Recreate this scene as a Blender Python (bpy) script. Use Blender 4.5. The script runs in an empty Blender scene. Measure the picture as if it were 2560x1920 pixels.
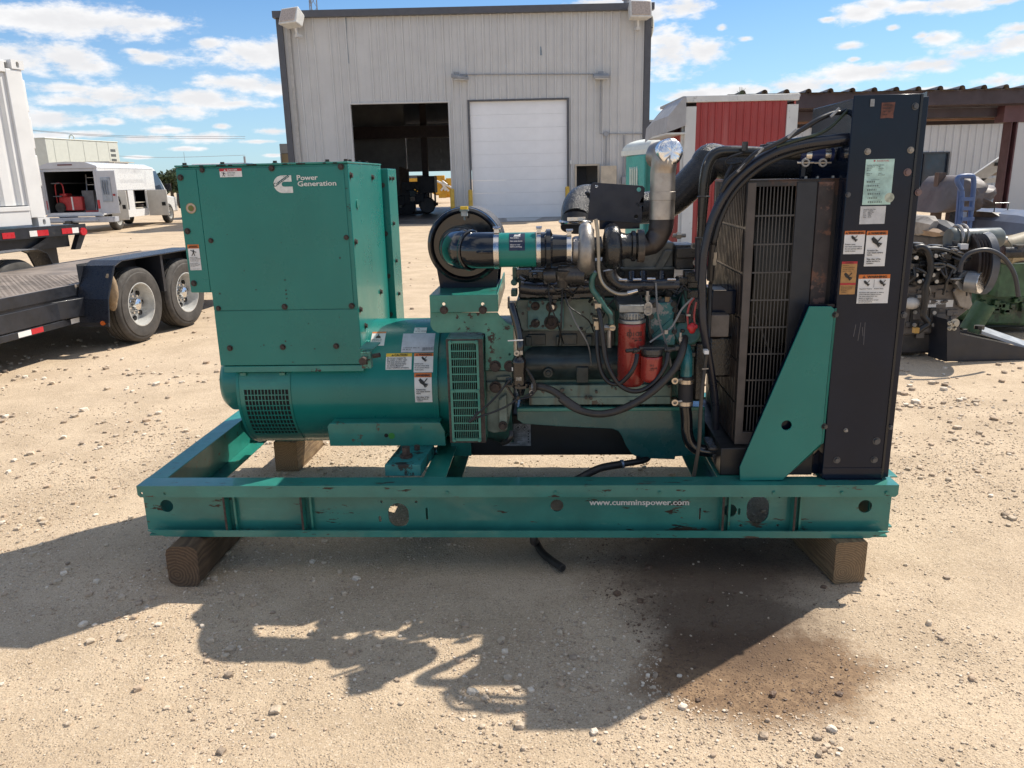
import bpy, bmesh, math, random
import numpy as np
from math import sin, cos, tan, atan2, asin, sqrt, pi, radians, degrees, exp
from mathutils import Vector as V, Matrix
from mathutils.geometry import tessellate_polygon

S = bpy.context.scene
COL = S.collection
random.seed(7)

# ------------------------------------------------------------------ camera, sky, sun, exposure
FPX, TH, ROLL, CAMH = 1950.0, radians(14.8), radians(1.3), 1.56
cd = bpy.data.cameras.new('camera'); cam = bpy.data.objects.new('camera', cd); COL.objects.link(cam)
cam.location = (0, 0, CAMH)
cam.rotation_euler = (Matrix.Rotation(pi/2 - TH, 3, 'X') @ Matrix.Rotation(-ROLL, 3, 'Z')).to_euler()
cd.sensor_width = 36; cd.lens = FPX / 2560 * 36; cd.clip_start = 0.05; cd.clip_end = 4000
S.camera = cam
SUN = V((1.187, .88, 1.80)).normalized()
sl = bpy.data.lights.new('sun', 'SUN'); sl.energy = 3.9; sl.angle = radians(.55); sl.color = (1, .92, .80)
so = bpy.data.objects.new('sun', sl); COL.objects.link(so)
so.rotation_euler = SUN.to_track_quat('Z', 'Y').to_euler(); so.location = (0, 0, 30)
S.view_settings.view_transform = 'Standard'; S.view_settings.look = 'None'
S.view_settings.gamma = 1; S.view_settings.use_curve_mapping = False
S.view_settings.exposure = 0.72
SKY_STRENGTH = .098
try:
    S.cycles.use_denoising = True
    S.cycles.max_bounces = 8; S.cycles.diffuse_bounces = 4; S.cycles.glossy_bounces = 4
    S.cycles.sample_clamp_indirect = 6
except Exception:
    pass

# measuring frames of the photograph: origin and zoom of each crop the positions were read in
CR = {'1': (400,360,3.073), '2': (500,740,2.989), '3': (1040,440,4.609), '4': (1380,320,3.95), '5': (1060,680,3.19), '6': (1400,680,3.073),
      '7': (1720,200,2.9625), '8': (1720,700,2.9625), 'L1': (0,120,3.77), 'L2': (0,480,3.77), 'W3': (660,0,2.963), 'W4': (1120,0,2.963),
      'S5': (1600,180,3.95), 'R6': (2220,200,4.609), 'R7': (2220,440,3.456), 'K8': (300,1020,2.765), 'Kb': (1080,1180,3.072),
      'Kc': (1700,1140,3.687), 'D': (0,0,.86408), 'Y': (860,400,6.9125), 'X': (1640,380,4.366)}
cR = V((cos(ROLL), -sin(ROLL)*sin(TH), -sin(ROLL)*cos(TH)))
cU = V((sin(ROLL), cos(ROLL)*sin(TH), cos(ROLL)*cos(TH)))
cF = V((0, cos(TH), -sin(TH)))
EYE = V((0, 0, CAMH))
def ray(c, x, y):
    a = CR[c]; X = a[0] + x/a[2]; Y = a[1] + y/a[2]
    return cF + cR*((X-1280)/FPX) - cU*((Y-960)/FPX)
def at(c, x, y, Y):                       # world point on the upright plane at distance Y
    d = ray(c, x, y); return EYE + d*(Y/d.y)
def gnd(c, x, y, z=0):                    # world point on the level plane z
    d = ray(c, x, y); return EYE + d*((z-CAMH)/d.z)
GY0, PSI = 2.85, radians(3.2)
gX = V((cos(PSI), -sin(PSI), 0)); gY = V((sin(PSI), cos(PSI), 0)); gO = V((0, GY0, 0))
def L(c, x, y, yl):                       # point in the generator set's own frame, on its upright plane yl
    d = ray(c, x, y); o = EYE - gO
    p = o + d*((yl - o.dot(gY))/d.dot(gY))
    return V((p.dot(gX), yl, p.z))

# ------------------------------------------------------------------ node helpers
class NT:
    def __init__(s, nt): s.nt = nt; s.n = nt.nodes; s.l = nt.links
    def new(s, t, **k):
        n = s.n.new(t)
        for a, b in k.items(): setattr(n, a, b)
        return n
    def lk(s, a, b): s.l.new(a, b)
    def put(s, sock, v):
        if hasattr(v, 'is_linked') or hasattr(v, 'links'): s.l.new(v, sock)
        elif isinstance(v, (tuple, list)) and len(v) == 3 and sock.type == 'RGBA': sock.default_value = (*v, 1)
        else: sock.default_value = v
    def math(s, op, a, b=0, c=None, clamp=False):
        n = s.new('ShaderNodeMath', operation=op, use_clamp=clamp)
        s.put(n.inputs[0], a); s.put(n.inputs[1], b)
        if c is not None: s.put(n.inputs[2], c)
        return n.outputs[0]
    def vmath(s, op, a, b=None):
        n = s.new('ShaderNodeVectorMath', operation=op); s.put(n.inputs[0], a)
        if b is not None: s.put(n.inputs[1], b)
        return n.outputs['Value'] if op in ('DOT_PRODUCT', 'LENGTH', 'DISTANCE') else n.outputs[0]
    def noise(s, vec, scale, detail=4, rough=.55, dist=0):
        n = s.new('ShaderNodeTexNoise'); n.inputs['Scale'].default_value = scale; n.inputs['Detail'].default_value = detail
        n.inputs['Roughness'].default_value = rough; n.inputs['Distortion'].default_value = dist
        if vec is not None: s.lk(vec, n.inputs['Vector'])
        return n.outputs['Fac']
    def ss(s, v, a, b, lo=0., hi=1.):
        n = s.new('ShaderNodeMapRange', interpolation_type='SMOOTHSTEP')
        s.put(n.inputs[0], v)
        for i, q in enumerate((a, b, lo, hi)): s.put(n.inputs[1+i], q)
        return n.outputs[0]
    def mix(s, f, a, b, mode='MIX'):
        n = s.new('ShaderNodeMix', data_type='RGBA', blend_type=mode)
        s.put(n.inputs[0], f); s.put(n.inputs[6], a); s.put(n.inputs[7], b)
        return n.outputs[2]
    def mapping(s, vec, scale=(1,1,1), loc=(0,0,0), rot=(0,0,0)):
        n = s.new('ShaderNodeMapping'); s.lk(vec, n.inputs[0])
        n.inputs['Scale'].default_value = scale; n.inputs['Location'].default_value = loc; n.inputs['Rotation'].default_value = rot
        return n.outputs[0]
    def bump(s, h, strength, dist=.01, prev=None):
        n = s.new('ShaderNodeBump'); s.put(n.inputs['Strength'], strength); n.inputs['Distance'].default_value = dist
        s.lk(h, n.inputs['Height'])
        if prev is not None: s.lk(prev, n.inputs['Normal'])
        return n.outputs[0]

# ------------------------------------------------------------------ sky with clouds
W = bpy.data.worlds.new('World'); S.world = W; W.use_nodes = True
def make_world():
    t = NT(W.node_tree)
    for n in list(t.n): t.n.remove(n)
    out = t.new('ShaderNodeOutputWorld'); bg = t.new('ShaderNodeBackground'); t.lk(bg.outputs[0], out.inputs[0])
    sky = t.new('ShaderNodeTexSky', sky_type='NISHITA', sun_disc=False)
    sky.sun_elevation = asin(SUN.z); sky.sun_rotation = atan2(SUN.x, SUN.y)
    sky.altitude = 900; sky.air_density = 1.0; sky.dust_density = .6; sky.ozone_density = 2.2
    tc = t.new('ShaderNodeTexCoord'); d = t.vmath('NORMALIZE', tc.outputs['Generated'])
    sp = t.new('ShaderNodeSeparateXYZ'); t.lk(d, sp.inputs[0]); x, y, z = sp.outputs
    az = t.math('ARCTAN2', x, y); el = t.math('ARCSINE', z)
    cb = t.new('ShaderNodeCombineXYZ'); t.lk(az, cb.inputs[0]); t.lk(el, cb.inputs[1])
    p = cb.outputs[0]
    stretch = t.mapping(p, (1, 2.1, 1))
    n1 = t.noise(stretch, 9, 2, .5); n2 = t.noise(stretch, 24, 7, .62); n3 = t.noise(t.mapping(p, (1, 2.6, 1), (3, 5, 0)), 60, 5, .65)
    # cloud list: centre and half sizes read from the photograph, turned into azimuth and elevation
    D = [(60,42,170,34),(210,50,180,36),(340,52,80,20),(25,125,120,40),(150,128,90,34),(200,142,60,20),(325,124,68,18),(290,112,30,9),(455,95,45,15),(540,118,120,34),(600,112,70,32),
         (520,180,100,22),(600,190,60,18),(140,190,90,12),(240,208,120,30),(330,238,110,22),(170,217,80,15),(420,212,130,22),(500,225,70,12),(120,256,90,20),(240,262,30,9),
         (110,292,50,8),(190,290,55,10),(360,281,55,9),(480,273,20,7),(300,300,75,10),(450,297,75,13),(590,284,50,10),(560,306,60,6),(400,322,40,6),(590,335,30,5),(300,340,30,4),
         (1480,16,80,26),(1400,30,60,24),(1440,110,75,60),(1520,112,75,34),(1360,100,80,50),(1300,5,110,9),(1560,60,14,8),(1610,84,20,7),
         (1600,196,140,17),(1500,205,80,14),(1730,185,130,24),(1860,158,120,22),(1990,140,110,18),(2110,112,90,22),(2190,92,60,22),(2150,176,62,15),(2020,84,45,17),(1835,100,36,9),
         (1860,30,60,20),(1900,10,40,14),(1790,42,22,6),(2060,10,90,20),(1970,15,60,14),(2160,3,40,8),(1845,128,14,6),(1990,78,20,10),(1930,60,16,8),(2200,60,30,10),
         (1425,268,40,14),(1450,235,40,10),(2000,196,60,6)]
    f = None
    for (cx, cy, rx, ry) in D:
        r = ray('D', cx, cy).normalized(); a = atan2(r.x, r.y); e = asin(r.z)
        v = t.vmath('SUBTRACT', p, (a, e, 0)); v = t.vmath('MULTIPLY', v, (1685/(rx*1.0), 1685/(ry*.97), 0))
        # flatter underside than top
        ln = t.vmath('LENGTH', v)
        f = ln if f is None else t.math('MINIMUM', f, ln)
    field = t.math('SUBTRACT', 1.0, f)
    field = t.math('MAXIMUM', field, -1.4)
    # beyond the frame more such clouds go on, coverage set for fill light
    zc = t.math('MAXIMUM', z, .02)
    pl = t.new('ShaderNodeCombineXYZ'); t.lk(t.math('DIVIDE', x, zc), pl.inputs[0]); t.lk(t.math('DIVIDE', y, zc), pl.inputs[1])
    far = t.noise(pl.outputs[0], .8, 6, .55)
    farf = t.math('MULTIPLY', t.math('SUBTRACT', far, .485), 7.0)
    outm = t.math('MAXIMUM', t.ss(t.math('ABSOLUTE', az), .66, .8), t.ss(el, .27, .36))
    field = t.math('ADD', t.math('MULTIPLY', field, t.math('SUBTRACT', 1.0, outm)), t.math('MULTIPLY', farf, outm))
    pert = t.math('ADD', t.math('MULTIPLY', t.math('SUBTRACT', n1, .5), 1.0), t.math('MULTIPLY', t.math('SUBTRACT', n2, .5), 1.9))
    pert = t.math('ADD', pert, t.math('MULTIPLY', t.math('SUBTRACT', n3, .5), .9))
    fld = t.math('ADD', field, pert)
    dens = t.ss(fld, -.02, .72)
    dens = t.math('MULTIPLY', dens, t.ss(el, -.002, .03))
    body = t.ss(t.math('ADD', field, t.math('MULTIPLY', t.math('SUBTRACT', t.noise(t.mapping(p, (1, 2.2, 1), (0, .035, 0)), 24, 6, .6), .5), 1.8)), .1, 1.0)
    ccol = t.mix(t.math('MULTIPLY', body, .6), (6.3, 6.3, 6.35), (4.6, 4.63, 4.8))
    # pale air close to the horizon
    skyc = t.mix(t.ss(el, .0, .26, .42, 0), t.mix(1.0, sky.outputs[0], (.51, .72, .88), 'MULTIPLY'), (3.9, 5.0, 5.9))
    col = t.mix(dens, skyc, ccol)
    t.lk(col, bg.inputs[0]); bg.inputs[1].default_value = SKY_STRENGTH
make_world()

# ------------------------------------------------------------------ materials
MATS = {}
def M(name, col, rough=.5, metal=0., var=.12, vs=5., bump=0., bs=80., chips=(), coat=0., spec=.5, streak=None, emit=None, rvar=.1, cmap=(1,1,1)):
    m = bpy.data.materials.new(name); m.use_nodes = True; t = NT(m.node_tree)
    b = t.n['Principled BSDF']; MATS[name] = m
    tc = t.new('ShaderNodeTexCoord').outputs['Object']
    c = None
    if var:
        n = t.noise(tc, vs, 6, .6)
        lo = tuple(min(1, q*(1-var)) for q in col); hi = tuple(min(1, q*(1+var)) for q in col)
        c = t.mix(t.ss(n, .3, .7), lo, hi)
        t.lk(t.ss(t.noise(tc, vs*3.1, 5, .6), .3, .7, max(0, rough-rvar), min(1, rough+rvar)), b.inputs['Roughness'])
    else:
        b.inputs['Roughness'].default_value = rough
    if streak:      # vertical streaks: colour, amount, scale
        n = t.noise(t.mapping(tc, (1, 1, .06)), streak[2], 5, .65)
        c = t.mix(t.math('MULTIPLY', t.ss(n, .52, .72), streak[1]), c if c is not None else col, streak[0])
    mt = None
    tcc = t.mapping(tc, cmap) if chips and cmap != (1,1,1) else tc
    for ch in chips:  # colour, scale, threshold, softness, amount
        n = t.noise(tcc, ch[1], 8, .68)
        n0 = t.noise(tc, ch[1]*.16, 3, .5)
        f = t.ss(t.math('ADD', n, t.math('MULTIPLY', t.math('SUBTRACT', n0, .5), .55)), ch[2], ch[2]+ch[3])
        f = t.math('MULTIPLY', f, ch[4] if len(ch) > 4 else 1.)
        c = t.mix(f, c if c is not None else col, ch[0])
        mt = f if mt is None else t.math('MAXIMUM', mt, f)
    if c is not None: t.lk(c, b.inputs['Base Color'])
    else: b.inputs['Base Color'].default_value = (*col, 1)
    b.inputs['Metallic'].default_value = metal
    b.inputs['Specular IOR Level'].default_value = spec
    if coat:
        b.inputs['Coat Roughness'].default_value = .09
        if mt is not None: t.lk(t.math('MULTIPLY', t.math('SUBTRACT', 1., mt), coat), b.inputs['Coat Weight'])
        else: b.inputs['Coat Weight'].default_value = coat
    if bump:
        n = t.noise(tc, bs, 5, .6); t.lk(t.bump(n, bump, .004), b.inputs['Normal'])
    if emit:
        b.inputs['Emission Color'].default_value = (*emit, 1); b.inputs['Emission Strength'].default_value = 1
    return m
RUST = (.075, .032, .018); DRUST = (.03, .018, .014)
GR = (.009, .178, .150)
green = M('green_paint', GR, .30, var=.10, vs=1.6, coat=.22, spec=.35, bump=.1, bs=2.6, chips=((DRUST, 30, .80, .02), ((.05,.22,.18), 2.2, .56, .2, .35)), rvar=.05, streak=((.03, .20, .165), .3, 5))
green_worn = M('green_paint_worn', (.018, .19, .15), .36, var=.16, vs=7, coat=.35, chips=((RUST, 17, .665, .03, .9), (DRUST, 40, .68, .02)), bump=.05, bs=30, rvar=.05)
rail_paint = M('rail_paint_scratched', (.030, .19, .158), .36, var=.15, vs=5, coat=.6, spec=.35, cmap=(.22, 1, 1), chips=(((.10,.15,.12), 4, .56, .22, .55),(RUST, 22, .65, .03, .9), (DRUST, 46, .655, .02), ((.09,.25,.2), 30, .62, .1, .5)), rvar=.05)
green_rust = M('green_paint_rusty', (.065, .225, .17), .5, var=.2, vs=9, coat=.05, chips=((RUST, 14, .595, .05, .9), (DRUST, 30, .62, .03), ((.10, .065, .04), 6, .62, .2, .5)), bump=.2, bs=40)
green_engine = M('engine_green_oily', (.028, .10, .085), .4, var=.4, vs=14, coat=.15, chips=(((.02, .02, .018), 9, .56, .12, .85), ((.07, .06, .045), 16, .62, .1, .6)), bump=.25, bs=60)
engine_plate = M('engine_plate_dusty', (.15, .185, .155), .5, var=.3, vs=14, chips=(((.10, .07, .05), 11, .6, .08, .7), ((.02, .11, .10), 8, .58, .06, .8)), bump=.3, bs=70)
green_pan = M('pan_green', (.014, .105, .10), .3, var=.2, vs=4, coat=.5, chips=((DRUST, 30, .74, .03), ((.03, .04, .035), 5, .62, .2, .6)), bump=.08, bs=30)
teal_chip = M('teal_chipped_black', (.02, .17, .17), .4, var=.2, vs=10, chips=(((.012, .013, .014), 13, .47, .03), (RUST, 22, .62, .05)), bump=.3, bs=60)
black_paint = M('black_paint', (.006, .011, .024), .16, var=.15, vs=4, coat=.0, spec=.3, chips=(((.03, .02, .016), 9, .76, .1, .5),), rvar=.04)
black_rusty = M('black_paint_rusty', (.016, .014, .016), .42, var=.25, vs=8, coat=.1, chips=(((.075, .035, .022), 10, .6, .08, .8), ((.11, .06, .045), 18, .66, .05, .7)), bump=.2, bs=50)
brown_frame = M('sunbleached_dark_frame', (.085, .07, .062), .5, var=.2, vs=9, bump=.1, bs=60)
grille_grey = M('grille_wire_grey', (.06, .055, .052), .5, var=.2, vs=9)
black_gloss = M('black_gloss', (.008, .009, .012), .12, var=.1, vs=6, coat=.5)
black_rubber = M('black_rubber', (.013, .013, .015), .38, var=.25, vs=10, bump=.08, bs=90)
dusty_rubber = M('dusty_rubber', (.028, .026, .025), .5, var=.3, vs=12, bump=.15, bs=90)
cast_dark = M('oily_cast_iron', (.034, .032, .031), .34, var=.4, vs=14, chips=(((.11, .09, .075), 13, .60, .1, .7),), bump=.5, bs=70, coat=.15)
cast_black = M('oily_black_casting', (.012, .012, .013), .2, var=.4, vs=14, bump=.7, bs=110, coat=.4)
alu = M('cast_aluminium', (.33, .31, .29), .45, metal=.9, var=.25, vs=14, bump=.25, bs=120)
steel = M('bright_steel', (.62, .6, .58), .22, metal=1, var=.12, vs=20)
exh = M('heat_stained_steel', (.40, .365, .33), .42, metal=.9, var=.22, vs=7, chips=(((.26, .2, .15), 5, .5, .25, .8),), bump=.08, bs=40)
exh_dark = M('blued_exhaust_steel', (.06, .053, .052), .42, metal=.6, var=.3, vs=8, bump=.1, bs=80)
foil = M('crumpled_foil', (.86, .85, .84), .26, metal=1, var=.05, vs=10, bump=1., bs=22)
rustm = M('rusty_bolt', (.048, .032, .026), .65, var=.4, vs=60, bump=.3, bs=200)
bolt_grey = M('grey_bolt', (.3, .29, .28), .4, metal=.8, var=.2, vs=50)
textured_black = M('black_crackle_pipe', (.022, .022, .024), .3, var=.2, vs=20, bump=1., bs=330, coat=.2)
red_filter = M('red_filter_paint', (.29, .028, .022), .33, var=.14, vs=12, coat=.3, chips=(((.07, .02, .016), 14, .68, .1, .7),))
blue_hose = M('blue_silicone', (.012, .025, .11), .4, var=.2)
shade_and_black = M('hollow_shade_and_black', (.006, .006, .006), .8, var=0)  # near-black: shade painted into holes and hollows, also black latches and tools
whiteS = M('label_white', (.72, .71, .69), .45, var=.05, vs=40)
orangeS = M('label_orange', (.62, .16, .025), .45, var=.08, vs=40)
yellowS = M('label_yellow', (.70, .46, .03), .45, var=.08, vs=40)
redS = M('label_red', (.45, .02, .03), .45, var=.08, vs=40)
blackS = M('label_black', (.012, .012, .013), .45, var=0)
greyS = M('label_grey', (.50, .52, .58), .35, var=.1, vs=30)
mintS = M('label_mint', (.42, .60, .54), .45, var=.22, vs=30)
tanS = M('label_faded_tan', (.42, .22, .075), .55, var=.15, vs=40)
brownS = M('label_rusted', (.13, .05, .035), .7, var=.35, vs=60)
navyS = M('label_navy', (.02, .026, .055), .35, var=.1)
lgreenS = M('label_green', (.02, .20, .03), .45, var=.1)
letterS = M('lettering_white', (.66, .66, .62), .5, var=.12, vs=70, chips=(((.05, .2, .15), 60, .74, .04),))
clearP = M('clear_plastic_grey', (.35, .37, .36), .25, var=.2, vs=60)
amber = M('amber_lens', (.55, .12, .02), .25, var=.05)

# ------------------------------------------------------------------ mesh helpers
class B:
    def __init__(s): s.v = []; s.f = []; s.m = []; s.mi = 0
    def add(s, vs, fs, mi=None):
        o = len(s.v); s.v += [tuple(p) for p in vs]; k = s.mi if mi is None else mi
        for f in fs: s.f.append([o+i for i in f]); s.m.append(k)
        return s
    def box(s, x0, x1, y0, y1, z0, z1, mi=None):
        return s.add([(x0,y0,z0),(x1,y0,z0),(x1,y1,z0),(x0,y1,z0),(x0,y0,z1),(x1,y0,z1),(x1,y1,z1),(x0,y1,z1)],
                     [(0,3,2,1),(4,5,6,7),(0,1,5,4),(1,2,6,5),(2,3,7,6),(3,0,4,7)], mi)
    def hexa(s, p, mi=None):          # 8 points: bottom 4, top 4
        return s.add(p, [(0,3,2,1),(4,5,6,7),(0,1,5,4),(1,2,6,5),(2,3,7,6),(3,0,4,7)], mi)
    def bar(s, a, b, w, h, up=(0,0,1), mi=None):
        a, b = V(a), V(b); d = (b-a).normalized(); u = V(up); r = d.cross(u)
        if r.length < 1e-4: r = d.cross(V((1,0,0)))
        r.normalize(); u = r.cross(d)
        P = [a-r*w/2-u*h/2, a+r*w/2-u*h/2, b+r*w/2-u*h/2, b-r*w/2-u*h/2]
        return s.hexa(P+[q+u*h for q in P], mi)
    def cyl(s, a, b, r, r2=None, n=18, caps=True, mi=None):
        a, b = V(a), V(b); r2 = r if r2 is None else r2; d = (b-a).normalized()
        u = d.orthogonal().normalized(); w = d.cross(u); vs = []
        for i in range(n):
            k = 2*pi*i/n; e = u*cos(k)+w*sin(k); vs += [a+e*r, b+e*r2]
        fs = [(2*i, 2*((i+1) % n), 2*((i+1) % n)+1, 2*i+1) for i in range(n)]
        if caps: fs += [tuple(2*i for i in range(n))[::-1], tuple(2*i+1 for i in range(n))]
        return s.add(vs, fs, mi)
    def lathe(s, prof, o, d, n=28, mi=None, cap0=True, cap1=True, a0=0, a1=2*pi, u=None):   # prof: (along, radius)
        o, d = V(o), V(d).normalized(); u = d.orthogonal().normalized() if u is None else V(u); w = d.cross(u); vs = []; m = len(prof)
        full = abs(a1-a0-2*pi) < 1e-5; k_ = n if full else n+1
        for i in range(k_):
            k = a0+(a1-a0)*i/n; e = u*cos(k)+w*sin(k)
            vs += [o+d*t+e*r for (t, r) in prof]
        fs = []
        for i in range(n):
            j = (i+1) % k_
            for q in range(m-1): fs.append((i*m+q, j*m+q, j*m+q+1, i*m+q+1))
        if full and cap0 and prof[0][1] > 1e-6: fs.append(tuple(i*m for i in range(n))[::-1])
        if full and cap1 and prof[-1][1] > 1e-6: fs.append(tuple(i*m+m-1 for i in range(n)))
        return s.add(vs, fs, mi)
    def tube(s, pts, r, n=10, sub=6, caps=True, mi=None, hollow=False):
        P = [V(p) for p in pts]; rs = r if isinstance(r, (list, tuple)) else [r]*len(P)
        if sub > 1 and len(P) > 2:
            Q = []; R = []
            for i in range(len(P)-1):
                p0 = P[max(i-1,0)]; p1 = P[i]; p2 = P[i+1]; p3 = P[min(i+2,len(P)-1)]
                for k in range(sub):
                    t = k/sub; t2 = t*t; t3 = t2*t
                    Q.append(.5*((2*p1)+(p2-p0)*t+(2*p0-5*p1+4*p2-p3)*t2+(3*p1-p0-3*p2+p3)*t3)); R.append(rs[i]+(rs[i+1]-rs[i])*t)
            Q.append(P[-1]); R.append(rs[-1]); P, rs = Q, R
        vs = []; u = None
        for i, p in enumerate(P):
            d = (P[min(i+1,len(P)-1)]-P[max(i-1,0)])
            if d.length < 1e-9: d = V((0,0,1))
            d.normalize()
            u = d.orthogonal() if u is None else u-d*u.dot(d)
            if u.length < 1e-5: u = d.orthogonal()
            u.normalize(); w = d.cross(u)
            vs += [p+(u*cos(2*pi*k/n)+w*sin(2*pi*k/n))*rs[i] for k in range(n)]
        fs = []
        for i in range(len(P)-1):
            for k in range(n): fs.append((i*n+k, i*n+(k+1) % n, (i+1)*n+(k+1) % n, (i+1)*n+k))
        if caps: fs += [tuple(range(n))[::-1], tuple((len(P)-1)*n+k for k in range(n))]
        return s.add(vs, fs, mi)
    def torus(s, c, d, R, r, n=28, k=8, mi=None):
        c, d = V(c), V(d).normalized(); u = d.orthogonal().normalized(); w = d.cross(u); vs = []; fs = []
        for i in range(n):
            e = u*cos(2*pi*i/n)+w*sin(2*pi*i/n)
            vs += [c+e*(R+r*cos(2*pi*j/k))+d*(r*sin(2*pi*j/k)) for j in range(k)]
        for i in range(n):
            for j in range(k): fs.append((i*k+j, ((i+1) % n)*k+j, ((i+1) % n)*k+(j+1) % k, i*k+(j+1) % k))
        return s.add(vs, fs, mi)
    def sphere(s, c, r, n=16, k=9, mi=None):
        r = r if isinstance(r, (tuple, list)) else (r, r, r); c = V(c); vs = [c+V((0,0,r[2]))]; fs = []
        for j in range(1, k):
            for i in range(n):
                a, b = pi*j/k, 2*pi*i/n; vs.append(c+V((r[0]*sin(a)*cos(b), r[1]*sin(a)*sin(b), r[2]*cos(a))))
        vs.append(c-V((0,0,r[2])))
        for i in range(n): fs.append((0, 1+i, 1+(i+1) % n)); fs.append((len(vs)-1, 1+(k-2)*n+(i+1) % n, 1+(k-2)*n+i))
        for j in range(k-2):
            for i in range(n): fs.append((1+j*n+i, 1+(j+1)*n+i, 1+(j+1)*n+(i+1) % n, 1+j*n+(i+1) % n))
        return s.add(vs, fs, mi)
    def plate(s, outer, holes=(), t0=0., t1=.005, fn=None, mi=None):   # polygon with holes in (x,z), thick from y=t0 to t1; fn maps (x,y,z)
        loops = [list(outer)]+[list(h) for h in holes]
        tri = tessellate_polygon([[V((a, b, 0)) for a, b in lp] for lp in loops])
        flat = [p for lp in loops for p in lp]; n = len(flat)
        fn = fn or (lambda x, y, z: (x, y, z))
        vs = [fn(a, t0, b) for a, b in flat]+[fn(a, t1, b) for a, b in flat]
        fs = [tuple(q) for q in tri]+[tuple(i+n for i in q)[::-1] for q in tri]
        o = 0
        for lp in loops:
            k = len(lp)
            for i in range(k): fs.append((o+i, o+(i+1) % k, n+o+(i+1) % k, n+o+i))
            o += k
        return s.add(vs, fs, mi)
    def hexbolt(s, p, d, r=.011, h=.008, mi=None):
        p, d = V(p), V(d).normalized(); s.cyl(p, p+d*.002, r*1.35, n=14, mi=mi); s.cyl(p+d*.002, p+d*(.002+h), r, n=6, mi=mi); return s
    def mapv(s, fn, start=0):
        for i in range(start, len(s.v)): s.v[i] = tuple(fn(*s.v[i]))
        return s
    def build(s, name, mats, parent=None, bevel=0., seg=2, angle=38, loc=None, mesh_only=False):
        me = bpy.data.meshes.new(name)
        bm = bmesh.new(); vv = [bm.verts.new(p) for p in s.v]; bm.verts.index_update()
        for f, k in zip(s.f, s.m):
            if len(set(f)) < 3: continue
            try: nf = bm.faces.new([vv[i] for i in f])
            except ValueError: continue
            nf.material_index = k; nf.smooth = True
        bmesh.ops.recalc_face_normals(bm, faces=bm.faces)
        bm.to_mesh(me); bm.free()
        me.set_sharp_from_angle(angle=radians(angle))
        for m in (mats if isinstance(mats, (list, tuple)) else [mats]): me.materials.append(m)
        if mesh_only: return me
        o = bpy.data.objects.new(name, me); COL.objects.link(o)
        if parent is not None: o.parent = parent
        if loc is not None: o.location = loc
        if bevel:
            md = o.modifiers.new('bevel', 'BEVEL'); md.width = bevel; md.segments = seg; md.limit_method = 'ANGLE'; md.angle_limit = radians(40)
        return o
def put(name, me, parent=None, loc=(0,0,0), rz=0., scale=None):
    o = bpy.data.objects.new(name, me); COL.objects.link(o); o.parent = parent; o.location = loc; o.rotation_euler = (0,0,rz)
    if scale: o.scale = scale
    return o
def tag(o, label, cat=None, group=None, kind=None):
    if label: o['label'] = label
    if cat: o['category'] = cat
    if group: o['group'] = group
    if kind: o['kind'] = kind
    return o
def thing(name, label, cat, loc=(0,0,0), rz=0., group=None):
    o = bpy.data.objects.new(name, None); COL.objects.link(o); o.location = loc; o.rotation_euler = (0,0,rz); o.empty_display_size = .2
    return tag(o, label, cat, group)
def circ(cx, cz, r, n=20, rz=None):
    rz = rz or r; return [(cx+r*cos(2*pi*i/n), cz+rz*sin(2*pi*i/n)) for i in range(n)]
def obround(cx, cz, w, h, n=8):           # upright slot with rounded ends
    r = w/2; k = max(h/2-r, 0)
    return [(cx+r*cos(pi*i/n), cz+k+r*sin(pi*i/n)) for i in range(n+1)]+[(cx+r*cos(pi+pi*i/n), cz-k+r*sin(pi+pi*i/n)) for i in range(n+1)]
def rrect(x0, x1, z0, z1, r, n=4):
    P = []
    for cx, cz, a in ((x1-r,z1-r,0),(x0+r,z1-r,pi/2),(x0+r,z0+r,pi),(x1-r,z0+r,1.5*pi)):
        P += [(cx+r*cos(a+pi/2*i/n), cz+r*sin(a+pi/2*i/n)) for i in range(n+1)]
    return P
_tc = {}
def text2d(s, off=0., spacing=1.):
    k = (s, off, spacing)
    if k not in _tc:
        cu = bpy.data.curves.new('t', 'FONT'); cu.body = s; cu.size = 1; cu.resolution_u = 2; cu.offset = off; cu.space_character = spacing
        cu.fill_mode = 'FRONT'
        o = bpy.data.objects.new('t', cu); me = bpy.data.meshes.new_from_object(o)
        vs = [(v.co.x, v.co.y) for v in me.vertices]; fs = [tuple(p.vertices) for p in me.polygons]
        bpy.data.objects.remove(o); bpy.data.curves.remove(cu); bpy.data.meshes.remove(me)
        _tc[k] = (vs, fs)
    return _tc[k]
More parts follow.
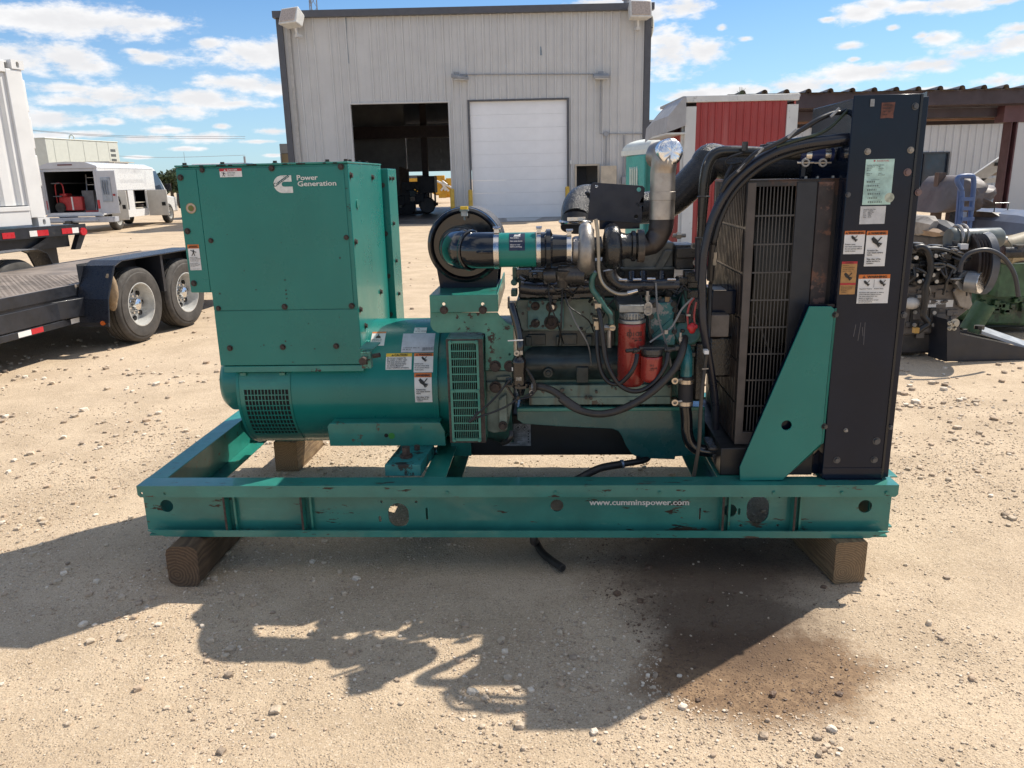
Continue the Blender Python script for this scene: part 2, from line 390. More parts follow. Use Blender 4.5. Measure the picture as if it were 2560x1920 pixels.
class Sticker:
    """flat print in (u right, v up, both metres, origin at the top-left corner) with a map to the surface it sticks to"""
    def __init__(s, fn): s.b = B(); s.fn = fn; s.mats = []; s.k = 0
    def mi(s, m):
        if m not in s.mats: s.mats.append(m)
        return s.mats.index(m)
    def rect(s, u0, v0, u1, v1, m, nu=1, nv=6):
        s.k += 1; h = .0008+.00035*s.k; vs = []; fs = []
        for j in range(nv+1):
            for i in range(nu+1): vs.append(s.fn(u0+(u1-u0)*i/nu, v0+(v1-v0)*j/nv, h))
        for j in range(nv):
            for i in range(nu): a = j*(nu+1)+i; fs.append((a, a+1, a+nu+2, a+nu+1))
        s.b.add(vs, fs, s.mi(m)); return s
    def poly(s, pts, m):
        s.k += 1; h = .0008+.00035*s.k
        tri = tessellate_polygon([[V((a, b, 0)) for a, b in pts]])
        s.b.add([s.fn(a, b, h) for a, b in pts], [tuple(q) for q in tri], s.mi(m)); return s
    def text(s, tx, u, v, size, m, bold=.0, sx=1., width=None, rot=0.):
        if bold > .03:
            if width:
                vs, fs = text2d(tx, .012); sx = width/(max(a for a, b in vs)*size)
            for e in (-.022, .0, .022): s.text(tx, u+e*size*cos(rot), v+e*size*sin(rot), size, m, .012, sx, None, rot)
            return s
        vs, fs = text2d(tx, bold); s.k += 1; h = .0008+.00035*s.k
        if width and vs:
            w = max(a for a, b in vs); sx = width/(w*size)
        c, q = cos(rot), sin(rot)
        s.b.add([s.fn(u+(a*sx*c-b*q)*size, v+(a*sx*q+b*c)*size, h) for a, b in vs], fs, s.mi(m)); return s
    def build(s, name, parent, label=None):
        o = s.b.build(name, s.mats, parent)
        if label: o['label'] = label
        return o
# ------------------------------------------------------------------ ground
rng = np.random.default_rng(11)
def vnoise(x, y, f, seed):
    r = np.random.default_rng(seed); T = r.random((256, 256)).astype(np.float32)
    X = x*f; Y = y*f; xi = np.floor(X).astype(int); yi = np.floor(Y).astype(int); a = X-xi; b = Y-yi
    a = a*a*(3-2*a); b = b*b*(3-2*b)
    g = lambda i, j: T[(xi+i) % 256, (yi+j) % 256]
    return (g(0,0)*(1-a)+g(1,0)*a)*(1-b)+(g(0,1)*(1-a)+g(1,1)*a)*b
def height(x, y):
    d = np.hypot(x, y)
    h = (vnoise(x, y, .9, 1)-.5)*.016+(vnoise(x, y, 3.1, 2)-.5)*.010+(vnoise(x, y, 9., 3)-.5)*.003+(vnoise(x, y, 24., 4)-.5)*.002
    return h*np.clip(1.3-d/14, .0, 1) - .004
def make_ground():
    def axis(lo, hi, fine0, fine1, step, far):
        a = [fine0]; st = step
        while a[-1] < fine1: a.append(a[-1]+step)
        up = [a[-1]]; st = step
        while up[-1] < hi: st *= 1.22; up.append(up[-1]+st)
        dn = [a[0]]; st = step
        while dn[-1] > lo: st *= 1.22; dn.append(dn[-1]-st)
        return np.array(dn[::-1][:-1]+a+up[1:])
    xs = axis(-1500, 1500, -3.2, 3.2, .022, 0); ys = axis(-300, 1800, .7, 4.6, .022, 0)
    X, Y = np.meshgrid(xs, ys); Z = height(X, Y); n, m = X.shape
    me = bpy.data.meshes.new('ground'); co = np.stack([X, Y, Z], -1).reshape(-1, 3).astype(np.float32)
    I = np.arange(n*m).reshape(n, m); F = np.stack([I[:-1,:-1], I[:-1,1:], I[1:,1:], I[1:,:-1]], -1).reshape(-1, 4)
    me.vertices.add(len(co)); me.vertices.foreach_set('co', co.ravel())
    me.loops.add(F.size); me.loops.foreach_set('vertex_index', F.ravel().astype(np.int32))
    me.polygons.add(len(F)); me.polygons.foreach_set('loop_start', np.arange(0, F.size, 4, dtype=np.int32)); me.polygons.foreach_set('loop_total', np.full(len(F), 4, np.int32))
    me.update(); me.polygons.foreach_set('use_smooth', np.ones(len(F), bool))
    mt = bpy.data.materials.new('sandy_ground'); mt.use_nodes = True; t = NT(mt.node_tree); b = t.n['Principled BSDF']
    tc = t.new('ShaderNodeTexCoord').outputs['Object']
    big = t.noise(tc, .35, 4, .55); mid = t.noise(tc, 2.3, 5, .6); fine = t.noise(tc, 38, 5, .7); grit = t.noise(tc, 190, 3, .7)
    c = t.mix(t.ss(mid, .34, .66), (.465, .36, .247), (.58, .458, .322))
    c = t.mix(t.math('MULTIPLY', t.ss(big, .45, .7), .55), c, (.58, .46, .335))
    c = t.mix(t.math('MULTIPLY', t.ss(fine, .5, .68), .45), c, (.36, .275, .195))
    c = t.mix(t.math('MULTIPLY', t.ss(grit, .53, .65), .7), c, (.19, .14, .10))
    c = t.mix(t.math('MULTIPLY', t.ss(t.noise(t.mapping(tc, (1,1,1), (7,3,0)), 120, 3, .7), .56, .66), .7), c, (.70, .59, .46))
    # grit worn into long streaks on the yard farther away (vehicle traffic across it)
    tr = t.noise(t.mapping(tc, (.18, 1.6, 1), (0,0,0), (0,0,.12)), 1.1, 5, .62)
    sp = t.new('ShaderNodeSeparateXYZ'); t.lk(tc, sp.inputs[0])
    c = t.mix(t.math('MULTIPLY', t.math('MULTIPLY', t.ss(tr, .5, .66), .45), t.ss(sp.outputs[1], 5, 9)), c, (.33, .255, .185))
    # oil-soaked patch in front of the skid
    def blob(P, r, soft):
        v = t.vmath('SUBTRACT', tc, (P.x, P.y, 0)); v = t.vmath('MULTIPLY', v, (1/r[0], 1/r[1], 0))
        l = t.math('ADD', t.vmath('LENGTH', v), t.math('MULTIPLY', t.math('SUBTRACT', mid, .5), .55)); l = t.math('ADD', l, t.math('MULTIPLY', t.math('SUBTRACT', fine, .5), .7)); l = t.math('ADD', l, t.math('MULTIPLY', t.math('SUBTRACT', t.noise(tc, 6, 4, .6), .5), .6))
        return t.ss(l, 1+soft, 1-soft)
    P1 = gnd('D', 1570, 1330); P2 = gnd('D', 1640, 1445); P3 = gnd('D', 1540, 1220)
    o1 = t.math('MAXIMUM', blob(P1, (.34, .30), .5), blob(P3, (.42, .36), .6)); o2 = blob(P2, (.40, .265), .22)
    c = t.mix(t.math('MULTIPLY', o2, .93), c, t.mix(t.ss(fine, .4, .6), (.27, .175, .102), (.165, .102, .06)))
    c = t.mix(t.math('MULTIPLY', o1, .82), c, (.085, .055, .038))
    t.lk(c, b.inputs['Base Color']); b.inputs['Roughness'].default_value = .92; b.inputs['Specular IOR Level'].default_value = .25
    vo = t.new('ShaderNodeTexVoronoi', feature='F1'); vo.inputs['Scale'].default_value = 95; t.lk(tc, vo.inputs['Vector'])
    h = t.math('ADD', t.math('MULTIPLY', fine, 1.0), t.math('MULTIPLY', t.ss(vo.outputs['Distance'], .5, .1), t.math('MULTIPLY', t.ss(t.noise(tc, 14, 3, .6), .42, .62), .5)))
    h = t.math('ADD', h, t.math('MULTIPLY', grit, .45))
    t.lk(t.bump(h, .9, .008, t.bump(t.noise(tc, 9, 5, .65), .15, .02)), b.inputs['Normal'])
    me.materials.append(mt)
    o = bpy.data.objects.new('ground', me); COL.objects.link(o); tag(o, 'pale sandy caliche yard with scattered gravel', kind='structure')
make_ground()

# loose stones: one countless mass, as real geometry
def rocks(name, label, pos, size, mats, pick, sub=1, seed=5, flat=.62):
    bm = bmesh.new(); bmesh.ops.create_icosphere(bm, subdivisions=sub, radius=1); bm.verts.ensure_lookup_table()
    base = np.array([v.co[:] for v in bm.verts]); faces = np.array([[v.index for v in f.verts] for f in bm.faces]); bm.free()
    r = np.random.default_rng(seed); kinds = []
    for k in range(14):
        d = base*(1+.5*(r.random((len(base), 1))-.5)); d = np.clip(d, -.72, .72)*1.2; d *= np.array([1, .6+.5*r.random(), flat*(.7+.5*r.random())]); d += .14*(r.random(d.shape)-.5); kinds.append(d)
    N = len(pos); nv = len(base); kk = r.integers(0, 14, N); an = r.random(N)*2*pi
    co = np.array(kinds)[kk]; ca, sa = np.cos(an)[:,None], np.sin(an)[:,None]
    xx = co[:,:,0]*ca-co[:,:,1]*sa; yy = co[:,:,0]*sa+co[:,:,1]*ca
    out = np.stack([xx*size[:,None]+pos[:,0:1], yy*size[:,None]+pos[:,1:2], co[:,:,2]*size[:,None]+(height(pos[:,0], pos[:,1])+size*flat*.45)[:,None]], -1).astype(np.float32)
    F = (faces[None]+(np.arange(N)*nv)[:,None,None]).reshape(-1, 3)
    me = bpy.data.meshes.new(name); me.vertices.add(N*nv); me.vertices.foreach_set('co', out.ravel())
    me.loops.add(F.size); me.loops.foreach_set('vertex_index', F.ravel().astype(np.int32)); me.polygons.add(len(F))
    me.polygons.foreach_set('loop_start', np.arange(0, F.size, 3, dtype=np.int32)); me.polygons.foreach_set('loop_total', np.full(len(F), 3, np.int32))
    me.polygons.foreach_set('material_index', np.repeat(pick, len(faces)).astype(np.int32))
    for m in mats: me.materials.append(m)
    me.polygons.foreach_set('use_smooth', np.zeros(len(F), bool)); me.update(); me.validate()
    o = bpy.data.objects.new(name, me); COL.objects.link(o); tag(o, label, kind='stuff'); return o
stoneA = M('limestone_pebble', (.52, .425, .32), .85, var=.3, vs=30, bump=.4, bs=160, spec=.15)
stoneB = M('grey_pebble', (.38, .30, .225), .85, var=.3, vs=30, bump=.4, bs=160, spec=.15)
stoneC = M('white_pebble', (.68, .59, .48), .85, var=.2, vs=30, bump=.4, bs=160, spec=.15)
stoneD = M('oil_soaked_pebble', (.13, .08, .052), .6, var=.3, vs=30, bump=.4, bs=160)
sandC = M('sand_grain', (.46, .35, .25), .9, var=.2, vs=30)
def scatter(n, seed, y0, y1, clump=1.4, spread=.95):
    r = np.random.default_rng(seed); out = []
    while len(out) < n:
        m = n*6; u = r.random(m); y = 1/(1/y0+(1/y1-1/y0)*u) if y1 > 8 else y0+(y1-y0)*u**1.0
        x = (r.random(m)*2-1)*(spread*y*.78+.35)
        d = vnoise(x, y, 1.7, 31)*.6+vnoise(x, y, 6., 32)*.4
        keep = r.random(m) < np.clip((d-.28)*2.2, .02, 1)**clump
        out += list(np.stack([x, y], 1)[keep])
    return np.array(out[:n])
def oil(p):
    a, b, e = gnd('D', 1570, 1340), gnd('D', 1640, 1450), gnd('D', 1540, 1220)
    return (((p[:,0]-a.x)/.36)**2+((p[:,1]-a.y)/.3)**2 < 1) | (((p[:,0]-b.x)/.33)**2+((p[:,1]-b.y)/.2)**2 < 1) | (((p[:,0]-e.x)/.55)**2+((p[:,1]-e.y)/.5)**2 < 1)
def stones(name, label, n, seed, y0, y1, s0, s1, sub, pw=2.5):
    p = scatter(n, seed, y0, y1); r = np.random.default_rng(seed+1); p = p[~(oil(p) & (r.random(n) < .75))]; n = len(p); s = s0+(s1-s0)*r.random(n)**pw
    k = r.choice(4, n, p=[.46, .2, .14, .2]); pk = np.where(k == 3, 4, k); pk = np.where(oil(p) & (r.random(n) < .8), 3, pk)
    rocks(name, label, p, s, [stoneA, stoneB, stoneC, stoneD, sandC], pk, sub, seed)
stones('gravel', 'loose pale limestone gravel on the sandy ground before the skid', 2300, 41, 1.2, 5.2, .0045, .0180, 2, 3.6)
stones('fine_gravel', 'small pebbles strewn over the sandy ground before the skid', 24000, 43, 1.15, 5.5, .0020, .0070, 1, 2.2)
stones('far_gravel', 'scattered pebbles on the yard beyond the machine', 2600, 47, 4.5, 26, .008, .032, 1, 3)
p_ = scatter(42000, 51, 1.15, 4.2, .8); rocks('sand_grit', 'coarse sand grains covering the ground in front', p_, .0012+.0022*np.random.default_rng(3).random(42000)**2,
    [stoneA, stoneB, stoneC, stoneD, sandC], np.where(oil(p_), 3, np.random.default_rng(4).choice([0,1,2,4], 42000, p=[.3,.25,.1,.35])), 1, 9)

# ------------------------------------------------------------------ warehouse
WY = gnd('W4', 880, 1606).y
wallm = M('grey_ribbed_steel', (.565, .565, .56), .45, var=.04, vs=1.2, streak=((.5, .5, .5), .12, 3.5), spec=.4)
trimm = M('dark_grey_trim', (.085, .087, .10), .45, var=.08)
doorm = M('white_overhead_door', (.86, .87, .89), .4, var=.03, vs=2)
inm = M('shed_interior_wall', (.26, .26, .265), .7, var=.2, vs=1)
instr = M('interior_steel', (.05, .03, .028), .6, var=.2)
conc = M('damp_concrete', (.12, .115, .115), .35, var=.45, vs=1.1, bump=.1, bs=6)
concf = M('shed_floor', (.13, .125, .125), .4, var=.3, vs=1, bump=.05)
beige = M('beige_paint', (.52, .45, .35), .5, var=.12, vs=4)
yellow = M('yellow_bollard_paint', (.62, .40, .06), .5, var=.2, vs=6)
lampw = M('lamp_housing', (.62, .62, .60), .5, var=.1)
lensm = M('lamp_lens', (.45, .38, .33), .2, var=.2, vs=20)
cond = M('conduit_grey', (.30, .31, .33), .45, var=.1)
def wx(c, x, y): return at(c, x, y, WY).x
def wz(c, x, y): return at(c, x, y, WY).z
X0 = (wx('W3',110,130)+wx('W3',220,1200))/2; X1 = (wx('W4',1490,75)+wx('W4',1450,940))/2
ZT = (wz('W3',400,128)+wz('W4',900,92))/2; ZE = (wz('W3',400,78)+wz('W4',900,45))/2
A0, A1 = wx('W3',650,900), wx('W3',1372,1000); AT = wz('W3',1000,768)
B0, B1 = wx('W4',168,1100), wx('W4',884,1000); BT = wz('W4',520,746)
C0, C1 = wx('W4',952,1300), wx('W4',1108,1300); CT = wz('W4',1040,1228)
wh = thing('warehouse', 'tall grey ribbed steel workshop with a white overhead door beside an open bay', 'warehouse', ((X0+X1)/2, WY, 0))
wcx, wcy = (X0+X1)/2, WY
def WO(b, name, m, **k): b.mapv(lambda x,y,z: (x-wcx, y-wcy, z)); return b.build(name, m, wh, **k)
def ribbed(x0, x1, z0, z1, y, pitch=.305, h=.05):      # a pressed sheet with trapezoid ribs, thick, facing -y
    b = B(); k0 = math.ceil((x0-X0)/pitch-1e-6); pr = [(x0, 0.)]
    k = k0
    while X0+k*pitch+.03 < x1:
        c = X0+k*pitch
        if c-.03 > x0: pr += [(c-.045, 0.), (c-.022, -h), (c+.022, -h), (c+.045, 0.)]
        for e in (.10, .2):
            if c+e+.01 < x1: pr += [(c+e-.01, 0.), (c+e, -.006), (c+e+.01, 0.)]
        k += 1
    pr.append((x1, 0.)); pr = sorted(set(pr))
    vs = [(a, y+d, z0) for a, d in pr]+[(a, y+d, z1) for a, d in pr]; n = len(pr)
    b.add(vs, [(i, i+1, n+i+1, n+i) for i in range(n-1)])
    b.add([(x0,y+.02,z0),(x1,y+.02,z0),(x1,y+.02,z1),(x0,y+.02,z1)], [(0,3,2,1)])
    return b
npan = 18; pw = (X1-X0)/npan
for i in range(npan):
    a, c = X0+i*pw+.002, X0+(i+1)*pw-.002
    segs = [(a, c, 0, ZT)]
    for (h0, h1, ht) in ((A0, A1, AT), (B0, B1, BT), (C0, C1, CT)):
        ns = []
        for (p, q_, z0, z1) in segs:
            if q_ <= h0 or p >= h1 or z0 >= ht: ns.append((p, q_, z0, z1)); continue
            ns.append((p, q_, ht, z1))
            if p < h0: ns.append((p, h0, 0, ht))
            if q_ > h1: ns.append((h1, q_, 0, ht))
        segs = ns
    b = B()
    for sg in segs:
        r = ribbed(*sg, WY); b.add(r.v, r.f)
    WO(b, 'wall_panel', wallm, angle=20)
def slab(name, m, *bx, **k): return WO(B().box(*bx), name, m, **k)
DEP = 15.
# the shell behind: side walls, rear wall with its own opening, roof, floor
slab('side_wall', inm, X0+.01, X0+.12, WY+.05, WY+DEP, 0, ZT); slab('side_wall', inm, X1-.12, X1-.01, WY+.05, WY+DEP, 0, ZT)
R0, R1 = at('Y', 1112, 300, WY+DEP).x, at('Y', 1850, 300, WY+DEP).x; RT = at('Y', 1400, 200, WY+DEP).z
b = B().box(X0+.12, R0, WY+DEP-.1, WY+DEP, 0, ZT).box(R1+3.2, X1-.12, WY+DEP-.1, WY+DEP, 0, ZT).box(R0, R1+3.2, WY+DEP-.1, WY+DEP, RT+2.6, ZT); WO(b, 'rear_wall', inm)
b = B()
for k in range(6): b.box(R0+.02, R1+3.18, WY+DEP-.25-.01*(k % 2), WY+DEP-.2, RT+k*.44, RT+k*.44+.439)
WO(b, 'rear_door', M('rear_door_grey', (.55, .55, .56), .5, var=.1))
slab('roof', trimm, X0-.05, X1+.05, WY-.05, WY+DEP+.2, ZE-.06, ZE+.02); slab('floor', concf, X0+.1, X1-.1, WY-.02, WY+DEP-.1, -.2, .012)
slab('ceiling_beam', instr, X0+.13, X1-.13, WY+7.4, WY+7.7, AT-.9, AT-.35); slab('ceiling_beam', instr, X0+.13, X1-.13, WY+1.2, WY+1.4, AT+.5, AT+.9)
slab('partition', inm, X0+.15, at('Y',1090,300,WY+9).x, WY+9.0, WY+9.15, .012, 5.2); slab('column', instr, A0+1.75, A0+2.05, WY+8.5, WY+8.8, .012, ZT-.3)

# trims
slab('eave_trim', trimm, X0-.22, X1+.22, WY-.24, WY+.06, ZT-.01, ZE)
slab('corner_trim', trimm, X0-.14, X0+.09, WY-.10, WY+.12, 0, ZT-.02); slab('corner_trim', trimm, X1-.10, X1+.14, WY-.10, WY+.12, 0, ZT-.02)
dsx = wx('W3', 232, 700); slab('downspout', M('downspout_grey', (.40,.39,.37), .5), dsx-.09, dsx+.04, WY-.13, WY-.035, .2, ZT-.02, bevel=.015)
for (h0, h1, ht) in ((A0, A1, AT), (B0, B1, BT)):
    b = B().box(h0-.065, h0-.005, WY-.06, WY+.16, 0, ht+.065).box(h1+.005, h1+.065, WY-.06, WY+.16, 0, ht+.065).box(h0-.004, h1+.004, WY-.06, WY+.16, ht+.005, ht+.065)
    WO(b, 'door_frame', wallm if h0 == A0 else trimm)
nd = 9; dh = BT/nd
dp = B().box(-(B1-B0)/2+.015, (B1-B0)/2-.015, 0, .05, .002, dh-.002)
dpm = dp.build('door_panel', doorm, None, mesh_only=True)
for k in range(nd): put('door_panel', dpm, wh, ((B0+B1)/2-wcx, .07, k*dh))
slab('door_seal', blackS, B0+.02, B1-.02, WY+.06, WY+.13, -.02, .006)
# man door standing open
b = B().box(C0-.07, C0, WY-.06, WY+.1, 0, CT+.07).box(C1, C1+.07, WY-.06, WY+.1, 0, CT+.07).box(C0, C1, WY-.06, WY+.1, CT, CT+.07); WO(b, 'door_frame', beige)
a = radians(20); dl = 1.0
slab('door', beige, C1+.08, C1+.08+.62, WY-.40, WY-.35, .03, CT-.02)
slab('door_lever', steel, C1+.60, C1+.66, WY-.46, WY-.40, 1.0, 1.12)
# dark room behind the man door
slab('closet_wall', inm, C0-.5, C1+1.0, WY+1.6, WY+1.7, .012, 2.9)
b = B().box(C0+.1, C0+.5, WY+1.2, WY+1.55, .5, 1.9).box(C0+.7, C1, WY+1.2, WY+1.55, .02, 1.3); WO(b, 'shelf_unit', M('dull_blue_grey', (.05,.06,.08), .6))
# scuffed paint marks, a conduit run and boxes on the wall
mk = M('scraped_blue_grey', (.19, .24, .29), .6, var=.3, vs=8)
def mark(pts, w): 
    b = B()
    for i in range(len(pts)-1): b.bar(pts[i], pts[i+1], w, .006, up=(0,-1,0))
    return WO(b, 'scrape_mark', mk)
mark([at('W3', 605, 130, WY-.03), at('W3', 612, 300, WY-.03), at('W3', 628, 470, WY-.03)], .035)
mark([at('W4', 682, 345, WY-.03), at('W4', 688, 410, WY-.03)], .09)
def cpt(x, y): return at('W4', x, y, WY-.07)
b = B().tube([cpt(90,552), cpt(1105,548)], .022, 8, 1).tube([cpt(1131,590), cpt(1126,990), cpt(1450,990)], .022, 8, 1).tube([cpt(1175,1000), cpt(1168,1300)], .022, 8, 1).tube([cpt(1305,1000), cpt(1300,1310)], .03, 8, 1)
b.tube([cpt(1322,1140), cpt(1322,1310)], .022, 8, 1).tube([cpt(1350,1140), cpt(1350,1600)], .022, 8, 1).tube([cpt(1322,1140), cpt(1372,1146)], .022, 8, 1)
WO(b, 'conduit', cond)
p = cpt(1172, 992); WO(B().cyl(p+V((0,-.04,0)), p+V((0,.03,0)), .10, n=16), 'junction_box', cond)
p, q2 = cpt(1285, 1310), cpt(1348, 1362); slab('electrical_box', cond, p.x, q2.x, WY-.22, WY-.03, q2.z, p.z, bevel=.01)
p, q2 = cpt(900, 1188), cpt(915, 1218); slab('wall_box', lampw, p.x, q2.x, WY-.13, WY-.03, q2.z, p.z, bevel=.01)
sd = at('W4', 1590, 940, WY+1.0)
# lower annex of the same works, to the right
anx = thing('annex_building', 'low grey ribbed steel annex with a dark window, behind the maroon canopy', 'building', (X1+8, WY+1, 0))
AZ = at('R6', 800, 480, WY+1).z; AE = at('R6', 800, 408, WY+1).z
def AO(b, name, m, **k): b.mapv(lambda x,y,z: (x-X1-8, y-WY-1, z)); return b.build(name, m, anx, **k)
w0, w1 = at('R6',405,850,WY+1), at('R6',645,1215,WY+1); v0, v1, vz0, vz1 = w0.x-.9, w1.x, w1.z, w0.z
for i in range(15):
    a_, c_ = X1+.15+i*1.42, X1+.15+(i+1)*1.42-.004; b = B()
    for (p, q_, z0, z1) in ([(a_, c_, 0, AZ)] if c_ < v0 or a_ > v1 else [(a_, min(c_, v0) if a_ < v0 else a_, 0, AZ), (max(a_, v0), min(c_, v1), 0, vz0), (max(a_, v0), min(c_, v1), vz1, AZ), (max(a_, v1) if c_ > v1 else c_, c_, 0, AZ)]):
        if q_-p > .05: r = ribbed(p, q_, z0, z1, WY+1); b.add(r.v, r.f)
    AO(b, 'wall_panel', wallm, angle=20)
AO(B().box(X1+.15, X1+21.5, WY+.72, WY+1.1, AZ-.005, AE), 'eave_trim', trimm)
AO(B().box(X1+.15, X1+21.5, WY+.75, WY+13, AE+.003, AE+.08), 'roof', wallm); AO(B().box(X1+.16, X1+21.4, WY+12, WY+12.1, 0, AE), 'rear_wall', inm)
wf = B()
for bx in ((v0-.06,v0,vz0-.06,vz1+.06),(v1,v1+.06,vz0-.06,vz1+.06),(v0,v1,vz0-.06,vz0),(v0,v1,vz1,vz1+.06),((v0+v1)/2-.03,(v0+v1)/2+.03,vz0,vz1)): wf.box(bx[0], bx[1], WY+.93, WY+1.05, bx[2], bx[3])
wfo = AO(wf, 'window', M('window_frame_dark', (.03,.035,.045), .4))
gl = M('dark_glass', (.035, .05, .075), .08, var=.2, vs=2)
pn = B().box(v0, v1, WY+1.03, WY+1.045, vz0, vz1).mapv(lambda x,y,z: (x-X1-8, y-WY-1, z)).build('pane', gl, wfo)
sk = at('R6', 420, 1530, WY+1).z; AO(B().box(X1+.2, X1+21.4, WY+.94, WY+.965, sk-.25, sk), 'base_trim', M('base_trim_white', (.6,.6,.58), .5))
# concrete apron, wet by the doors
apn = B(); AY = gnd('D', 900, 484).y
apn.box(X0+.5, X1, AY, WY+.1, -.1, .006); o = apn.build('concrete_apron', conc); tag(o, 'dark damp concrete apron along the workshop doors', kind='structure')
o = B().add([gnd('W4',430,1612,.009), gnd('W4',700,1608,.009), gnd('W4',640,1634,.009), gnd('W4',440,1640,.009)], [(0,1,2,3)]).build('puddle', M('puddle_water', (.03,.03,.032), .04, var=0)); tag(o, 'thin puddle on the damp apron by the white door', kind='structure')

# lamps on the wall
def flood(cx, cy, yaw, label):
    p = at('W3' if cx < 700 else 'W4', *( (cx, cy) ), WY-.55)
    return p
def floodlight(p, yaw, tilt, label):
    t = thing('floodlight', label, 'floodlight', p, yaw, 'big floodlights at the workshop eaves')
    R = Matrix.Rotation(tilt, 3, 'X')
    b = B().hexa([(-.42,-.25,-.32),(.42,-.25,-.32),(.36,.22,-.26),(-.36,.22,-.26),(-.42,-.25,.30),(.42,-.25,.30),(.36,.22,.2),(-.36,.22,.2)]); b.mapv(lambda x,y,z: R @ V((x,y,z))); b.build('housing', lampw, t, bevel=.04)
    b = B().box(-.35, .35, -.275, -.245, -.24, .24).mapv(lambda x,y,z: R @ V((x,y,z))); b.build('lens', lensm, t, bevel=.01)
    b = B().tube([(0,.1,-.25),(.02,.15,-.55)], .045, 8, 1).box(-.06,.1,.1,.35,-.62,-.52); b.build('bracket', lampw, t)
floodlight(at('W3', 212, 138, WY-.5), radians(-28), radians(-22), 'boxy white floodlight at the left end of the workshop eave')
floodlight(at('W4', 1415, 82, WY-.5), radians(8), radians(-12), 'boxy white floodlight at the right end of the workshop eave')
def walllamp(p, rz, label):
    t = thing('wall_lamp', label, 'wall lamp', p, rz, 'small wall lamps on the conduit above the doors')
    B().hexa([(-.3,-.32,-.12),(.3,-.32,-.12),(.3,.05,-.05),(-.3,.05,-.05),(-.3,-.32,-.02),(.3,-.32,-.02),(.3,.05,.1),(-.3,.05,.1)]).build('housing', cond, t, bevel=.02)
    B().box(-.25,.25,-.3,-.02,-.14,-.115).build('lens', lampw, t); B().box(-.1,.1,.0,.08,-.05,.16).build('bracket', cond, t)
walllamp(at('W4', 68, 568, WY-.15), radians(50), 'small slanted wall lamp between the two overhead doors')
walllamp(at('W4', 1132, 562, WY-.15), 0, 'small wall lamp above and right of the white overhead door')
# dish on the right corner
p = at('W4', 1525, 205, WY+.3); t = thing('satellite_dish', 'small pale dish seen edge-on at the right corner of the workshop', 'dish', p)
b = B().lathe([(.0,.0),(.01,.15),(.05,.3),(.1,.42),(.115,.42),(.06,.28),(.02,.0)], (0,0,0), (-1,0,.05), 22); b.build('reflector', M('dish_cream', (.6,.58,.5), .5), t)
B().tube([(-.02,0,0),(-.3,0,.05),(-.45,0,.04)], .025, 8, 2).build('mount', cond, t)
# yellow bollards
def bollard(pt, hz, label):
    t = B().cyl((0,0,0),(0,0,hz), .085, n=16).sphere((0,0,hz), (.085,.085,.04), 16, 6).build('bollard', yellow, None, loc=pt); tag(t, label, 'bollard', 'yellow bollards by the workshop doors')
for (zx, top, lab) in ((30, 1405, 'yellow bollard at the right side of the open bay'), (165, 1412, 'yellow bollard at the left side of the white overhead door'), (884, 1388, 'yellow bollard at the right side of the white overhead door')):
    p = at('W4', zx, top, WY-.55); bollard((p.x, p.y, 0), p.z, lab)
# radio mast behind the roof
p0 = at('W3', 360, 40, WY+8); t = thing('radio_mast', 'thin steel lattice mast rising behind the workshop roof', 'mast', (p0.x, p0.y, 0)); b = B(); 
lg = [(.2*cos(k*2*pi/3), .2*sin(k*2*pi/3)) for k in range(3)]
for a_, c_ in lg: b.cyl((a_,c_,0),(a_,c_,14), .03, n=6)
b.build('leg', cond, t); b = B()
for k in range(28):
    for i in range(3):
        a_, c_ = lg[i], lg[(i+1) % 3]; b.cyl((*a_, k*.5), (*c_, k*.5+.5), .014, n=5)
b.build('lattice', cond, t)
p0 = at('W4', 1322, 20, WY+5); t = B().cyl((0,0,-.9),(0,0,.1), .13, n=14).cyl((0,0,.1),(0,0,.18), .2, n=14).build('roof_vent', cond, None, loc=p0); tag(t, 'small metal vent pipe on the workshop roof edge', 'vent')

# inside the open bay
tm = M('dusty_black_machine', (.012,.013,.016), .6, var=.3); dk = M('dark_teal_machine', (.02,.05,.055), .5, var=.3)
def ifl(x, y, Y): return at('Y', x, y, Y)
Yi = WY+6.5
t = thing('towable_generator', 'dark generator box on a single-axle trailer standing in the open bay', 'generator', (ifl(1440,980,Yi).x, Yi, .012)); ox = ifl(1440,980,Yi).x
a_, c_ = ifl(1285,285,Yi), ifl(1590,570,Yi); B().box(a_.x-ox, c_.x-ox, -.6, .9, c_.z, a_.z).build('body', tm, t, bevel=.03)
a_, c_ = ifl(1320,575,Yi), ifl(1600,800,Yi)
b = B().box(a_.x-ox,c_.x-ox,-.6,-.5,c_.z,c_.z+.15).box(a_.x-ox,c_.x-ox,.8,.9,c_.z,c_.z+.15)
for k in range(5):
    xx = a_.x-ox+(c_.x-a_.x)*k/4; b.box(xx-.04,xx+.04,-.6,-.52,c_.z,a_.z)
b.build('frame', tm, t)
wp = ifl(1470,885,Yi); B().lathe([(-.1,.2),(-.11,.33),(-.05,.38),(.05,.38),(.11,.33),(.1,.2)], (wp.x-ox,-.62,.385), (0,1,0), 28).build('tyre', dusty_rubber, t); B().lathe([(-.06,0),(-.07,.19),(.05,.19)], (wp.x-ox,-.62,.385), (0,1,0), 20).build('rim', tm, t)
t = thing('engine_stand', 'dark engine on a stand deep in the open bay', 'machine', (ifl(1150,900,Yi-.5).x, Yi-.5, .012)); ox = ifl(1150,900,Yi-.5).x
a_, c_ = ifl(1115,530,Yi-.5), ifl(1245,640,Yi-.5); B().box(a_.x-ox,c_.x-ox,0,.5,c_.z,a_.z).build('tool_tray', dk, t, bevel=.02)
b = B(); r0 = random.Random(3)
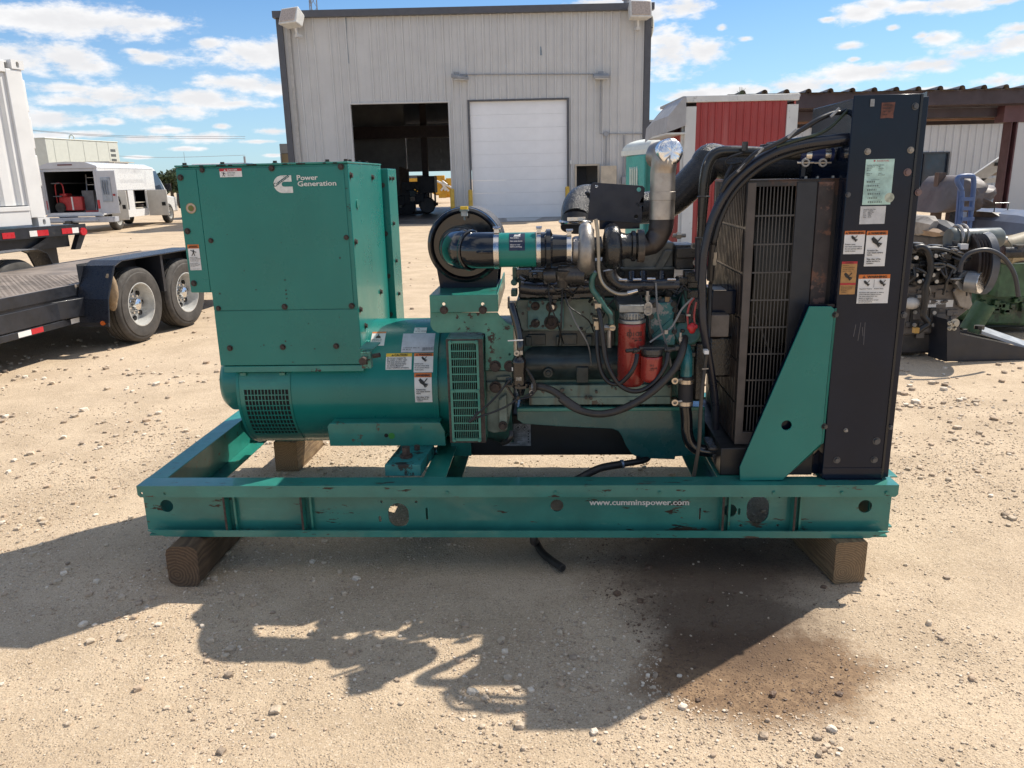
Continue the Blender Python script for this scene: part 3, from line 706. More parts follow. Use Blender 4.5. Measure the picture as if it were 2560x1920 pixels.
for k in range(26):
    xx, zz = r0.uniform(-1.5,.55), r0.uniform(.1,1.35); sx = r0.uniform(.08,.3); b.box(xx-sx,xx+sx,r0.uniform(-.3,.1),r0.uniform(.3,.9),max(.0,zz-sx),zz+sx*.8)
b.build('engine_block', tm, t, bevel=.01); B().box(-1.5,.6,.2,.7,0,.12).build('base', tm, t)
t = thing('pallet_rack', 'dim upright rack of poles along the back of the open bay', 'rack', (ifl(1010,500,Yi+2).x, Yi+2, .012)); b = B(); ox = ifl(1010,500,Yi+2).x
for k, xx in enumerate((975, 1010, 1050, 1090)): a_ = ifl(xx, 120+15*k, Yi+2); b.box(a_.x-ox-.07, a_.x-ox+.07, 0, .14, 0, a_.z)
b.build('post', M('dim_wood', (.16,.11,.08), .7, var=.3), t)
t = thing('door_pull_chain', 'row of small bright pull handles on the shut rear door', 'chain', (at('W3',1308,1075,WY+DEP-.4).x, WY+DEP-.4, at('W3',1308,1075,WY+DEP-.4).z)); b = B(); z0 = at('W3',1308,1075,WY+DEP-.4).z
for yy in (958, 1040, 1115, 1190): zz = at('W3',1308,yy,WY+DEP-.4).z-z0; b.box(-.04,.04,0,.06,zz-.1,zz+.1)
b.build('handle', M('galvanised_white', (.75,.75,.75), .3), t)
# yellow machines beyond the rear opening
ym = M('machine_yellow', (.62,.34,.03), .45, var=.2, vs=2)
Yb = WY+DEP+9
a_, c_ = at('Y',1050,320,Yb), at('Y',1300,545,Yb); t = thing('yellow_container', 'bright yellow equipment box seen through the open bay', 'container', ((a_.x+c_.x)/2, Yb, 0)); w_ = (c_.x-a_.x)/2+.4
b = B().box(-w_,w_,0,2.4,c_.z,a_.z)
b.build('body', ym, t, bevel=.02); B().box(-w_,w_,.05,2.35,a_.z+.003,a_.z+.2).build('roof', trimm, t); B().box(-w_,w_,.1,2.3,0,c_.z-.003).build('skid', tm, t)
a_, c_ = at('Y',1600,300,Yb-1), at('Y',1900,640,Yb-1); t = thing('yellow_engine', 'yellow engine unit with white pipes seen through the open bay', 'engine', ((a_.x+c_.x)/2, Yb-1, 0)); b = B(); r0 = random.Random(9); w_ = (c_.x-a_.x)/2
for k in range(30): xx = r0.uniform(-w_,w_); zz = r0.uniform(.5,a_.z*.9); s_ = r0.uniform(.1,.35); b.box(xx-s_,xx+s_,r0.uniform(-.3,.2),r0.uniform(.3,1),max(.02,zz-s_),zz+s_)
b.build('body', ym, t, bevel=.02); b = B()
for k in range(5): b.cyl((r0.uniform(-w_,w_*.5),-.35,a_.z*.8+r0.uniform(-.2,.1)), (r0.uniform(-w_*.5,w_),-.4,a_.z*.55+r0.uniform(-.2,.3)), .07, n=8)
b.build('pipe', lampw, t)
# ------------------------------------------------------------------ the generator set
gs = thing('generator_set', 'green and black diesel generator set on a long green skid in mid yard', 'generator', gO, -PSI)
SMALL = set('bolt head_bolt bright_stud bracket elbow_rib lattice cable_tie tool hanging_tool hanging_strap hanging_hose louvre vent_slot clamp_screw hose_fitting clamp_eye hose_clamp brass_union guard_wires vent_grille guard_grille side_slats sensor_fitting scratch motor_band pipe fuel_line cross_strap port_plug wire_clip cover_latch handle rung'.split())
def P(name, b, m, parent=None, **k):
    o = b.build(name, m, parent or gs, **k)
    if name in SMALL: o['kind'] = 'stuff'
    return o
_hb = {}
def HB(name, items, m, parent, h=.008):        # hexagon bolts, each an object of its own sharing one mesh
    for p, d, r in items:
        k = (name, round(r, 4), m.name)
        if k not in _hb: _hb[k] = B().hexbolt((0,0,0), (0,0,1), r, h).build(name, m, None, mesh_only=True)
        o = put(name, _hb[k], parent, p); o.rotation_euler = V(d).to_track_quat('Z', 'Y').to_euler()
def C(b, e): return e
Wd = 1.34                                            # skid width
zT = L('D',1100,1049,0).z; zTl = L('D',1100,1074,0).z; zB1 = L('D',1100,1147,0).z; zB = L('D',1100,1161,0).z
sx0 = L('D',296,1062,0).x; sx1 = L('D',1941,1062,0).x; wx0 = L('D',315,1110,.05).x; wx1 = L('D',1922,1110,.05).x
bx0, bx1 = L('D',318,1150,0).x, L('D',1922,1150,0).x
def hole(x, y, rx, ry=None):
    p = L('D',x,y,.05); s = abs(L('D',x+10,y,.05).x-p.x)/10
    return circ(p.x, p.z, rx*s, 22) if ry is None else obround(p.x, p.z, 2*rx*s, 2*ry*s, 8)
holes = [hole(360,1093,14), hole(861,1113,22,28), hole(1203,1092,14), hole(1577,1103,15), hole(1637,1101,24,33), hole(1869,1094,15)]
holes += [hole(824,1084,3), hole(899,1084,3), hole(821,1121,3,7), hole(1597,1105,2.5,8), hole(1512,1110,2,14), hole(922,1110,2,14), hole(1600,1135,3), hole(1680,1135,3), hole(1603,1073,3), hole(1684,1073,3)]
def front_rail(y0, s, name, lab=None):
    Y = lambda y: y0+s*y
    b = B()
    b.box(sx0, sx1, min(Y(0),Y(.09)), max(Y(0),Y(.09)), zT-.007, zT)
    for fx in (306, 356): pass
    lipholes = [circ(L('D',fx,1066,0).x, L('D',fx,1066,0).z, .006, 10) for fx in (306, 356)] if s > 0 else []
    b.plate([(sx0,zTl+.01),(sx0+.01,zTl),(sx1-.01,zTl),(sx1,zTl+.01),(sx1,zT-.0072),(sx0,zT-.0072)], lipholes, Y(0), Y(.007))
    b.plate([(wx0,zB+.008),(wx1,zB+.008),(wx1,zT-.0075),(wx0,zT-.0075)], holes if s > 0 else (), Y(.05), Y(.057))
    b.box(bx0+.005, bx1-.005, min(Y(.0072),Y(.09)), max(Y(.0072),Y(.09)), zB+.001, zB+.0078)
    b.plate([(bx0,zB1-.002),(bx0+.075,zB),(bx1-.075,zB),(bx1,zB1-.002),(bx1-.004,zB1),(bx0+.004,zB1)], (), Y(0), Y(.007))
    return P(name, b, rail_paint, bevel=.003)
rail = front_rail(0, 1, 'front_rail'); rail2 = front_rail(Wd, -1, 'rear_rail')
for fx in (490, 655, 1560, 1714):
    x = L('D',fx,1110,.02).x; P('stiffener', B().box(x-.004, x+.004, .006, .0495, zB+.009, zT-.008), green_worn, rail); P('stiffener_edge', B().box(x-.0042, x+.0042, .003, .0058, zB+.009, zT-.008), rustm, rail)
    xx = x+.03; P('stiffener', B().box(xx-.004, xx+.004, .03, .0495, zB+.009, zT-.008), green_worn, rail)
HB('rail_bolt', [((L('D',x,1064,0).x,-.0005,L('D',x,1064,0).z),(0,-1,0),.006) for x in (966,1200,1425,1672,1819,1915)], green_worn, rail, .004)
for yy, ww in ((1066,90),):
    pass
# url lettering on the rail web
def planar(c, x, y, yl):
    o = L(c, x, y, yl); return lambda u, v, h: (o.x+u, yl-h, o.z+v)
p0, p1 = L('Kb',1210,252,.05), L('Kb',1973,252,.05)
st = Sticker(planar('Kb',1210,252,.05)); st.text('www.cumminspower.com', 0, 0, .034, letterS, .05, width=p1.x-p0.x); st.build('lettering', rail)
# end members and cross members
def cross(x0, x1, name, inner, m=green_worn):
    b = B().box(x0, x1, .092, Wd-.092, zT-.0067, zT-.0003).box(x0, x1, .092, Wd-.092, zB+.001, zB+.008)
    xw = x1-.007 if inner < 0 else x0; b.box(xw, xw+.007, .092, Wd-.092, zB+.0082, zT-.0069)
    return P(name, b, m, bevel=.002)
cross(sx0, sx0+.085, 'end_rail', 1); cross(sx1-.085, sx1, 'end_rail', -1)
xc = L('D',955,1010,.3).x; cross(xc-.045, xc+.045, 'crossmember', 1); xc2 = L('D',1552,1015,.3).x; cross(xc2-.05, xc2+.05, 'crossmember', -1); cross(xc2+.55, xc2+.65, 'crossmember', 1)
# engine feet: block on the skid and upright plate above it
f0, f1 = L('D',835,1037,.12).x, L('D',912,1037,.12).x
zfb = zT+.05
b = B().hexa([(f0,.1,zT+.001),(f1,.1,zT+.001),(f1+.02,.35,zT+.001),(f0+.02,.35,zT+.001),(f0,.1,zfb),(f1,.1,zfb),(f1+.02,.35,zfb),(f0+.02,.35,zfb)])
b.box(f0+.03, f1+.03, .352, .362, zT+.001, L('D',830,966,.36).z)
P('mounting_foot', b, teal_chip, bevel=.003)
b = B(); p = ((f0+f1)/2, .19, zfb); b.cyl(p, (p[0],p[1],zfb+.012), .026, n=18).cyl((p[0],p[1],zfb+.012), (p[0],p[1],zfb+.045), .018, n=6); P('foot_bolt', b, rustm); P('foot_bolt', B().cyl((p[0]+.03,.28,zfb),(p[0]+.03,.28,zfb+.02),.013,n=6), rustm)

# ---- alternator
AY_, AR = .66, .283
tp, bt = L('D',870,687,AY_-.05), L('D',760,949,AY_-.1)
AZc = L('D',760,818,AY_-AR).z
# centre from the two tangents
def tang(c, x, y):
    d = ray(c, x, y); dy = d.dot(gY); return atan2(-d.z, dy)
ta, tb = tang('D',870,687), tang('D',800,949); tm_ = (ta+tb)/2; Ya = GY0+AY_
AZc = CAMH-Ya*tan(tm_); AR = sin((tb-ta)/2)*Ya/cos(tm_)
def cyl_pt(c, x, y, r=None):
    r = r or AR; yl = AY_-r
    for _ in range(10):
        p = L(c, x, y, yl); s = max(-.98, min(.98, (p.z-AZc)/r)); yl = AY_-r*cos(asin(s))
    return p.x, asin(s)
def wrap(c, x, y, r=None):
    r = r or AR; ux, a0 = cyl_pt(c, x, y, r)
    def fn(u, v, h): a = a0+v/r; return (ux+u, AY_-(r+h)*cos(a), AZc+(r+h)*sin(a))
    return fn
ax0, ax1 = L('D',512,850,AY_-AR).x, L('D',946,850,AY_-AR).x
b = B().lathe([(0,AR-.03),(0,AR+.006),(.012,AR+.006),(.013,AR),(ax1-ax0-.02,AR),(ax1-ax0-.019,AR+.004),(ax1-ax0,AR+.004),(ax1-ax0,AR-.01),(ax1-ax0+.06,AR-.012),(ax1-ax0+.06,AR-.08)], (ax0,AY_,AZc), (1,0,0), 72)
alt = P('alternator_body', b, green)
rx0 = L('D',463,830,AY_-.14).x
b = B().lathe([(0,.05),(.0,AR*.30),(.015,AR*.42),(.04,AR*.49),(ax0-rx0+.03,AR*.5)], (rx0,AY_,AZc), (1,0,0), 48); P('bearing_cover', b, green)
# wrapped cover with the vent
def cyl_patch(c, x0, x1, y0, y1, th, m, name, parent, r=AR, nu=2, nv=14):
    ua, aa = cyl_pt(c, x0, y0, r); ub, ab = cyl_pt(c, x1, y1, r); b = B(); vs = []; fs = []
    for lay in (r+th, r-.004):
        for j in range(nv+1):
            a = aa+(ab-aa)*j/nv
            for i in range(nu+1): vs.append((ua+(ub-ua)*i/nu, AY_-lay*cos(a), AZc+lay*sin(a)))
    k = (nu+1)*(nv+1)
    for j in range(nv):
        for i in range(nu): q = j*(nu+1)+i; fs += [(q,q+1,q+nu+2,q+nu+1), (k+q,k+q+nu+1,k+q+nu+2,k+q+1)]
    ring = [i for i in range(nu+1)]+[j*(nu+1)+nu for j in range(1,nv+1)]+[nv*(nu+1)+i for i in range(nu-1,-1,-1)]+[j*(nu+1) for j in range(nv-1,0,-1)]
    for i in range(len(ring)): a_, c_ = ring[i], ring[(i+1) % len(ring)]; fs.append((a_, c_, k+c_, k+a_))
    return P(name, b.add(vs, fs), m, parent)
# the cover runs from just under the tray to the underside, with a hole lattice low down
uL, aT = cyl_pt('D',514,806); uR, _ = cyl_pt('D',627,806); aB = -1.02
gu0, ga0 = cyl_pt('2',330,700); gu1, ga1 = cyl_pt('2',660,700); ga1_ = cyl_pt('2',560,1022)[1]
Rc = AR+.004
def cpos(u, a, r): return (u, AY_-r*cos(a), AZc+r*sin(a))
b = B(); nr, nc = 10, 13
us = [gu0+(gu1-gu0)*i/nc for i in range(nc+1)]; as_ = [ga0+(ga1_-ga0)*j/nr for j in range(nr+1)]
def strip(u0, u1, a0, a1, n=3):
    vs = []; fs = []
    for r in (Rc, Rc-.004):
        for j in range(n+1): a = a0+(a1-a0)*j/n; vs += [cpos(u0,a,r), cpos(u1,a,r)]
    k = 2*(n+1)
    for j in range(n): q = 2*j; fs += [(q,q+1,q+3,q+2),(k+q,k+q+2,k+q+3,k+q+1),(q,q+2,k+q+2,k+q),(q+1,k+q+1,k+q+3,q+3)]
    fs += [(0,k,k+1,1),(2*n,2*n+1,k+2*n+1,k+2*n)]
    b.add(vs, fs)
strip(uL, uR, aT, ga0, 8); strip(uL, uR, ga1_, aB, 6); strip(uL, gu0, ga0, ga1_, 8); strip(gu1, uR, ga0, ga1_, 8)
cover = P('vent_cover', b, green_worn, alt)
b = B(); wbar = (us[1]-us[0])*.24
for u in us[1:-1]: strip(u-wbar/2, u+wbar/2, ga0, ga1_, 14)
da = (as_[1]-as_[0])*.16
for a in as_[1:-1]: strip(gu0, gu1, a-da/2, a+da/2, 1)
P('vent_grille', b, green_worn, alt)
b = B(); vs = []; fs = []
for j in range(13): a = ga0+(ga1_-ga0)*j/12; vs += [cpos(gu0,a,AR+.0006), cpos(gu1,a,AR+.0006)]
b.add(vs, [(2*j,2*j+1,2*j+3,2*j+2) for j in range(12)]); P('vent_shade_sheet', b, shade_and_black, alt)  # dark sheet on the closed body, painted as the shade behind the grille
b = B()
for u in (uL+.03, uR-.03): b.add([cpos(u-.012,aT+.06,AR+.004),cpos(u+.012,aT+.06,AR+.004),cpos(u+.012,aT-.03,AR+.007),cpos(u-.012,aT-.03,AR+.007)], [(0,1,2,3)]); q_ = cpos(u,aT-.02,AR+.012); b.box(q_[0]-.012,q_[0]+.012,q_[1]-.006,q_[1]+.012,q_[2]-.006,q_[2]+.006)
P('cover_latch', b, green_worn, alt)
# feet of the alternator
FA = .33
z0, z1 = L('D',830,963,FA).z, L('D',830,914,FA).z; xa, xb = L('D',709,940,FA).x, L('D',962,940,FA).x
b = B().plate([(xa+.004,z0),(xb,z0),(xb-.002,z1-.035),(xb-.02,z1),(xa+.01,z1),(xa,z1-.015)], (), FA, FA+.01).plate([(xa+.012,z1-.008),(xb-.022,z1-.008),(xb-.022,z1),(xa+.012,z1)], (), FA+.0105, FA+.2).box(xa+.01,xb-.01,FA+.0105,FA+.2,z0,z0+.008)
P('alternator_foot', b, green_worn, bevel=.002)
p = L('2',1392,1042,FA); b = B().cyl((p.x,FA-.001,p.z),(p.x,FA+.005,p.z),.009,n=14); P('bolt_hole', b, shade_and_black); p = L('2',1432,1045,FA); P('ground_mark', B().cyl((p.x,FA-.0015,p.z),(p.x,FA,p.z),.014,n=18), lgreenS)
z0, z1 = L('D',620,952,.9).z, L('D',620,928,.9).z; xa2 = L('D',522,940,.9).x
P('alternator_foot', B().plate([(xa2+.05,z0),(xb,z0),(xb,z1+.05),(xa2,z1+.05),(xa2,z1+.01)], (), .9, .91).box(xa2+.05,xb,.9101,1.0,z0,z0+.008), green_worn, bevel=.002)

# ---- control box
BY, BD = .36, .62
bl = (L('1',118,170,BY).x+L('1',238,1140,BY).x)/2; bl2 = (L('1',405,1150,BY).x+L('1',450,1640,BY).x)/2; br = (L('1',1440,140,BY).x+L('1',1550,1640,BY).x)/2
bt = (L('1',118,172,BY).z+L('1',1440,142,BY).z)/2; bn = L('1',320,1143,BY).z; bb = L('2',700,518,BY).z; bb2 = L('2',700,568,BY).z
bx = B()
bx.plate([(bl2,bb),(br,bb),(br,bt-.004),(bl,bt-.004),(bl,bn),(bl2,bn)], (), BY+.004, BY+BD)
box_ = P('control_box', bx, green, bevel=.003)
# removable front panel laid over it, split along the lower seam; top lid lip
zs = L('1',900,1275,BY).z; xsr = L('1',1425,400,BY).x
P('access_panel', B().plate([(bl2+.001,zs+.0015),(br-.018,zs+.0015),(br-.018,bt-.012),(bl+.085,bt-.012),(bl+.085,bn+.002),(bl2+.001,bn+.002)], (), BY, BY+.0036), green, box_, bevel=.0012)
P('access_panel', B().plate([(bl,bn+.002),(bl+.083,bn+.002),(bl+.083,bt-.012),(bl,bt-.012)], (), BY+.0004, BY+.0036), green, box_, bevel=.0012)
P('access_panel', B().box(bl2+.001, br-.001, BY, BY+.0036, bb+.002, zs-.0015), green, box_, bevel=.0012)
P('box_lid', B().box(bl-.003, br+.002, BY-.004, BY+BD+.004, bt-.0035, bt+.004), green_worn, box_, bevel=.002)
P('tray', B().hexa([(bl2+.015,BY-.002,bb2),(br+.006,BY-.002,bb2),(br+.006,BY+BD,bb2),(bl2+.015,BY+BD,bb2),(bl2+.012,BY+.001,bb-.002),(br+.006,BY+.001,bb-.002),(br+.006,BY+BD,bb-.002),(bl2+.012,BY+BD,bb-.002)]), green_worn, box_, bevel=.003)
hb = []
def fb(c, x, y, r=.011): p = L(c,x,y,BY); hb.append(((p.x,BY-.0005,p.z),(0,-1,0),r))
for (x, y) in ((158,258),(325,200),(212,670),(392,742),(261,1070),(858,186),(1390,175),(1432,718),(1473,1243),(958,1250),(450,1262),(538,1568),(944,1560),(1354,1552)): fb('1',x,y,.0095 if x not in (392,450,1432,325) else .008)
for (x) in (180,472,878,1282,1425): p = L('1',x,155,BY+.02); hb.append(((p.x,BY+.03,bt+.004),(0,0,1),.009))
for yy in (.12,.28,.42): hb.append(((br-.02,BY+yy,bt+.004),(0,0,1),.008))
for (y, z) in ((.03,.94),(.03,.62),(.03,.28),(.10,.18),(.42,.93),(.44,.3),(.05,-.02)): hb.append(((br,BY+y,bb+(bt-bb)*z),(1,0,0),.010))
HB('box_bolt', hb, rustm, box_)
p = (br+.0005, BY+.11, bb+(bt-bb)*.8); P('knockout_plug', B().cyl((p[0],p[1],p[2]),(p[0]+.004,p[1],p[2]),.02,n=20), green_worn, box_)
# bracket tucked at the lower right of the box
z_ = L('2',1260,450,.15).z; x_ = L('2',1235,450,.15).x
P('tray_bracket', B().box(x_-.012,x_+.025,.13,.165,z_-.045,z_+.02).box(x_-.03,x_+.03,.166,.3,z_+.021,z_+.026), green_rust, box_); P('bracket_bolt', B().cyl((x_,.128,z_-.01),(x_,.10,z_-.01),.016,n=8).cyl((x_+.03,.15,z_),(x_+.06,.15,z_+.005),.01,n=6), rustm, box_)
# second box behind
ry0 = BY+BD+.02; r2 = L('1',1752,230,ry0).x; rt2 = L('1',1700,190,ry0).z; rb2 = L('1',1760,1325,ry0).z-.05
sb = P('outlet_box', B().box(bl+.25, r2, ry0, ry0+.2, rb2, rt2), green, bevel=.003)
hb = []
for (yy, zz) in ((.03,.94),(.05,.66),(.06,.42),(.08,.2),(.10,.94)): hb.append(((r2,ry0+yy,rb2+(rt2-rb2)*zz),(1,0,0),.008))
for zz in (.9,.6,.33,.08): hb.append(((r2-.03,ry0,rb2+(rt2-rb2)*zz),(0,-1,0),.009))
HB('box_bolt', hb, rustm, sb)
P('cable_duct', B().box(br-.15, r2-.02, BY+.1, ry0+.1, AZc+AR-.06, bb2-.001), green, bevel=.004)
b = B(); r0 = random.Random(19)
for k in range(26):
    x, z = (r0.uniform(bl2+.03,br-.02), r0.uniform(bb+.02,bt-.05)) if k > 12 else (r0.choice((br-.004,br-.012,bl2+.2,br-.3)), r0.uniform(bb,bt)); w_, h_ = r0.uniform(.0012,.004), r0.uniform(.001,.0035); b.box(x-w_,x+w_,BY-.0004,BY-.0001,z-h_,z+h_)
for k in range(14): x = r0.uniform(bl,br); w_ = r0.uniform(.003,.014); b.box(x-w_,x+w_,BY-.0046,BY-.0041,bt-.003,bt+.002)
P('paint_chip', b, M('chip_dark', (.022,.018,.016), .7, var=.2), box_)['kind'] = 'stuff'
# prints on the box
st = Sticker(planar('1',455,190,BY)); w, h = L('1',626,190,BY).x-L('1',455,190,BY).x, L('1',455,190,BY).z-L('1',455,256,BY).z
def man(s, cx, cy, k, m):      # figure struck by a bolt
    s.poly(circ(cx,cy+.36*k,.1*k,10), m); s.poly([(cx-.12*k,cy+.25*k),(cx+.1*k,cy+.25*k),(cx+.05*k,cy-.1*k),(cx-.1*k,cy-.05*k)], m)
    for a_, c_ in (((-.1,.22),(-.45,.4)),((.08,.22),(.42,.05)),((-.06,-.05),(-.3,-.45)),((.02,-.05),(.18,-.48))):
        d = V((c_[0]-a_[0],c_[1]-a_[1])); n = V((-d.y,d.x)).normalized()*.05
        s.poly([(cx+(a_[0]+n.x)*k,cy+(a_[1]+n.y)*k),(cx+(a_[0]-n.x)*k,cy+(a_[1]-n.y)*k),(cx+(c_[0]-n.x)*k,cy+(c_[1]-n.y)*k),(cx+(c_[0]+n.x)*k,cy+(c_[1]+n.y)*k)], m)
def tri(s, u, v, k, m, mk):
    s.poly([(u,v),(u+k,v),(u+k/2,v+k*.88)], m); s.text('!', u+k*.4, v+k*.12, k*.75, mk, .02)
def hand(s, cx, cy, k, m, w):  # hand cut by a blade
    s.poly([(cx-.45*k,cy+.3*k),(cx-.28*k,cy+.5*k),(cx+.08*k,cy+.2*k),(cx+.2*k,cy-.05*k),(cx+.02*k,cy-.2*k),(cx-.28*k,cy-.02*k)], m)
    s.poly([(cx+.02*k,cy),(cx+.1*k,cy-.04*k),(cx+.5*k,cy+.46*k),(cx+.36*k,cy+.46*k)], m)
    for i, (dx, dy) in enumerate(((.5,-.12),(.46,-.24),(.36,-.36),(.24,-.44))):
        a_ = (cx+.14*k-.03*i*k, cy-.06*k-.03*i*k); n = .035*k
        s.poly([(a_[0]-n,a_[1]-n),(a_[0]+n,a_[1]+n),(cx+dx*k+n,cy+dy*k+n),(cx+dx*k-n,cy+dy*k-n)], m)
def lines(s, L_, u, v, size, lead, m=blackS, bold=.02, width=None):
    for i, tx in enumerate(L_):
        if tx: s.text(tx, u, v-i*lead, size, m, bold)
st.rect(0,0,w,-h,whiteS).rect(0,0,w,-h*.32,redS); tri(st, w*.2, -h*.27, h*.24, whiteS, redS); st.text('DANGER', w*.35, -h*.26, h*.27, whiteS, .02, width=w*.46); man(st, w*.19, -h*.66, h*.55, blackS)
lines(st, ('Hazardous voltage.','Will cause severe','injury or death.'), w*.36, -h*.5, h*.13, h*.18); st.build('danger_label', box_)
# emblem: a C with the name across its upper arm, and two words
o1, o2 = L('1',880,378,BY), L('1',1012,240,BY); ew, eh = o2.x-o1.x, o2.z-o1.z
st = Sticker(planar('1',880,378,BY)); r_ = eh*.5
pts = [(ew*.97,eh),(ew*.47,eh)]+[(ew*.47+ew*.47*cos(a), eh*.5+eh*.5*sin(a)) for a in [pi/2+pi*i/16 for i in range(1,16)]]+[(ew*.47,0),(ew,0),(ew,eh*.36),(ew*.60,eh*.36)]
pts += [(ew*.56+ew*.13*cos(a), eh*.5+eh*.14*sin(a)) for a in [1.5*pi-pi*i/8 for i in range(1,8)]]+[(ew*.6,eh*.64),(ew*.97,eh*.64)]
st.poly(pts, letterS); an = atan2(eh*.62, ew*.86); st.text('Cummins', ew*.04, eh*.33, eh*.29, M('emblem_green', (.010,.08,.075), .5), .04, rot=an, width=None); st.build('emblem', box_)
a_, c_ = L('1',1050,280,BY), L('1',1352,320,BY); k_ = (L('1',1050,240,BY).z-a_.z)*1.38
st = Sticker(planar('1',1050,278,BY)); st.text('Power', 0, 0, k_, letterS, .045, width=L('1',1214,280,BY).x-a_.x); st.text('Generation', .002, c_.z-a_.z, k_, letterS, .045, width=c_.x-a_.x); st.build('lettering', box_)
p = L('1',239,494,BY); st = Sticker(lambda u,v,h: (p.x+u, BY-h, p.z+v)); R_ = .0215
st.poly(circ(0,0,R_,28), M('seal_gold', (.30,.26,.08), .45, var=.1)); st.poly(circ(0,0,R_*.9,28), M('seal_cream', (.55,.5,.4), .5, var=.1)); st.poly(circ(0,0,R_*.58,24), M('seal_olive', (.14,.15,.03), .45, var=.1))
for i, ch in enumerate('PROTOTYPE TEST'): a_ = radians(205-i*17.5); st.text(ch, R_*.66*cos(a_), R_*.66*sin(a_), R_*.26, redS, .02, rot=a_-pi/2)
for i, ch in enumerate('SUPPORTED'): a_ = radians(232+i*15); st.text(ch, R_*.86*cos(a_), R_*.86*sin(a_), R_*.26, redS, .02, rot=a_+pi/2)
st.build('round_seal', box_)
def sticker(c, x0, y0, x1, y1, yl, name, parent, draw, fn=None):
    fn = fn or planar(c, x0, y0, yl); a_, c_ = (L(c,x0,y0,yl), L(c,x1,y1,yl)) if yl is not None else (None, None)
    st = Sticker(fn); return st, abs(c_.x-a_.x), abs(a_.z-c_.z)
st, w, h = sticker('1',210,773,322,968,BY,0,0,0); st.rect(0,0,w,-h,whiteS).rect(0,0,w,-h*.155,orangeS); tri(st,w*.06,-h*.13,h*.1,blackS,orangeS); st.text('WARNING',w*.2,-h*.13,h*.13,blackS,.02,width=w*.7); man(st,w*.48,-h*.32,h*.26,blackS)
lines(st,('Hazardous voltage.','Touching uninsulated parts','can cause severe injury','or property damage.','','Service by qualified','personnel only through','approved installation','procedures.','','See operator manual.'),w*.1,-h*.51,h*.042,h*.045); st.build('warning_label', box_)
# prints wrapped round the alternator
def wl(c, x0, y0, x1, y1):
    ua, aa = cyl_pt(c,x0,y0); ub, ab = cyl_pt(c,x1,y1); return Sticker(wrap(c,x0,y0)), abs(ub-ua), abs(aa-ab)*AR
st, w, h = wl('2',1393,430,1580,550); st.rect(0,0,w,-h,whiteS).rect(0,0,w,-h*.22,yellowS); tri(st,w*.2,-h*.19,h*.16,blackS,yellowS); st.text('CAUTION',w*.32,-h*.19,h*.2,blackS,.045,width=w*.5)
lines(st,('Do not use generator fan','for rotating or lifting rotor.','Will cause damage to fan.','Can cause personal injury.','See Service Manual for','proper installation procedure.'),w*.05,-h*.34,h*.108,h*.118,bold=.03); st.build('caution_label', alt)
st, w, h = wl('2',1602,428,1742,570); st.rect(0,0,w,-h,whiteS).rect(0,0,w,-h*.17,orangeS); tri(st,w*.08,-h*.14,h*.12,blackS,orangeS); st.text('WARNING',w*.23,-h*.14,h*.15,blackS,.045,width=w*.68); hand(st,w*.52,-h*.34,h*.3,blackS,whiteS)
lines(st,('Rotating parts.','Can cause severe injury.','Do not operate without','guards in place.'),w*.05,-h*.6,h*.075,h*.1,bold=.03); st.build('warning_label', alt)
st, w, h = wl('2',1602,575,1738,792); st.rect(0,0,w,-h,whiteS).rect(0,0,w,-h*.15,orangeS); tri(st,w*.06,-h*.12,h*.1,blackS,orangeS); st.text('WARNING',w*.2,-h*.125,h*.115,blackS,.045,width=w*.7); hand(st,w*.5,-h*.34,h*.33,blackS,whiteS)
lines(st,('Rotating fan.','Can cause severe','injury.','','Stay clear of fan','when engine is','running.'),w*.1,-h*.58,h*.066,h*.062,bold=.03); st.build('warning_label', alt)
st, w, h = wl('2',1520,282,1762,420); st.rect(0,0,w,-h,greyS); st.rect(w*.77,-h*.2,w*.98,-h*.68,M('plate_line',(.33,.35,.42),.4,var=0))
st.rect(w*.775,-h*.205,w*.975,-h*.675,greyS)
for i in range(5): st.rect(w*.78,-h*(.28+.08*i),w*.97,-h*(.287+.08*i),M('plate_line2',(.3,.32,.4),.4,var=0),nv=1)
for i in range(22): st.rect(w*(.6+.016*i),-h*.79,w*(.6+.016*i+.009*((i*7) % 3+1)/3),-h*.95,blackS,nv=1)
lines(st,('ALTERNATOR  SERIAL  No','REF  400  HZ'),w*.06,-h*.86,h*.06,h*.08); st.build('data_plate', alt)
st, w, h = wl('2',1290,270,1375,372); st.rect(0,0,w,-h,whiteS).rect(0,0,w,-h*.12,orangeS); st.poly([(w*.3,-h*.5),(w*.7,-h*.5),(w*.62,-h*.32),(w*.54,-h*.3),(w*.53,-h*.16),(w*.47,-h*.16),(w*.46,-h*.3),(w*.38,-h*.32)],blackS); lines(st,('Lifting device only.','Do not lift the set','from this eye.','Can fall.'),w*.06,-h*.6,h*.075,h*.11); st.build('warning_label', alt)
st, w, h = wl('2',1605,238,1690,278); st.rect(0,0,w,-h,whiteS); st.text('UL',w*.2,-h*.35,h*.3,blackS,.02); lines(st,('LISTED  GENERATOR',),w*.1,-h*.75,h*.18,h*.2); st.build('approval_label', alt)

# ---- flywheel end: vented guard, adaptor plates
GYf = .21
gx0, gx1 = (L('5',178,545,GYf).x+L('5',205,1350,GYf).x)/2, (L('5',470,545,GYf).x+L('5',492,1350,GYf).x)/2
gz1, gz0 = L('5',320,535,GYf).z, L('5',350,1360,GYf).z
b = B(); fw = .024
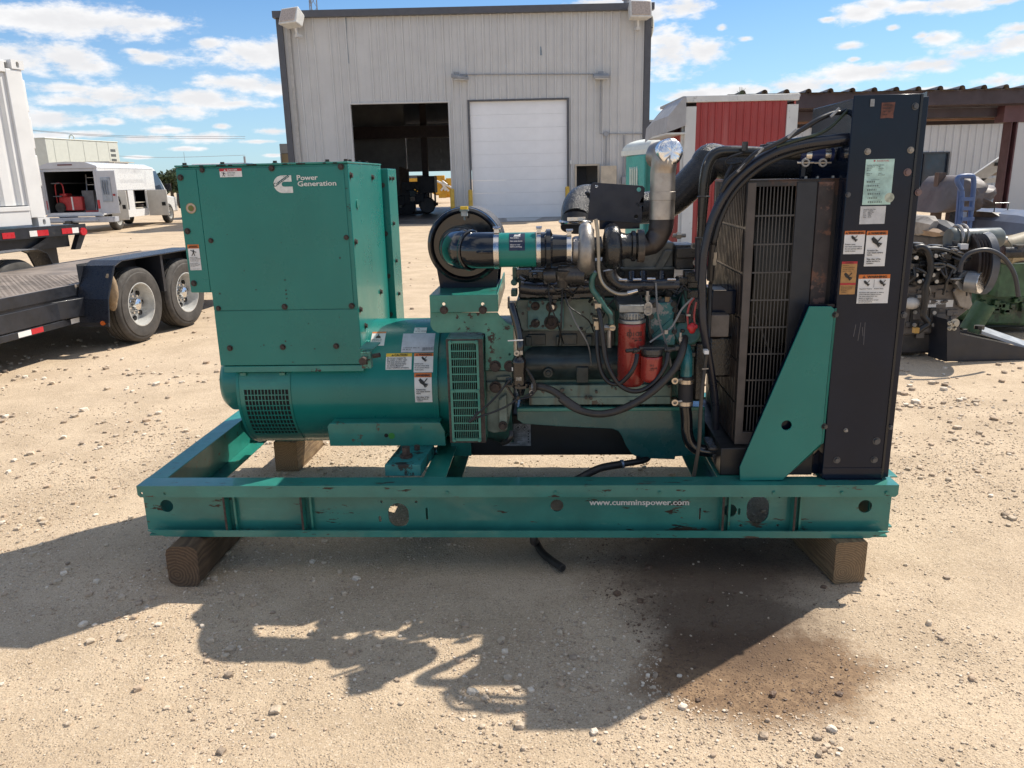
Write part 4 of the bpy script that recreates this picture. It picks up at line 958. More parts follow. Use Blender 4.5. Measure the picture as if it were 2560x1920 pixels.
# four-sided sleeve
for bxv in ((gx0,gx0+.006,GYf+.002,.58,gz0,gz1),(gx1-.006,gx1,GYf+.002,.58,gz0,gz1),(gx0+.0062,gx1-.0062,GYf+.002,.58,gz1-.006,gz1),(gx0+.0062,gx1-.0062,GYf+.002,.58,gz0,gz0+.006)): b.box(*bxv)
guard = P('fan_guard', b, [green_rust], bevel=.002)
g0, g1 = gx0+.010, gx1-.018
P('guard_flange', B().plate([(gx0,gz0),(gx1,gz0),(gx1,gz1),(gx0,gz1)], [[(gx0+.016,gz0+.02),(gx0+.016,gz1-.02),(gx1-.022,gz1-.02),(gx1-.022,gz0+.02)]], GYf-.002, GYf+.0018), rustm, guard)
zm0, zm1 = L('5',320,958,GYf).z, L('5',320,934,GYf).z
ua_, ub_ = g0+.010, g1-.010
b = B().plate([(g0,gz0+.008),(g1,gz0+.008),(g1,gz1-.006),(g0,gz1-.006)], [[(ua_,gz0+.02),(ub_,gz0+.02),(ub_,zm0),(ua_,zm0)], [(ua_,zm1),(ub_,zm1),(ub_,gz1-.016),(ua_,gz1-.016)]], GYf-.0055, GYf-.0022)
for (za, zb_, n) in ((zm1, gz1-.016, 6), (gz0+.02, zm0, 6)):
    for i in range(1, 13): x = ua_+(ub_-ua_)*i/13; b.box(x-.0010, x+.0010, GYf-.0054, GYf-.0024, za, zb_)
    for j in range(1, n): z = za+(zb_-za)*j/n; b.box(ua_, ub_, GYf-.0056, GYf-.0026, z-.0024, z+.0024)
P('guard_grille', b, green_worn, guard)
P('guard_shade_sheet', B().box(gx0+.007, gx1-.007, GYf+.05, GYf+.056, gz0+.007, gz1-.007), M('guard_shade_black', (.008,.008,.008), .8, var=0), guard)  # near-black sheet standing in for the shade inside the sleeve
b = B()
for zz in (gz0+.013, zm0+.006, gz1-.012):
    for xx in (g0+.008, g1-.008): b.hexbolt((xx,GYf-.0055,zz),(0,-1,0),.0065,.005)
P('bolt', b, green_worn, guard)
b = B().lathe([(0,.04),(.0,.235),(.08,.235),(.08,.04)], ((gx0+gx1)/2-.02,AY_,AZc), (1,0,0), 40)
for k in range(16): a = 2*pi*k/16; b.bar(((gx0+gx1)/2-.03,AY_+.1*cos(a),AZc+.1*sin(a)),((gx0+gx1)/2-.03,AY_+.24*cos(a),AZc+.24*sin(a)),.012,.05,up=(1,0,0))
P('cooling_fan', b, M('dark_fan_steel', (.03,.035,.035), .5, var=.3), guard)
# upper adaptor box carrying the air cleaner
PY = .23
sx, sx_ = L('5',42,180,PY).x, L('5',588,180,PY).x; sz1 = L('5',300,182,PY).z; sz0 = L('5',300,322,PY).z
b = B().box(sx, sx_, PY, PY+.005, sz0, sz1).box(sx, sx_-.004, PY+.0052, .72, sz1-.006, sz1-.0003)
ho = lambda c,x,y,yl,r: circ(L(c,x,y,yl).x, L(c,x,y,yl).z, r, 12)
b = B().plate([(sx,sz0),(sx_,sz0),(sx_,sz1),(sx,sz1)], [ho('5',157,256,PY,.0065), ho('5',468,256,PY,.0065)], PY, PY+.005).box(sx, sx_-.001, PY+.0052, .72, sz1-.006, sz1-.0003)
b.hexa([(sx_-.006,PY+.0055,sz0),(sx_,PY+.0055,sz0),(sx_,.72,sz0+.03),(sx_-.006,.72,sz0+.03),(sx_-.006,PY+.0055,sz1+.002),(sx_,PY+.0055,sz1+.002),(sx_,.72,sz1+.03),(sx_-.006,.72,sz1+.03)])
shelf = P('air_cleaner_shelf', b, green_worn, bevel=.002)
HB('shelf_bolt', [((L('5',x,y,PY).x,PY,L('5',x,y,PY).z),(0,-1,0),.0125) for x, y in ((160,303),(469,302))], rustm, shelf)
def pp(pts, yl): return [(L('5',x,y,yl).x, L('5',x,y,yl).z) for x, y in pts]
AYp = .245
b = B().plate(pp([(48,324),(586,324),(610,360),(665,408),(712,430),(716,640),(716,782),(490,786),(488,492),(440,480),(110,486),(72,465),(52,430)],AYp), [ho('5',683,658,AYp,.005)], AYp, AYp+.008)
ad = P('adaptor_plate', b, green_rust, bevel=.0015)
HB('adaptor_bolt', [((L('5',x,y,AYp).x,AYp-.001,L('5',x,y,AYp).z),(0,-1,0),.018) for x, y in ((568,750),(684,750))], rustm, ad, .012)
# flywheel housing below
HY = .29
b = B().plate(pp([(488,786),(720,786),(722,860),(700,1080),(660,1270),(540,1285),(500,1270),(490,900)],HY), (), HY, HY+.3)
b.box(L('5',500,870,HY).x, L('5',680,870,HY).x, HY-.02, HY-.0005, L('5',560,945,HY).z, L('5',560,868,HY).z)
b.plate(pp([(600,1000),(660,960),(668,1245),(604,1250)],HY), (), HY-.03, HY-.0005).plate(pp([(575,830),(690,822),(690,850),(580,858)],HY), (), HY-.014, HY-.0005)
fh = P('flywheel_housing', b, engine_plate, bevel=.006)
b = B(); p = L('5',573,908,HY); b.hexbolt((p.x,HY-.02,p.z),(0,-1,0),.019,.014); P('housing_bolt', b, rustm, fh); b = B(); p = L('5',633,1203,HY); b.cyl((p.x,HY-.03,p.z),(p.x,HY-.04,p.z),.018,n=16).hexbolt((p.x,HY-.04,p.z),(0,-1,0),.012,.01); P('housing_bolt', b, rustm, fh)
b = B().lathe([(0,.05),(0,.27),(.10,.30),(.16,.30),(.16,.1)], (gx1-.06,AY_,AZc-.01), (1,0,0), 40); P('bell_housing', b, green_engine)

# ---- black tank behind the sump, with its print
TY = .50
t0, t1 = L('D',976,930,TY), L('D',1342,985,TY)
b = B().box(L('D',1015,930,TY).x, L('D',1425,930,TY).x, TY, 1.1, L('D',1200,984,TY).z, L('D',1200,895,TY).z)
tank = P('fuel_tank', b, M('tank_black', (.012,.011,.011), .5, var=.2), bevel=.008)
P('tank_foot', B().box(L('5',215,1380,TY-.03).x, L('5',375,1380,TY-.03).x, TY-.03, TY+.25, L('5',290,1468,TY-.03).z, L('5',290,1360,TY-.03).z), green_worn, bevel=.002)
st, w, h = sticker('5',622,1210,853,1385,TY-.004,0,0,0); faded = M('label_faded', (.22,.22,.225), .5, var=.35, vs=50); inkG = M('ink_grey', (.04,.04,.042), .5, var=0)
st.rect(0,0,w,-h,faded)
for cx in (.56,.79):
    st.poly([(w*cx,-h*.01),(w*cx+h*.16,-h*.16),(w*cx,-h*.32),(w*cx-h*.16,-h*.16)],inkG); st.poly([(w*cx,-h*.03),(w*cx+h*.14,-h*.16),(w*cx,-h*.30),(w*cx-h*.14,-h*.16)],faded); st.poly([(w*cx-h*.06,-h*.2),(w*cx+h*.06,-h*.2),(w*cx,-h*.08)],inkG)
for i in range(9): st.rect(w*.03,-h*(.36+.063*i),w*(.72-.1*((i*5) % 3)),-h*(.375+.063*i),inkG,nv=1)
for i in range(5): st.poly(circ(w*.92,-h*(.32+.12*i),h*.035,10),inkG)
st.build('tank_label', tank)

# ---- air cleaner
CY = .42                                             # front face of the drum
c = L('D',1004,530,CY); R0_ = abs(L('D',1086,530,CY).x-L('D',925,530,CY).x)/2
b = B().lathe([(.012,R0_*.30),(.012,R0_*.84),(.004,R0_*.865),(-.008,R0_*.885),(-.010,R0_*.92),(-.004,R0_*.985),(.006,R0_),(.03,R0_),(.036,R0_*.955),(.06,R0_*.95),(.064,R0_*.975),(.085,R0_*.975),(.09,R0_*.95),(.36,R0_*.95),(.37,R0_*.88),(.375,.0)], c, (0,1,0), 64)
ac = P('air_cleaner', b, black_gloss)
P('clamp_band', B().lathe([(0,R0_*.99),(.0,R0_*1.012),(.012,R0_*1.012),(.012,R0_*.99)], c+V((0,.012,0)), (0,1,0), 64, cap0=False, cap1=False), black_paint, ac)
za, xa_, xb_ = sz1, L('3',270,1260,CY).x, L('3',925,1260,CY).x
b = B(); k = 16; pts = [(xa_,za),(xb_,za)]
for i in range(k+1):
    x = xb_+.012+(xa_-.012-xb_-.012)*i/k; pts.append((x, c.z-sqrt(max(R0_**2*.98-(x-c.x)**2, .0004))))
P('saddle_bracket', B().plate(pts, (), CY+.02, CY+.026).plate(pts, (), CY+.26, CY+.266).box(xa_,xb_,CY+.0265,CY+.2595,za,za+.005), black_paint, ac)
p = L('3',557,420,CY-.06)
b = B().cyl(p+V((0,0,.012)), p+V((0,0,.024)), .0165, n=20, mi=1).cyl(p+V((0,0,.005)), p+V((0,0,.012)), .019, n=20, mi=2).cyl(p-V((0,0,.014)), p+V((0,0,.005)), .014, n=20, mi=0).cyl(p-V((0,0,.03)), p-V((0,0,.014)), .004, n=8, mi=2)
P('restriction_indicator', b, [clearP, yellowS, M('indicator_teal_grey', (.16,.20,.20), .4)], ac)
# rubber elbow from the drum to the green intake tube
TYc = .18
tz = L('3',1170,850,TYc).z; tr = abs(L('3',1170,650,TYc).z-L('3',1170,1048,TYc).z)/2
e0 = L('3',500,850,CY); ec = L('3',560,850,TYc)
xe = L('3',900,850,TYc).x
rr = CY-TYc
pts = [V((e0.x-.0,CY+.01,tz)), V((e0.x,CY-.03,tz))]
for i in range(9): a = pi/2*i/8; pts.append(V((e0.x+(xe-e0.x)*.72*(1-cos(a)), CY-.04-(CY-.04-TYc)*sin(a), tz)))
pts.append(V((xe,TYc,tz)))
el = P('intake_elbow', B().tube(pts, [tr*1.2]*3+[tr*1.16]*5+[tr*1.06]*3+[tr*1.04], 32, 3), black_gloss, ac)
b = B()
for q in (2, 5, 8): b.torus(pts[q], (pts[q+1]-pts[q-1]), tr*1.12, .006, 36, 8)
b.tube([p_+V((0,-tr*1.1 if i > 5 else -tr*.9,.0)) for i, p_ in enumerate(pts[4:])], .006, 8, 3); P('elbow_rib', b, black_gloss, el)
def band(x, w_, r, m=steel, name='hose_clamp', parent=None, zc=None, yc=None):
    yc = TYc if yc is None else yc; zc = tz if zc is None else zc
    b = B().lathe([(0,r),(0,r+.0025),(w_,r+.0025),(w_,r)], (x,yc,zc), (1,0,0), 36, cap0=False, cap1=False); a = .25; q = V((x+w_/2, yc-(r+.006)*sin(a), zc+(r+.006)*cos(a)))
    b.box(q.x-w_*.4,q.x+w_*.5,q.y-.012,q.y+.02,q.z-.006,q.z+.008); b.cyl(q+V((-w_*.6,0,.012)), q+V((w_*.8,0,.012)), .006, n=8); return P(name, b, m, parent)
def X3(x): return L('3',x,850,TYc).x
it = P('intake_tube', B().cyl((X3(965),TYc,tz),(X3(1385),TYc,tz), tr, n=48), green)
band(X3(905), X3(965)-X3(905), tr*1.05, parent=el); band(X3(1392), X3(1440)-X3(1392), tr*1.02, parent=it)
def twrap(c_, x, y):
    yl = TYc-tr
    for _ in range(8): p = L(c_,x,y,yl); s = max(-.95,min(.95,(p.z-tz)/tr)); yl = TYc-tr*cos(asin(s))
    a0 = asin(s); return lambda u,v,h: (p.x+u, TYc-(tr+h)*cos(a0+v/tr), tz+(tr+h)*sin(a0+v/tr)), p.x, a0
fn, ux, a0 = twrap('3',1075,655); _, ux2, a1 = twrap('3',1255,858); st = Sticker(fn); w, h = ux2-ux, (a0-a1)*tr
st.rect(0,0,w,-h,navyS); st.poly([(w*.3,-h*.22),(w*.7,-h*.22),(w*.72,-h*.04),(w*.55,-h*.16),(w*.34,-h*.14)],whiteS); st.rect(w*.28,-h*.27,w*.72,-h*.295,whiteS,nv=1)
lines(st,('Hot Surface.','','Can cause burns.','','Allow to cool','before servicing.'),w*.07,-h*.4,h*.085,h*.09,m=whiteS,bold=.02); st.build('hot_surface_label', it)
bl_ = P('bellows_hose', B().lathe([(0,tr*.98),(.005,tr*.99),(.03,tr*.99),(.036,tr*1.16),(.052,tr*1.16),(.06,tr*.86),(.1,tr*.8),(.13,tr*.8)], (X3(1395),TYc,tz), (1,0,0), 40), black_gloss)
band(X3(1735), X3(1790)-X3(1735), tr*.82, parent=bl_)
# ---- turbocharger
b = B().lathe([(0,tr*.7),(.01,tr*.78),(X3(1890)-X3(1800),tr*.80),(X3(1895)-X3(1800),tr*1.15),(X3(1920)-X3(1800),tr*1.38),(X3(1960)-X3(1800),tr*1.4),(X3(2005)-X3(1800),tr*1.25),(X3(2012)-X3(1800),tr*.6)], (X3(1800),TYc,tz-.004), (1,0,0), 44)
sc = [];
for i in range(22): a = -1.2+i*2*pi/24; sc.append(V((X3(1955), TYc+cos(a)*tr*1.05, tz+sin(a)*tr*1.12)))
b.tube(sc, [tr*.28+tr*.012*i for i in range(22)], 14, 2)
turbo = P('turbocharger', b, alu)
b = B(); tx = L('4',500,1150,TYc).x; tz2 = L('4',570,1170,TYc).z; tr2 = abs(L('4',570,960,TYc).z-L('4',570,1330,TYc).z)/2
b.cyl((X3(2012),TYc,tz),(tx,TYc,tz2),tr*.6,n=24)
b.lathe([(0,tr2*.5),(.008,tr2*.92),(.02,tr2*1.0),(.045,tr2*.98),(.06,tr2*.8),(.09,tr2*.66),(.105,tr2*.70),(.11,tr2*.82),(.122,tr2*.82),(.126,tr2*.70),(.15,tr2*.66)], (tx,TYc,tz2), (1,0,0), 36)
sc = [V((tx+.035, TYc+cos(a)*tr2*.8, tz2+sin(a)*tr2*.8)) for a in [-1.2+i*2*pi/22 for i in range(20)]]; b.tube(sc, [tr2*.3+.001*i for i in range(20)], 12, 2)
tu = P('turbine_housing', b, cast_black, turbo)
b = B(); r0 = random.Random(4)
for k in range(10): a = 2*pi*k/10; b.hexbolt((X3(2012), TYc+tr*1.05*cos(a), tz+tr*1.05*sin(a)),(1,0,0),.008,.01)
b.cyl((X3(1640),TYc-.02,tz-tr*1.45),(X3(1640)+.10,TYc-.03,tz-tr*1.5),.035,n=18).cyl((X3(1500),TYc,tz-tr*1.5),(X3(1640),TYc-.02,tz-tr*1.45),.03,n=16).cyl((X3(1690),TYc-.04,tz-tr*1.1),(X3(1690),TYc-.02,tz-tr*2.1),.03,r2=.022,n=14); P('wastegate_actuator', b, cast_dark, turbo)
# exhaust: clamp, dark elbow, bright stub with foil
eo = tx+.13
b = B().lathe([(0,tr2*.78),(.0,tr2*.88),(.025,tr2*.88),(.025,tr2*.78)], (eo,TYc,tz2), (1,0,0), 32); P('v_clamp', b, cast_dark, turbo)
s0, s1 = L('4',960,900,TYc).x, L('4',1208,900,TYc).x; sc_, sr = (s0+s1)/2, (s1-s0)/2; zj = L('4',1080,900,TYc).z
pts = []
R_ = sc_-eo-.03
for i in range(9): a = pi/2*i/8; pts.append(V((sc_-R_*1.0+R_*sin(a), TYc, tz2+(zj-tz2)*(1-cos(a)))))
P('exhaust_elbow', B().tube([V((eo+.02,TYc,tz2))]+pts, [sr*.82]*3+[sr*.9]*4+[sr*.97]*3, 32, 3), exh_dark)
zt_ = L('4',1110,430,TYc).z
b = B().lathe([(0,sr*.92),(.0,sr*.99),(zj*0+.07,sr*1.0),(.071,sr*1.03),(.10,sr*1.03),(.101,sr*.985),(zt_-zj,sr*.985),(zt_-zj,sr*.93)], (sc_,TYc,zj), (0,0,1), 40, cap0=False)
# mitred head turning to the viewer and to the right
fo = L('4',1170,235,TYc-.03); fr = abs(L('4',1300,235,TYc-.03).x-L('4',1038,235,TYc-.03).x)/2
dirF = V((.30,-.92,.12)).normalized()
b.tube([V((sc_,TYc,zt_-.004)), V((sc_+.002,TYc,zt_+.05)), V((fo.x-.035,TYc+.055,fo.z-.01)), fo-dirF*.005], [sr*.985,sr*1.0,fr*1.0,fr*.98], 36, 6)
stub = P('exhaust_stub', b, exh)
u = dirF.orthogonal().normalized(); w_ = dirF.cross(u); b = B(); vs = [fo+dirF*.012]; fs = []; r0 = random.Random(2); n = 44
for j, (rf, dd) in enumerate(((.35,.013),(.7,.011),(.96,.008),(1.02,.0),(1.03,-.03))):
    for i in range(n): a = 2*pi*i/n; vs.append(fo+dirF*(dd+r0.uniform(-.003,.003)*(j<3))+(u*cos(a)+w_*sin(a))*fr*(rf+(r0.uniform(-.015,.015) if j > 3 else 0)))
for i in range(n): fs.append((0,1+i,1+(i+1) % n))
for j in range(4):
    for i in range(n): fs.append((1+j*n+i, 1+(j+1)*n+i, 1+(j+1)*n+(i+1) % n, 1+j*n+(i+1) % n))
P('foil_cap', b.add(vs, fs), foil, stub, angle=75)
# thin steel line looping down in front of the turbo
P('oil_line', B().tube([L('4',x,y,TYc-tr-.03) for x, y in ((432,900),(452,1050),(460,1250),(465,1420),(500,1530),(570,1600),(660,1640),(760,1635),(840,1610))], .0068, 10, 5), [M('line_steel', (.34,.31,.26), .35, metal=.7, var=.25)])
P('oil_line', B().tube([L('6',x,y,TYc-.03) for x, y in ((268,0),(245,60),(250,130),(290,190),(340,270),(385,330),(392,400))], .011, 10, 5), green_engine)
P('pipe_tip', B().cyl(L('4',745,1632,TYc-tr-.03), L('4',845,1606,TYc-tr-.03), .008, n=10), steel)
# black blank plate before the charge pipe
BPY = .26
q4 = lambda x, y: (L('4',x,y,BPY).x, L('4',x,y,BPY).z)
pl = [q4(410,538),(q4(895,570)),q4(918,595),q4(885,925),q4(870,940),q4(372,905),q4(357,890),q4(382,560)]
hol = [circ(*q4(858,608),.0085,14), circ(*q4(440,573),.006,12), circ(*q4(832,876),.008,14), [q4(822,735),q4(905,735),q4(900,760),q4(865,788),q4(845,770)][::-1]]
P('blank_plate', B().plate(pl, hol, BPY, BPY+.006), M('navy_black_plate', (.012,.016,.03), .45, var=.2, vs=8, chips=(((.06,.03,.03), 7, .74, .08, .5),)), bevel=.0015)
P('plate_bracket', B().box(q4(470,900)[0],q4(870,900)[0],BPY+.007,BPY+.03,q4(600,1000)[1],q4(600,900)[1]), black_paint)
# charge air pipe: elbow over the compressor, across behind the plate, up to the radiator
QY = .52
cpts = [L('4',235,905,QY-.12), L('4',240,830,QY-.08), L('4',275,745,QY-.03), L('4',370,715,QY), L('4',600,770,QY), L('4',900,790,QY), L('4',1120,745,QY), L('4',1300,610,QY), L('4',1500,400,QY), L('S5',690,870,QY), L('S5',860,900,QY), L('S5',1300,920,QY), L('S5',1700,930,QY)]
prr = abs(L('4',1390,350,QY).x-L('4',1530,520,QY).x)*.60
ch = P('charge_air_pipe', B().tube(cpts, [.058,.062,.064]+[.066]*10, 30, 7), textured_black)
P('pipe_boot', B().cyl(L('4',235,985,QY-.13), L('4',238,890,QY-.11), .062, n=24), black_rubber, ch)
b = B(); q = L('4',235,925,QY-.12); b.torus(q, (0,0,1), .064, .007, 28, 8); b.bar(L('4',150,900,QY-.19), L('4',330,895,QY-.19), .016, .014); P('hose_clamp', b, steel, ch)
b = B().torus(L('4',350,680,QY-.068), (0,1,.0), .016, .007, 18, 8); P('pipe_boss', b, cast_dark, ch)
# black coolant pipe: up, over and across to the top tank
KY = .20
kr = abs(L('S5',580,1230,KY).x-L('S5',690,1230,KY).x)/2*.95
kp = [L('S5',x,y,KY) for x, y in ((600,1700),(610,1500),(625,1260),(640,1060),(668,920),(720,830),(800,790),(920,785),(1060,790),(1250,800),(1580,815))]
P('coolant_pipe', B().tube(kp, [kr*.84,kr*.84,kr*1.0]+[kr*1.06]*8, 26, 6), M('black_pipe_satin', (.02,.02,.019), .3, var=.2, vs=8, coat=.2))
P('pipe_seam', B().torus(L('S5',628,1232,KY),(0,.05,1),kr*1.01,.004,24,6).torus(L('S5',600,1640,KY),(0,.05,1),kr*.9,.005,24,6), cast_dark)
P('coolant_pipe', B().tube([L('X',x,y,KY) for x, y in ((472,940),(470,1040),(468,1200),(465,1400))], kr*.78, 18, 4), M('black_pipe_sleeve', (.022,.024,.034), .5, var=.2))
hx = [L('S5',x,830,KY).x for x in (1575,1640,1830,1900)]; hz = L('S5',1700,815,KY).z
bh = P('silicone_hose', B().cyl((hx[0],KY,hz),(hx[3],KY,hz-.002), kr*1.22, n=28), blue_hose)
for x in (L('S5',1625,815,KY).x, L('S5',1812,815,KY).x): band(x, .02, kr*1.23, steel, 'hose_clamp', bh, zc=hz, yc=KY)
b = B()
for x in (1635,1805): q = L('S5',x,895,KY-.05); b.torus(q,(0,1,0),.012,.005,14,6).cyl(q-V((.03,0,0)),q+V((.03,0,0)),.004,n=6)
P('clamp_screw', b, bolt_grey, bh); P('pipe_strut', B().box(L('S5',1590,900,KY).x,L('S5',1630,900,KY).x,KY-.01,KY+.01,L('S5',1600,1065,KY).z,L('S5',1600,900,KY).z), black_paint)
# ---- engine
EY = .40
def x5(x, yl=EY): return L('5',x,500,yl).x
def z5(y, yl=EY): return L('5',900,y,yl).z
def x6(x, yl=EY): return L('6',x,600,yl).x
def z6(y, yl=EY): return L('6',500,y,yl).z
def p5(x, y, yl): return L('5',x,y,yl)
def p6(x, y, yl): return L('6',x,y,yl)
def poly6(pts, yl): return [(p6(x,y,yl).x, p6(x,y,yl).z) for x, y in pts]
ex0, ex1 = x5(742), x6(1062)
b = B().box(ex0, ex1, EY, .9, z5(1010), z5(218)); eng = P('engine_block', b, green_engine, bevel=.008)
# lower block: shelf with pockets and the bulged cover
b = B().plate([(ex0+.005,z5(470)),(x6(420),z6(430)),(x6(420),z6(560)),(ex0+.005,z5(585))], (), EY-.012, EY-.0005)
for xx in (835, 1075, 1315): b.box(x5(xx)-.012, x5(xx)+.012, EY-.03, EY-.0122, z5(580), z5(505))
for xx in (900, 1150): b.box(x5(xx-70), x5(xx+70), EY-.022, EY-.0124, z5(575), z5(490))
prof = []
for i in range(9): a = pi*i/8; prof.append((EY-.0005-.052*sin(a)**.7, z5(862)+(z5(592)-z5(862))*i/8))
xa_, xb_ = x5(800), x6(440)
vs = [(xa_+(.03 if i in (0,8) else 0), y, z) for i,(y,z) in enumerate(prof)]+[(xb_, y, z) for y, z in prof]
b.add(vs, [(i,i+1,10+i,9+i) for i in range(8)]+[tuple(range(9))]); 
b.box(x5(1212), x5(1308), EY-.062, EY-.02, z5(860), z5(735)); p = p5(990,800,EY-.05); b.cyl(p, p+V((0,-.014,0)), .022, n=20).cyl(p+V((0,-.014,0)), p+V((0,-.02,0)), .012, n=16)
P('tappet_cover', b, M('oily_dark_green', (.018,.032,.034), .38, var=.45, vs=12, chips=(((.05,.045,.035), 8, .6, .15, .6),), bump=.25, bs=50, coat=.15), eng, bevel=.006)
# flat side plates with ports
def bolts6(pts, yl, r, m, parent, name='bolt', f=p6):
    b = B()
    for x, y in pts: q = f(x,y,yl); b.hexbolt((q.x,yl,q.z),(0,-1,0),r,r*.8)
    return P(name, b, m, parent)
b = B().plate([(p5(x,y,EY-.02).x,p5(x,y,EY-.02).z) for x,y in ((742,226),(1404,215),(1404,455),(1330,462),(1300,470),(742,470))], (), EY-.016, EY-.0008); sp1 = P('side_cover', b, engine_plate, eng, bevel=.002)
qa = [(p5(x,y,EY-.03).x,p5(x,y,EY-.03).z) for x,y in ((838,232),(1105,230),(1115,240),(1115,448),(1105,456),(838,458),(828,450),(828,242))]
b = B().plate(qa, (), EY-.028, EY-.0162)
spt = P('port_plate', b, M('port_plate_teal', (.09,.20,.19), .45, var=.3, vs=12, chips=(((.12,.085,.06), 9, .58, .06, .9),), bump=.2, bs=60), eng, bevel=.002)
b = B()
for x, y, r in ((888,272,.014),(888,410,.014),(1015,280,.017),(1015,403,.023)):
    q = p5(x,y,EY-.03); b.lathe([(0,r*1.35),(-.004,r*1.3),(-.006,r),(-.012,r*.95),(-.012,r*.55),(-.006,r*.5),(-.006,0)], (q.x,EY-.0275,q.z), (0,1,0), 20)
P('port_plug', b, rustm, spt); q = p5(1022,278,EY-.03); P('port_cap', B().cyl((q.x,EY-.036,q.z),(q.x,EY-.042,q.z),.010,n=14), steel, spt)
bolts6([(848,242),(948,250),(1095,248),(1093,340),(948,432),(850,432),(780,462),(1257,452),(1342,258),(1338,335),(1340,425)], EY-.028, .0045, blackS, spt, f=p5)
bolts6([(160,435),(245,230),(245,320),(245,410)], EY-.018, .005, blackS, sp1)
P('port_plate', B().plate(poly6([(232,212),(345,212),(350,235),(420,300),(425,400),(345,470),(200,470),(200,440),(232,420)],EY-.025), (), EY-.026, EY-.0163), engine_plate, eng, bevel=.003)
# crankcase rail and sump
b = B().box(x5(830), x6(860), EY-.03, EY+.3, z6(1004), z6(852)).box(x5(845), x6(850), EY-.037, EY-.0302, z6(1000), z6(940))
P('crankcase_rail', b, M('rail_pale_rusty', (.16,.235,.2), .5, var=.25, vs=9, streak=((.13,.075,.045),.8,14), chips=((RUST,18,.6,.05,.9),((.06,.08,.075),8,.6,.1,.7)), bump=.2, bs=40), eng, bevel=.004)
pan = poly6([(-330,1012),(1095,1010),(1100,1378),(990,1380),(872,1388),(868,1410),(600,1400),(548,1372),(500,1310),(468,1235),(440,1195),(395,1178),(0,1160),(-280,1140),(-325,1110)], EY+.005)
P('oil_pan', B().plate(pan, (), EY-.045, .88), green_pan, eng, bevel=.02, seg=4)
P('pan_rail', B().box(pan[0][0]+.002, pan[1][0], EY-.055, EY-.0455, z6(1040), z6(1012)), green_worn, eng, bevel=.003)
q = p6(672,1385,EY-.02); P('drain_boss', B().cyl((q.x,EY-.02,q.z-.01),(q.x,EY-.02,q.z+.07),.022,n=16), cast_dark, eng)
h1 = p6(485,1475,EY-.08); dp_ = [(q.x,EY-.02,q.z+.01),(q.x+.002,EY-.03,q.z-.018),(q.x-.02,EY-.05,q.z-.026),h1+V((.03,.005,.003)),h1]
P('drain_elbow', B().tube(dp_, .014, 12, 5).cyl((q.x-.045,EY-.06,q.z-.034),(q.x-.045,EY-.062,q.z-.005),.009,n=8), black_rubber, eng)
def loc(p): d = p-gO; return V((d.dot(gX), d.dot(gY), p.z))
he = loc(gnd('Kb',1003,742,.022)); h2 = loc(gnd('Kb',860,640,.02)); h2.y -= .0
h1 = p6(485,1475,EY-.08); hp = [h1, p6(300,1510,EY-.12), p6(125,1598,EY-.16), L('Kb',950,130,.2), L('Kb',800,330,.17), L('Kb',780,520,.115)]
hp = [V(h) for h in hp]; hp[3].z = max(hp[3].z,.25); 
hp += [V((h2.x-.035, h2.y+.09, .035)), V((h2.x,h2.y,.024)), V((he.x,he.y,.024))]
dh_ = P('drain_hose', B().tube(hp, .0165, 14, 6), dusty_rubber, eng)
P('hose_bore', B().cyl(hp[-1]+(hp[-1]-hp[-2]).normalized()*.0005, hp[-1]+(hp[-1]-hp[-2]).normalized()*.001, .010, n=14), shade_and_black, dh_)
P('hose_clamp', B().cyl(h1+V((.004,0,.001)), h1-V((.012,0,.001)), .019, n=16), M('clamp_blue_grey', (.25,.32,.42), .35, metal=.6), dh_)
# cylinder head, valve cover, manifolds
HZ = z5(218)
hd = P('cylinder_head', B().box(ex0+.01, L('4',1220,1300,EY).x, EY+.02, .86, HZ+.001, L('4',900,1310,EY).z), cast_dark, eng, bevel=.006)
b = B().box(L('4',700,1200,.4).x, L('4',1195,1200,.4).x, .38, .66, L('4',900,1395,.4).z, L('4',900,1130,.4).z).box(L('4',680,1200,.38).x, L('4',1215,1200,.38).x, .36, .68, L('4',900,1402,.38).z, L('4',900,1372,.38).z)
b.hexa([(L('4',1000,1200,.4).x,.36,L('4',900,1390,.4).z),(L('4',1090,1200,.4).x,.36,L('4',900,1390,.4).z),(L('4',1090,1200,.4).x,.379,L('4',900,1390,.4).z),(L('4',1000,1200,.4).x,.379,L('4',900,1390,.4).z),(L('4',1100,1200,.4).x,.36,L('4',900,1200,.4).z),(L('4',1190,1200,.4).x,.36,L('4',900,1200,.4).z),(L('4',1190,1200,.4).x,.379,L('4',900,1200,.4).z),(L('4',1100,1200,.4).x,.379,L('4',900,1200,.4).z)])
vc = P('valve_cover', b, M('valve_cover_dusty', (.12,.125,.115), .45, var=.35, vs=14, chips=(((.03,.05,.045), 7, .55, .1, .8),), bump=.3, bs=60), eng, bevel=.008)
th = P('thermostat_housing', B().box(L('4',1222,1200,.34).x, L('4',1412,1200,.34).x, .34, .5, L('4',1300,1400,.34).z, L('4',1300,1155,.34).z).cyl(L('4',1300,1150,.42), L('4',1300,1250,.42), .06, n=20).box(L('4',1225,1200,.33).x, L('4',1425,1200,.33).x, .325, .339, L('4',1300,1290,.33).z, L('4',1300,1180,.33).z), cast_dark, eng, bevel=.006)
b = B()
for x, y in ((1400,1163),(1420,1328)): q = L('4',x,y,.3); b.lathe([(0,.012),(-.006,.0125),(-.006,.007),(0,.007)], q, (0,1,0), 20)
P('clamp_eye', b, bolt_grey, th)
b = B(); 
b.tube([p5(770,120,.25), p5(900,135,.25), p5(1100,130,.25), p5(1330,118,.25)], .026, 16, 3)
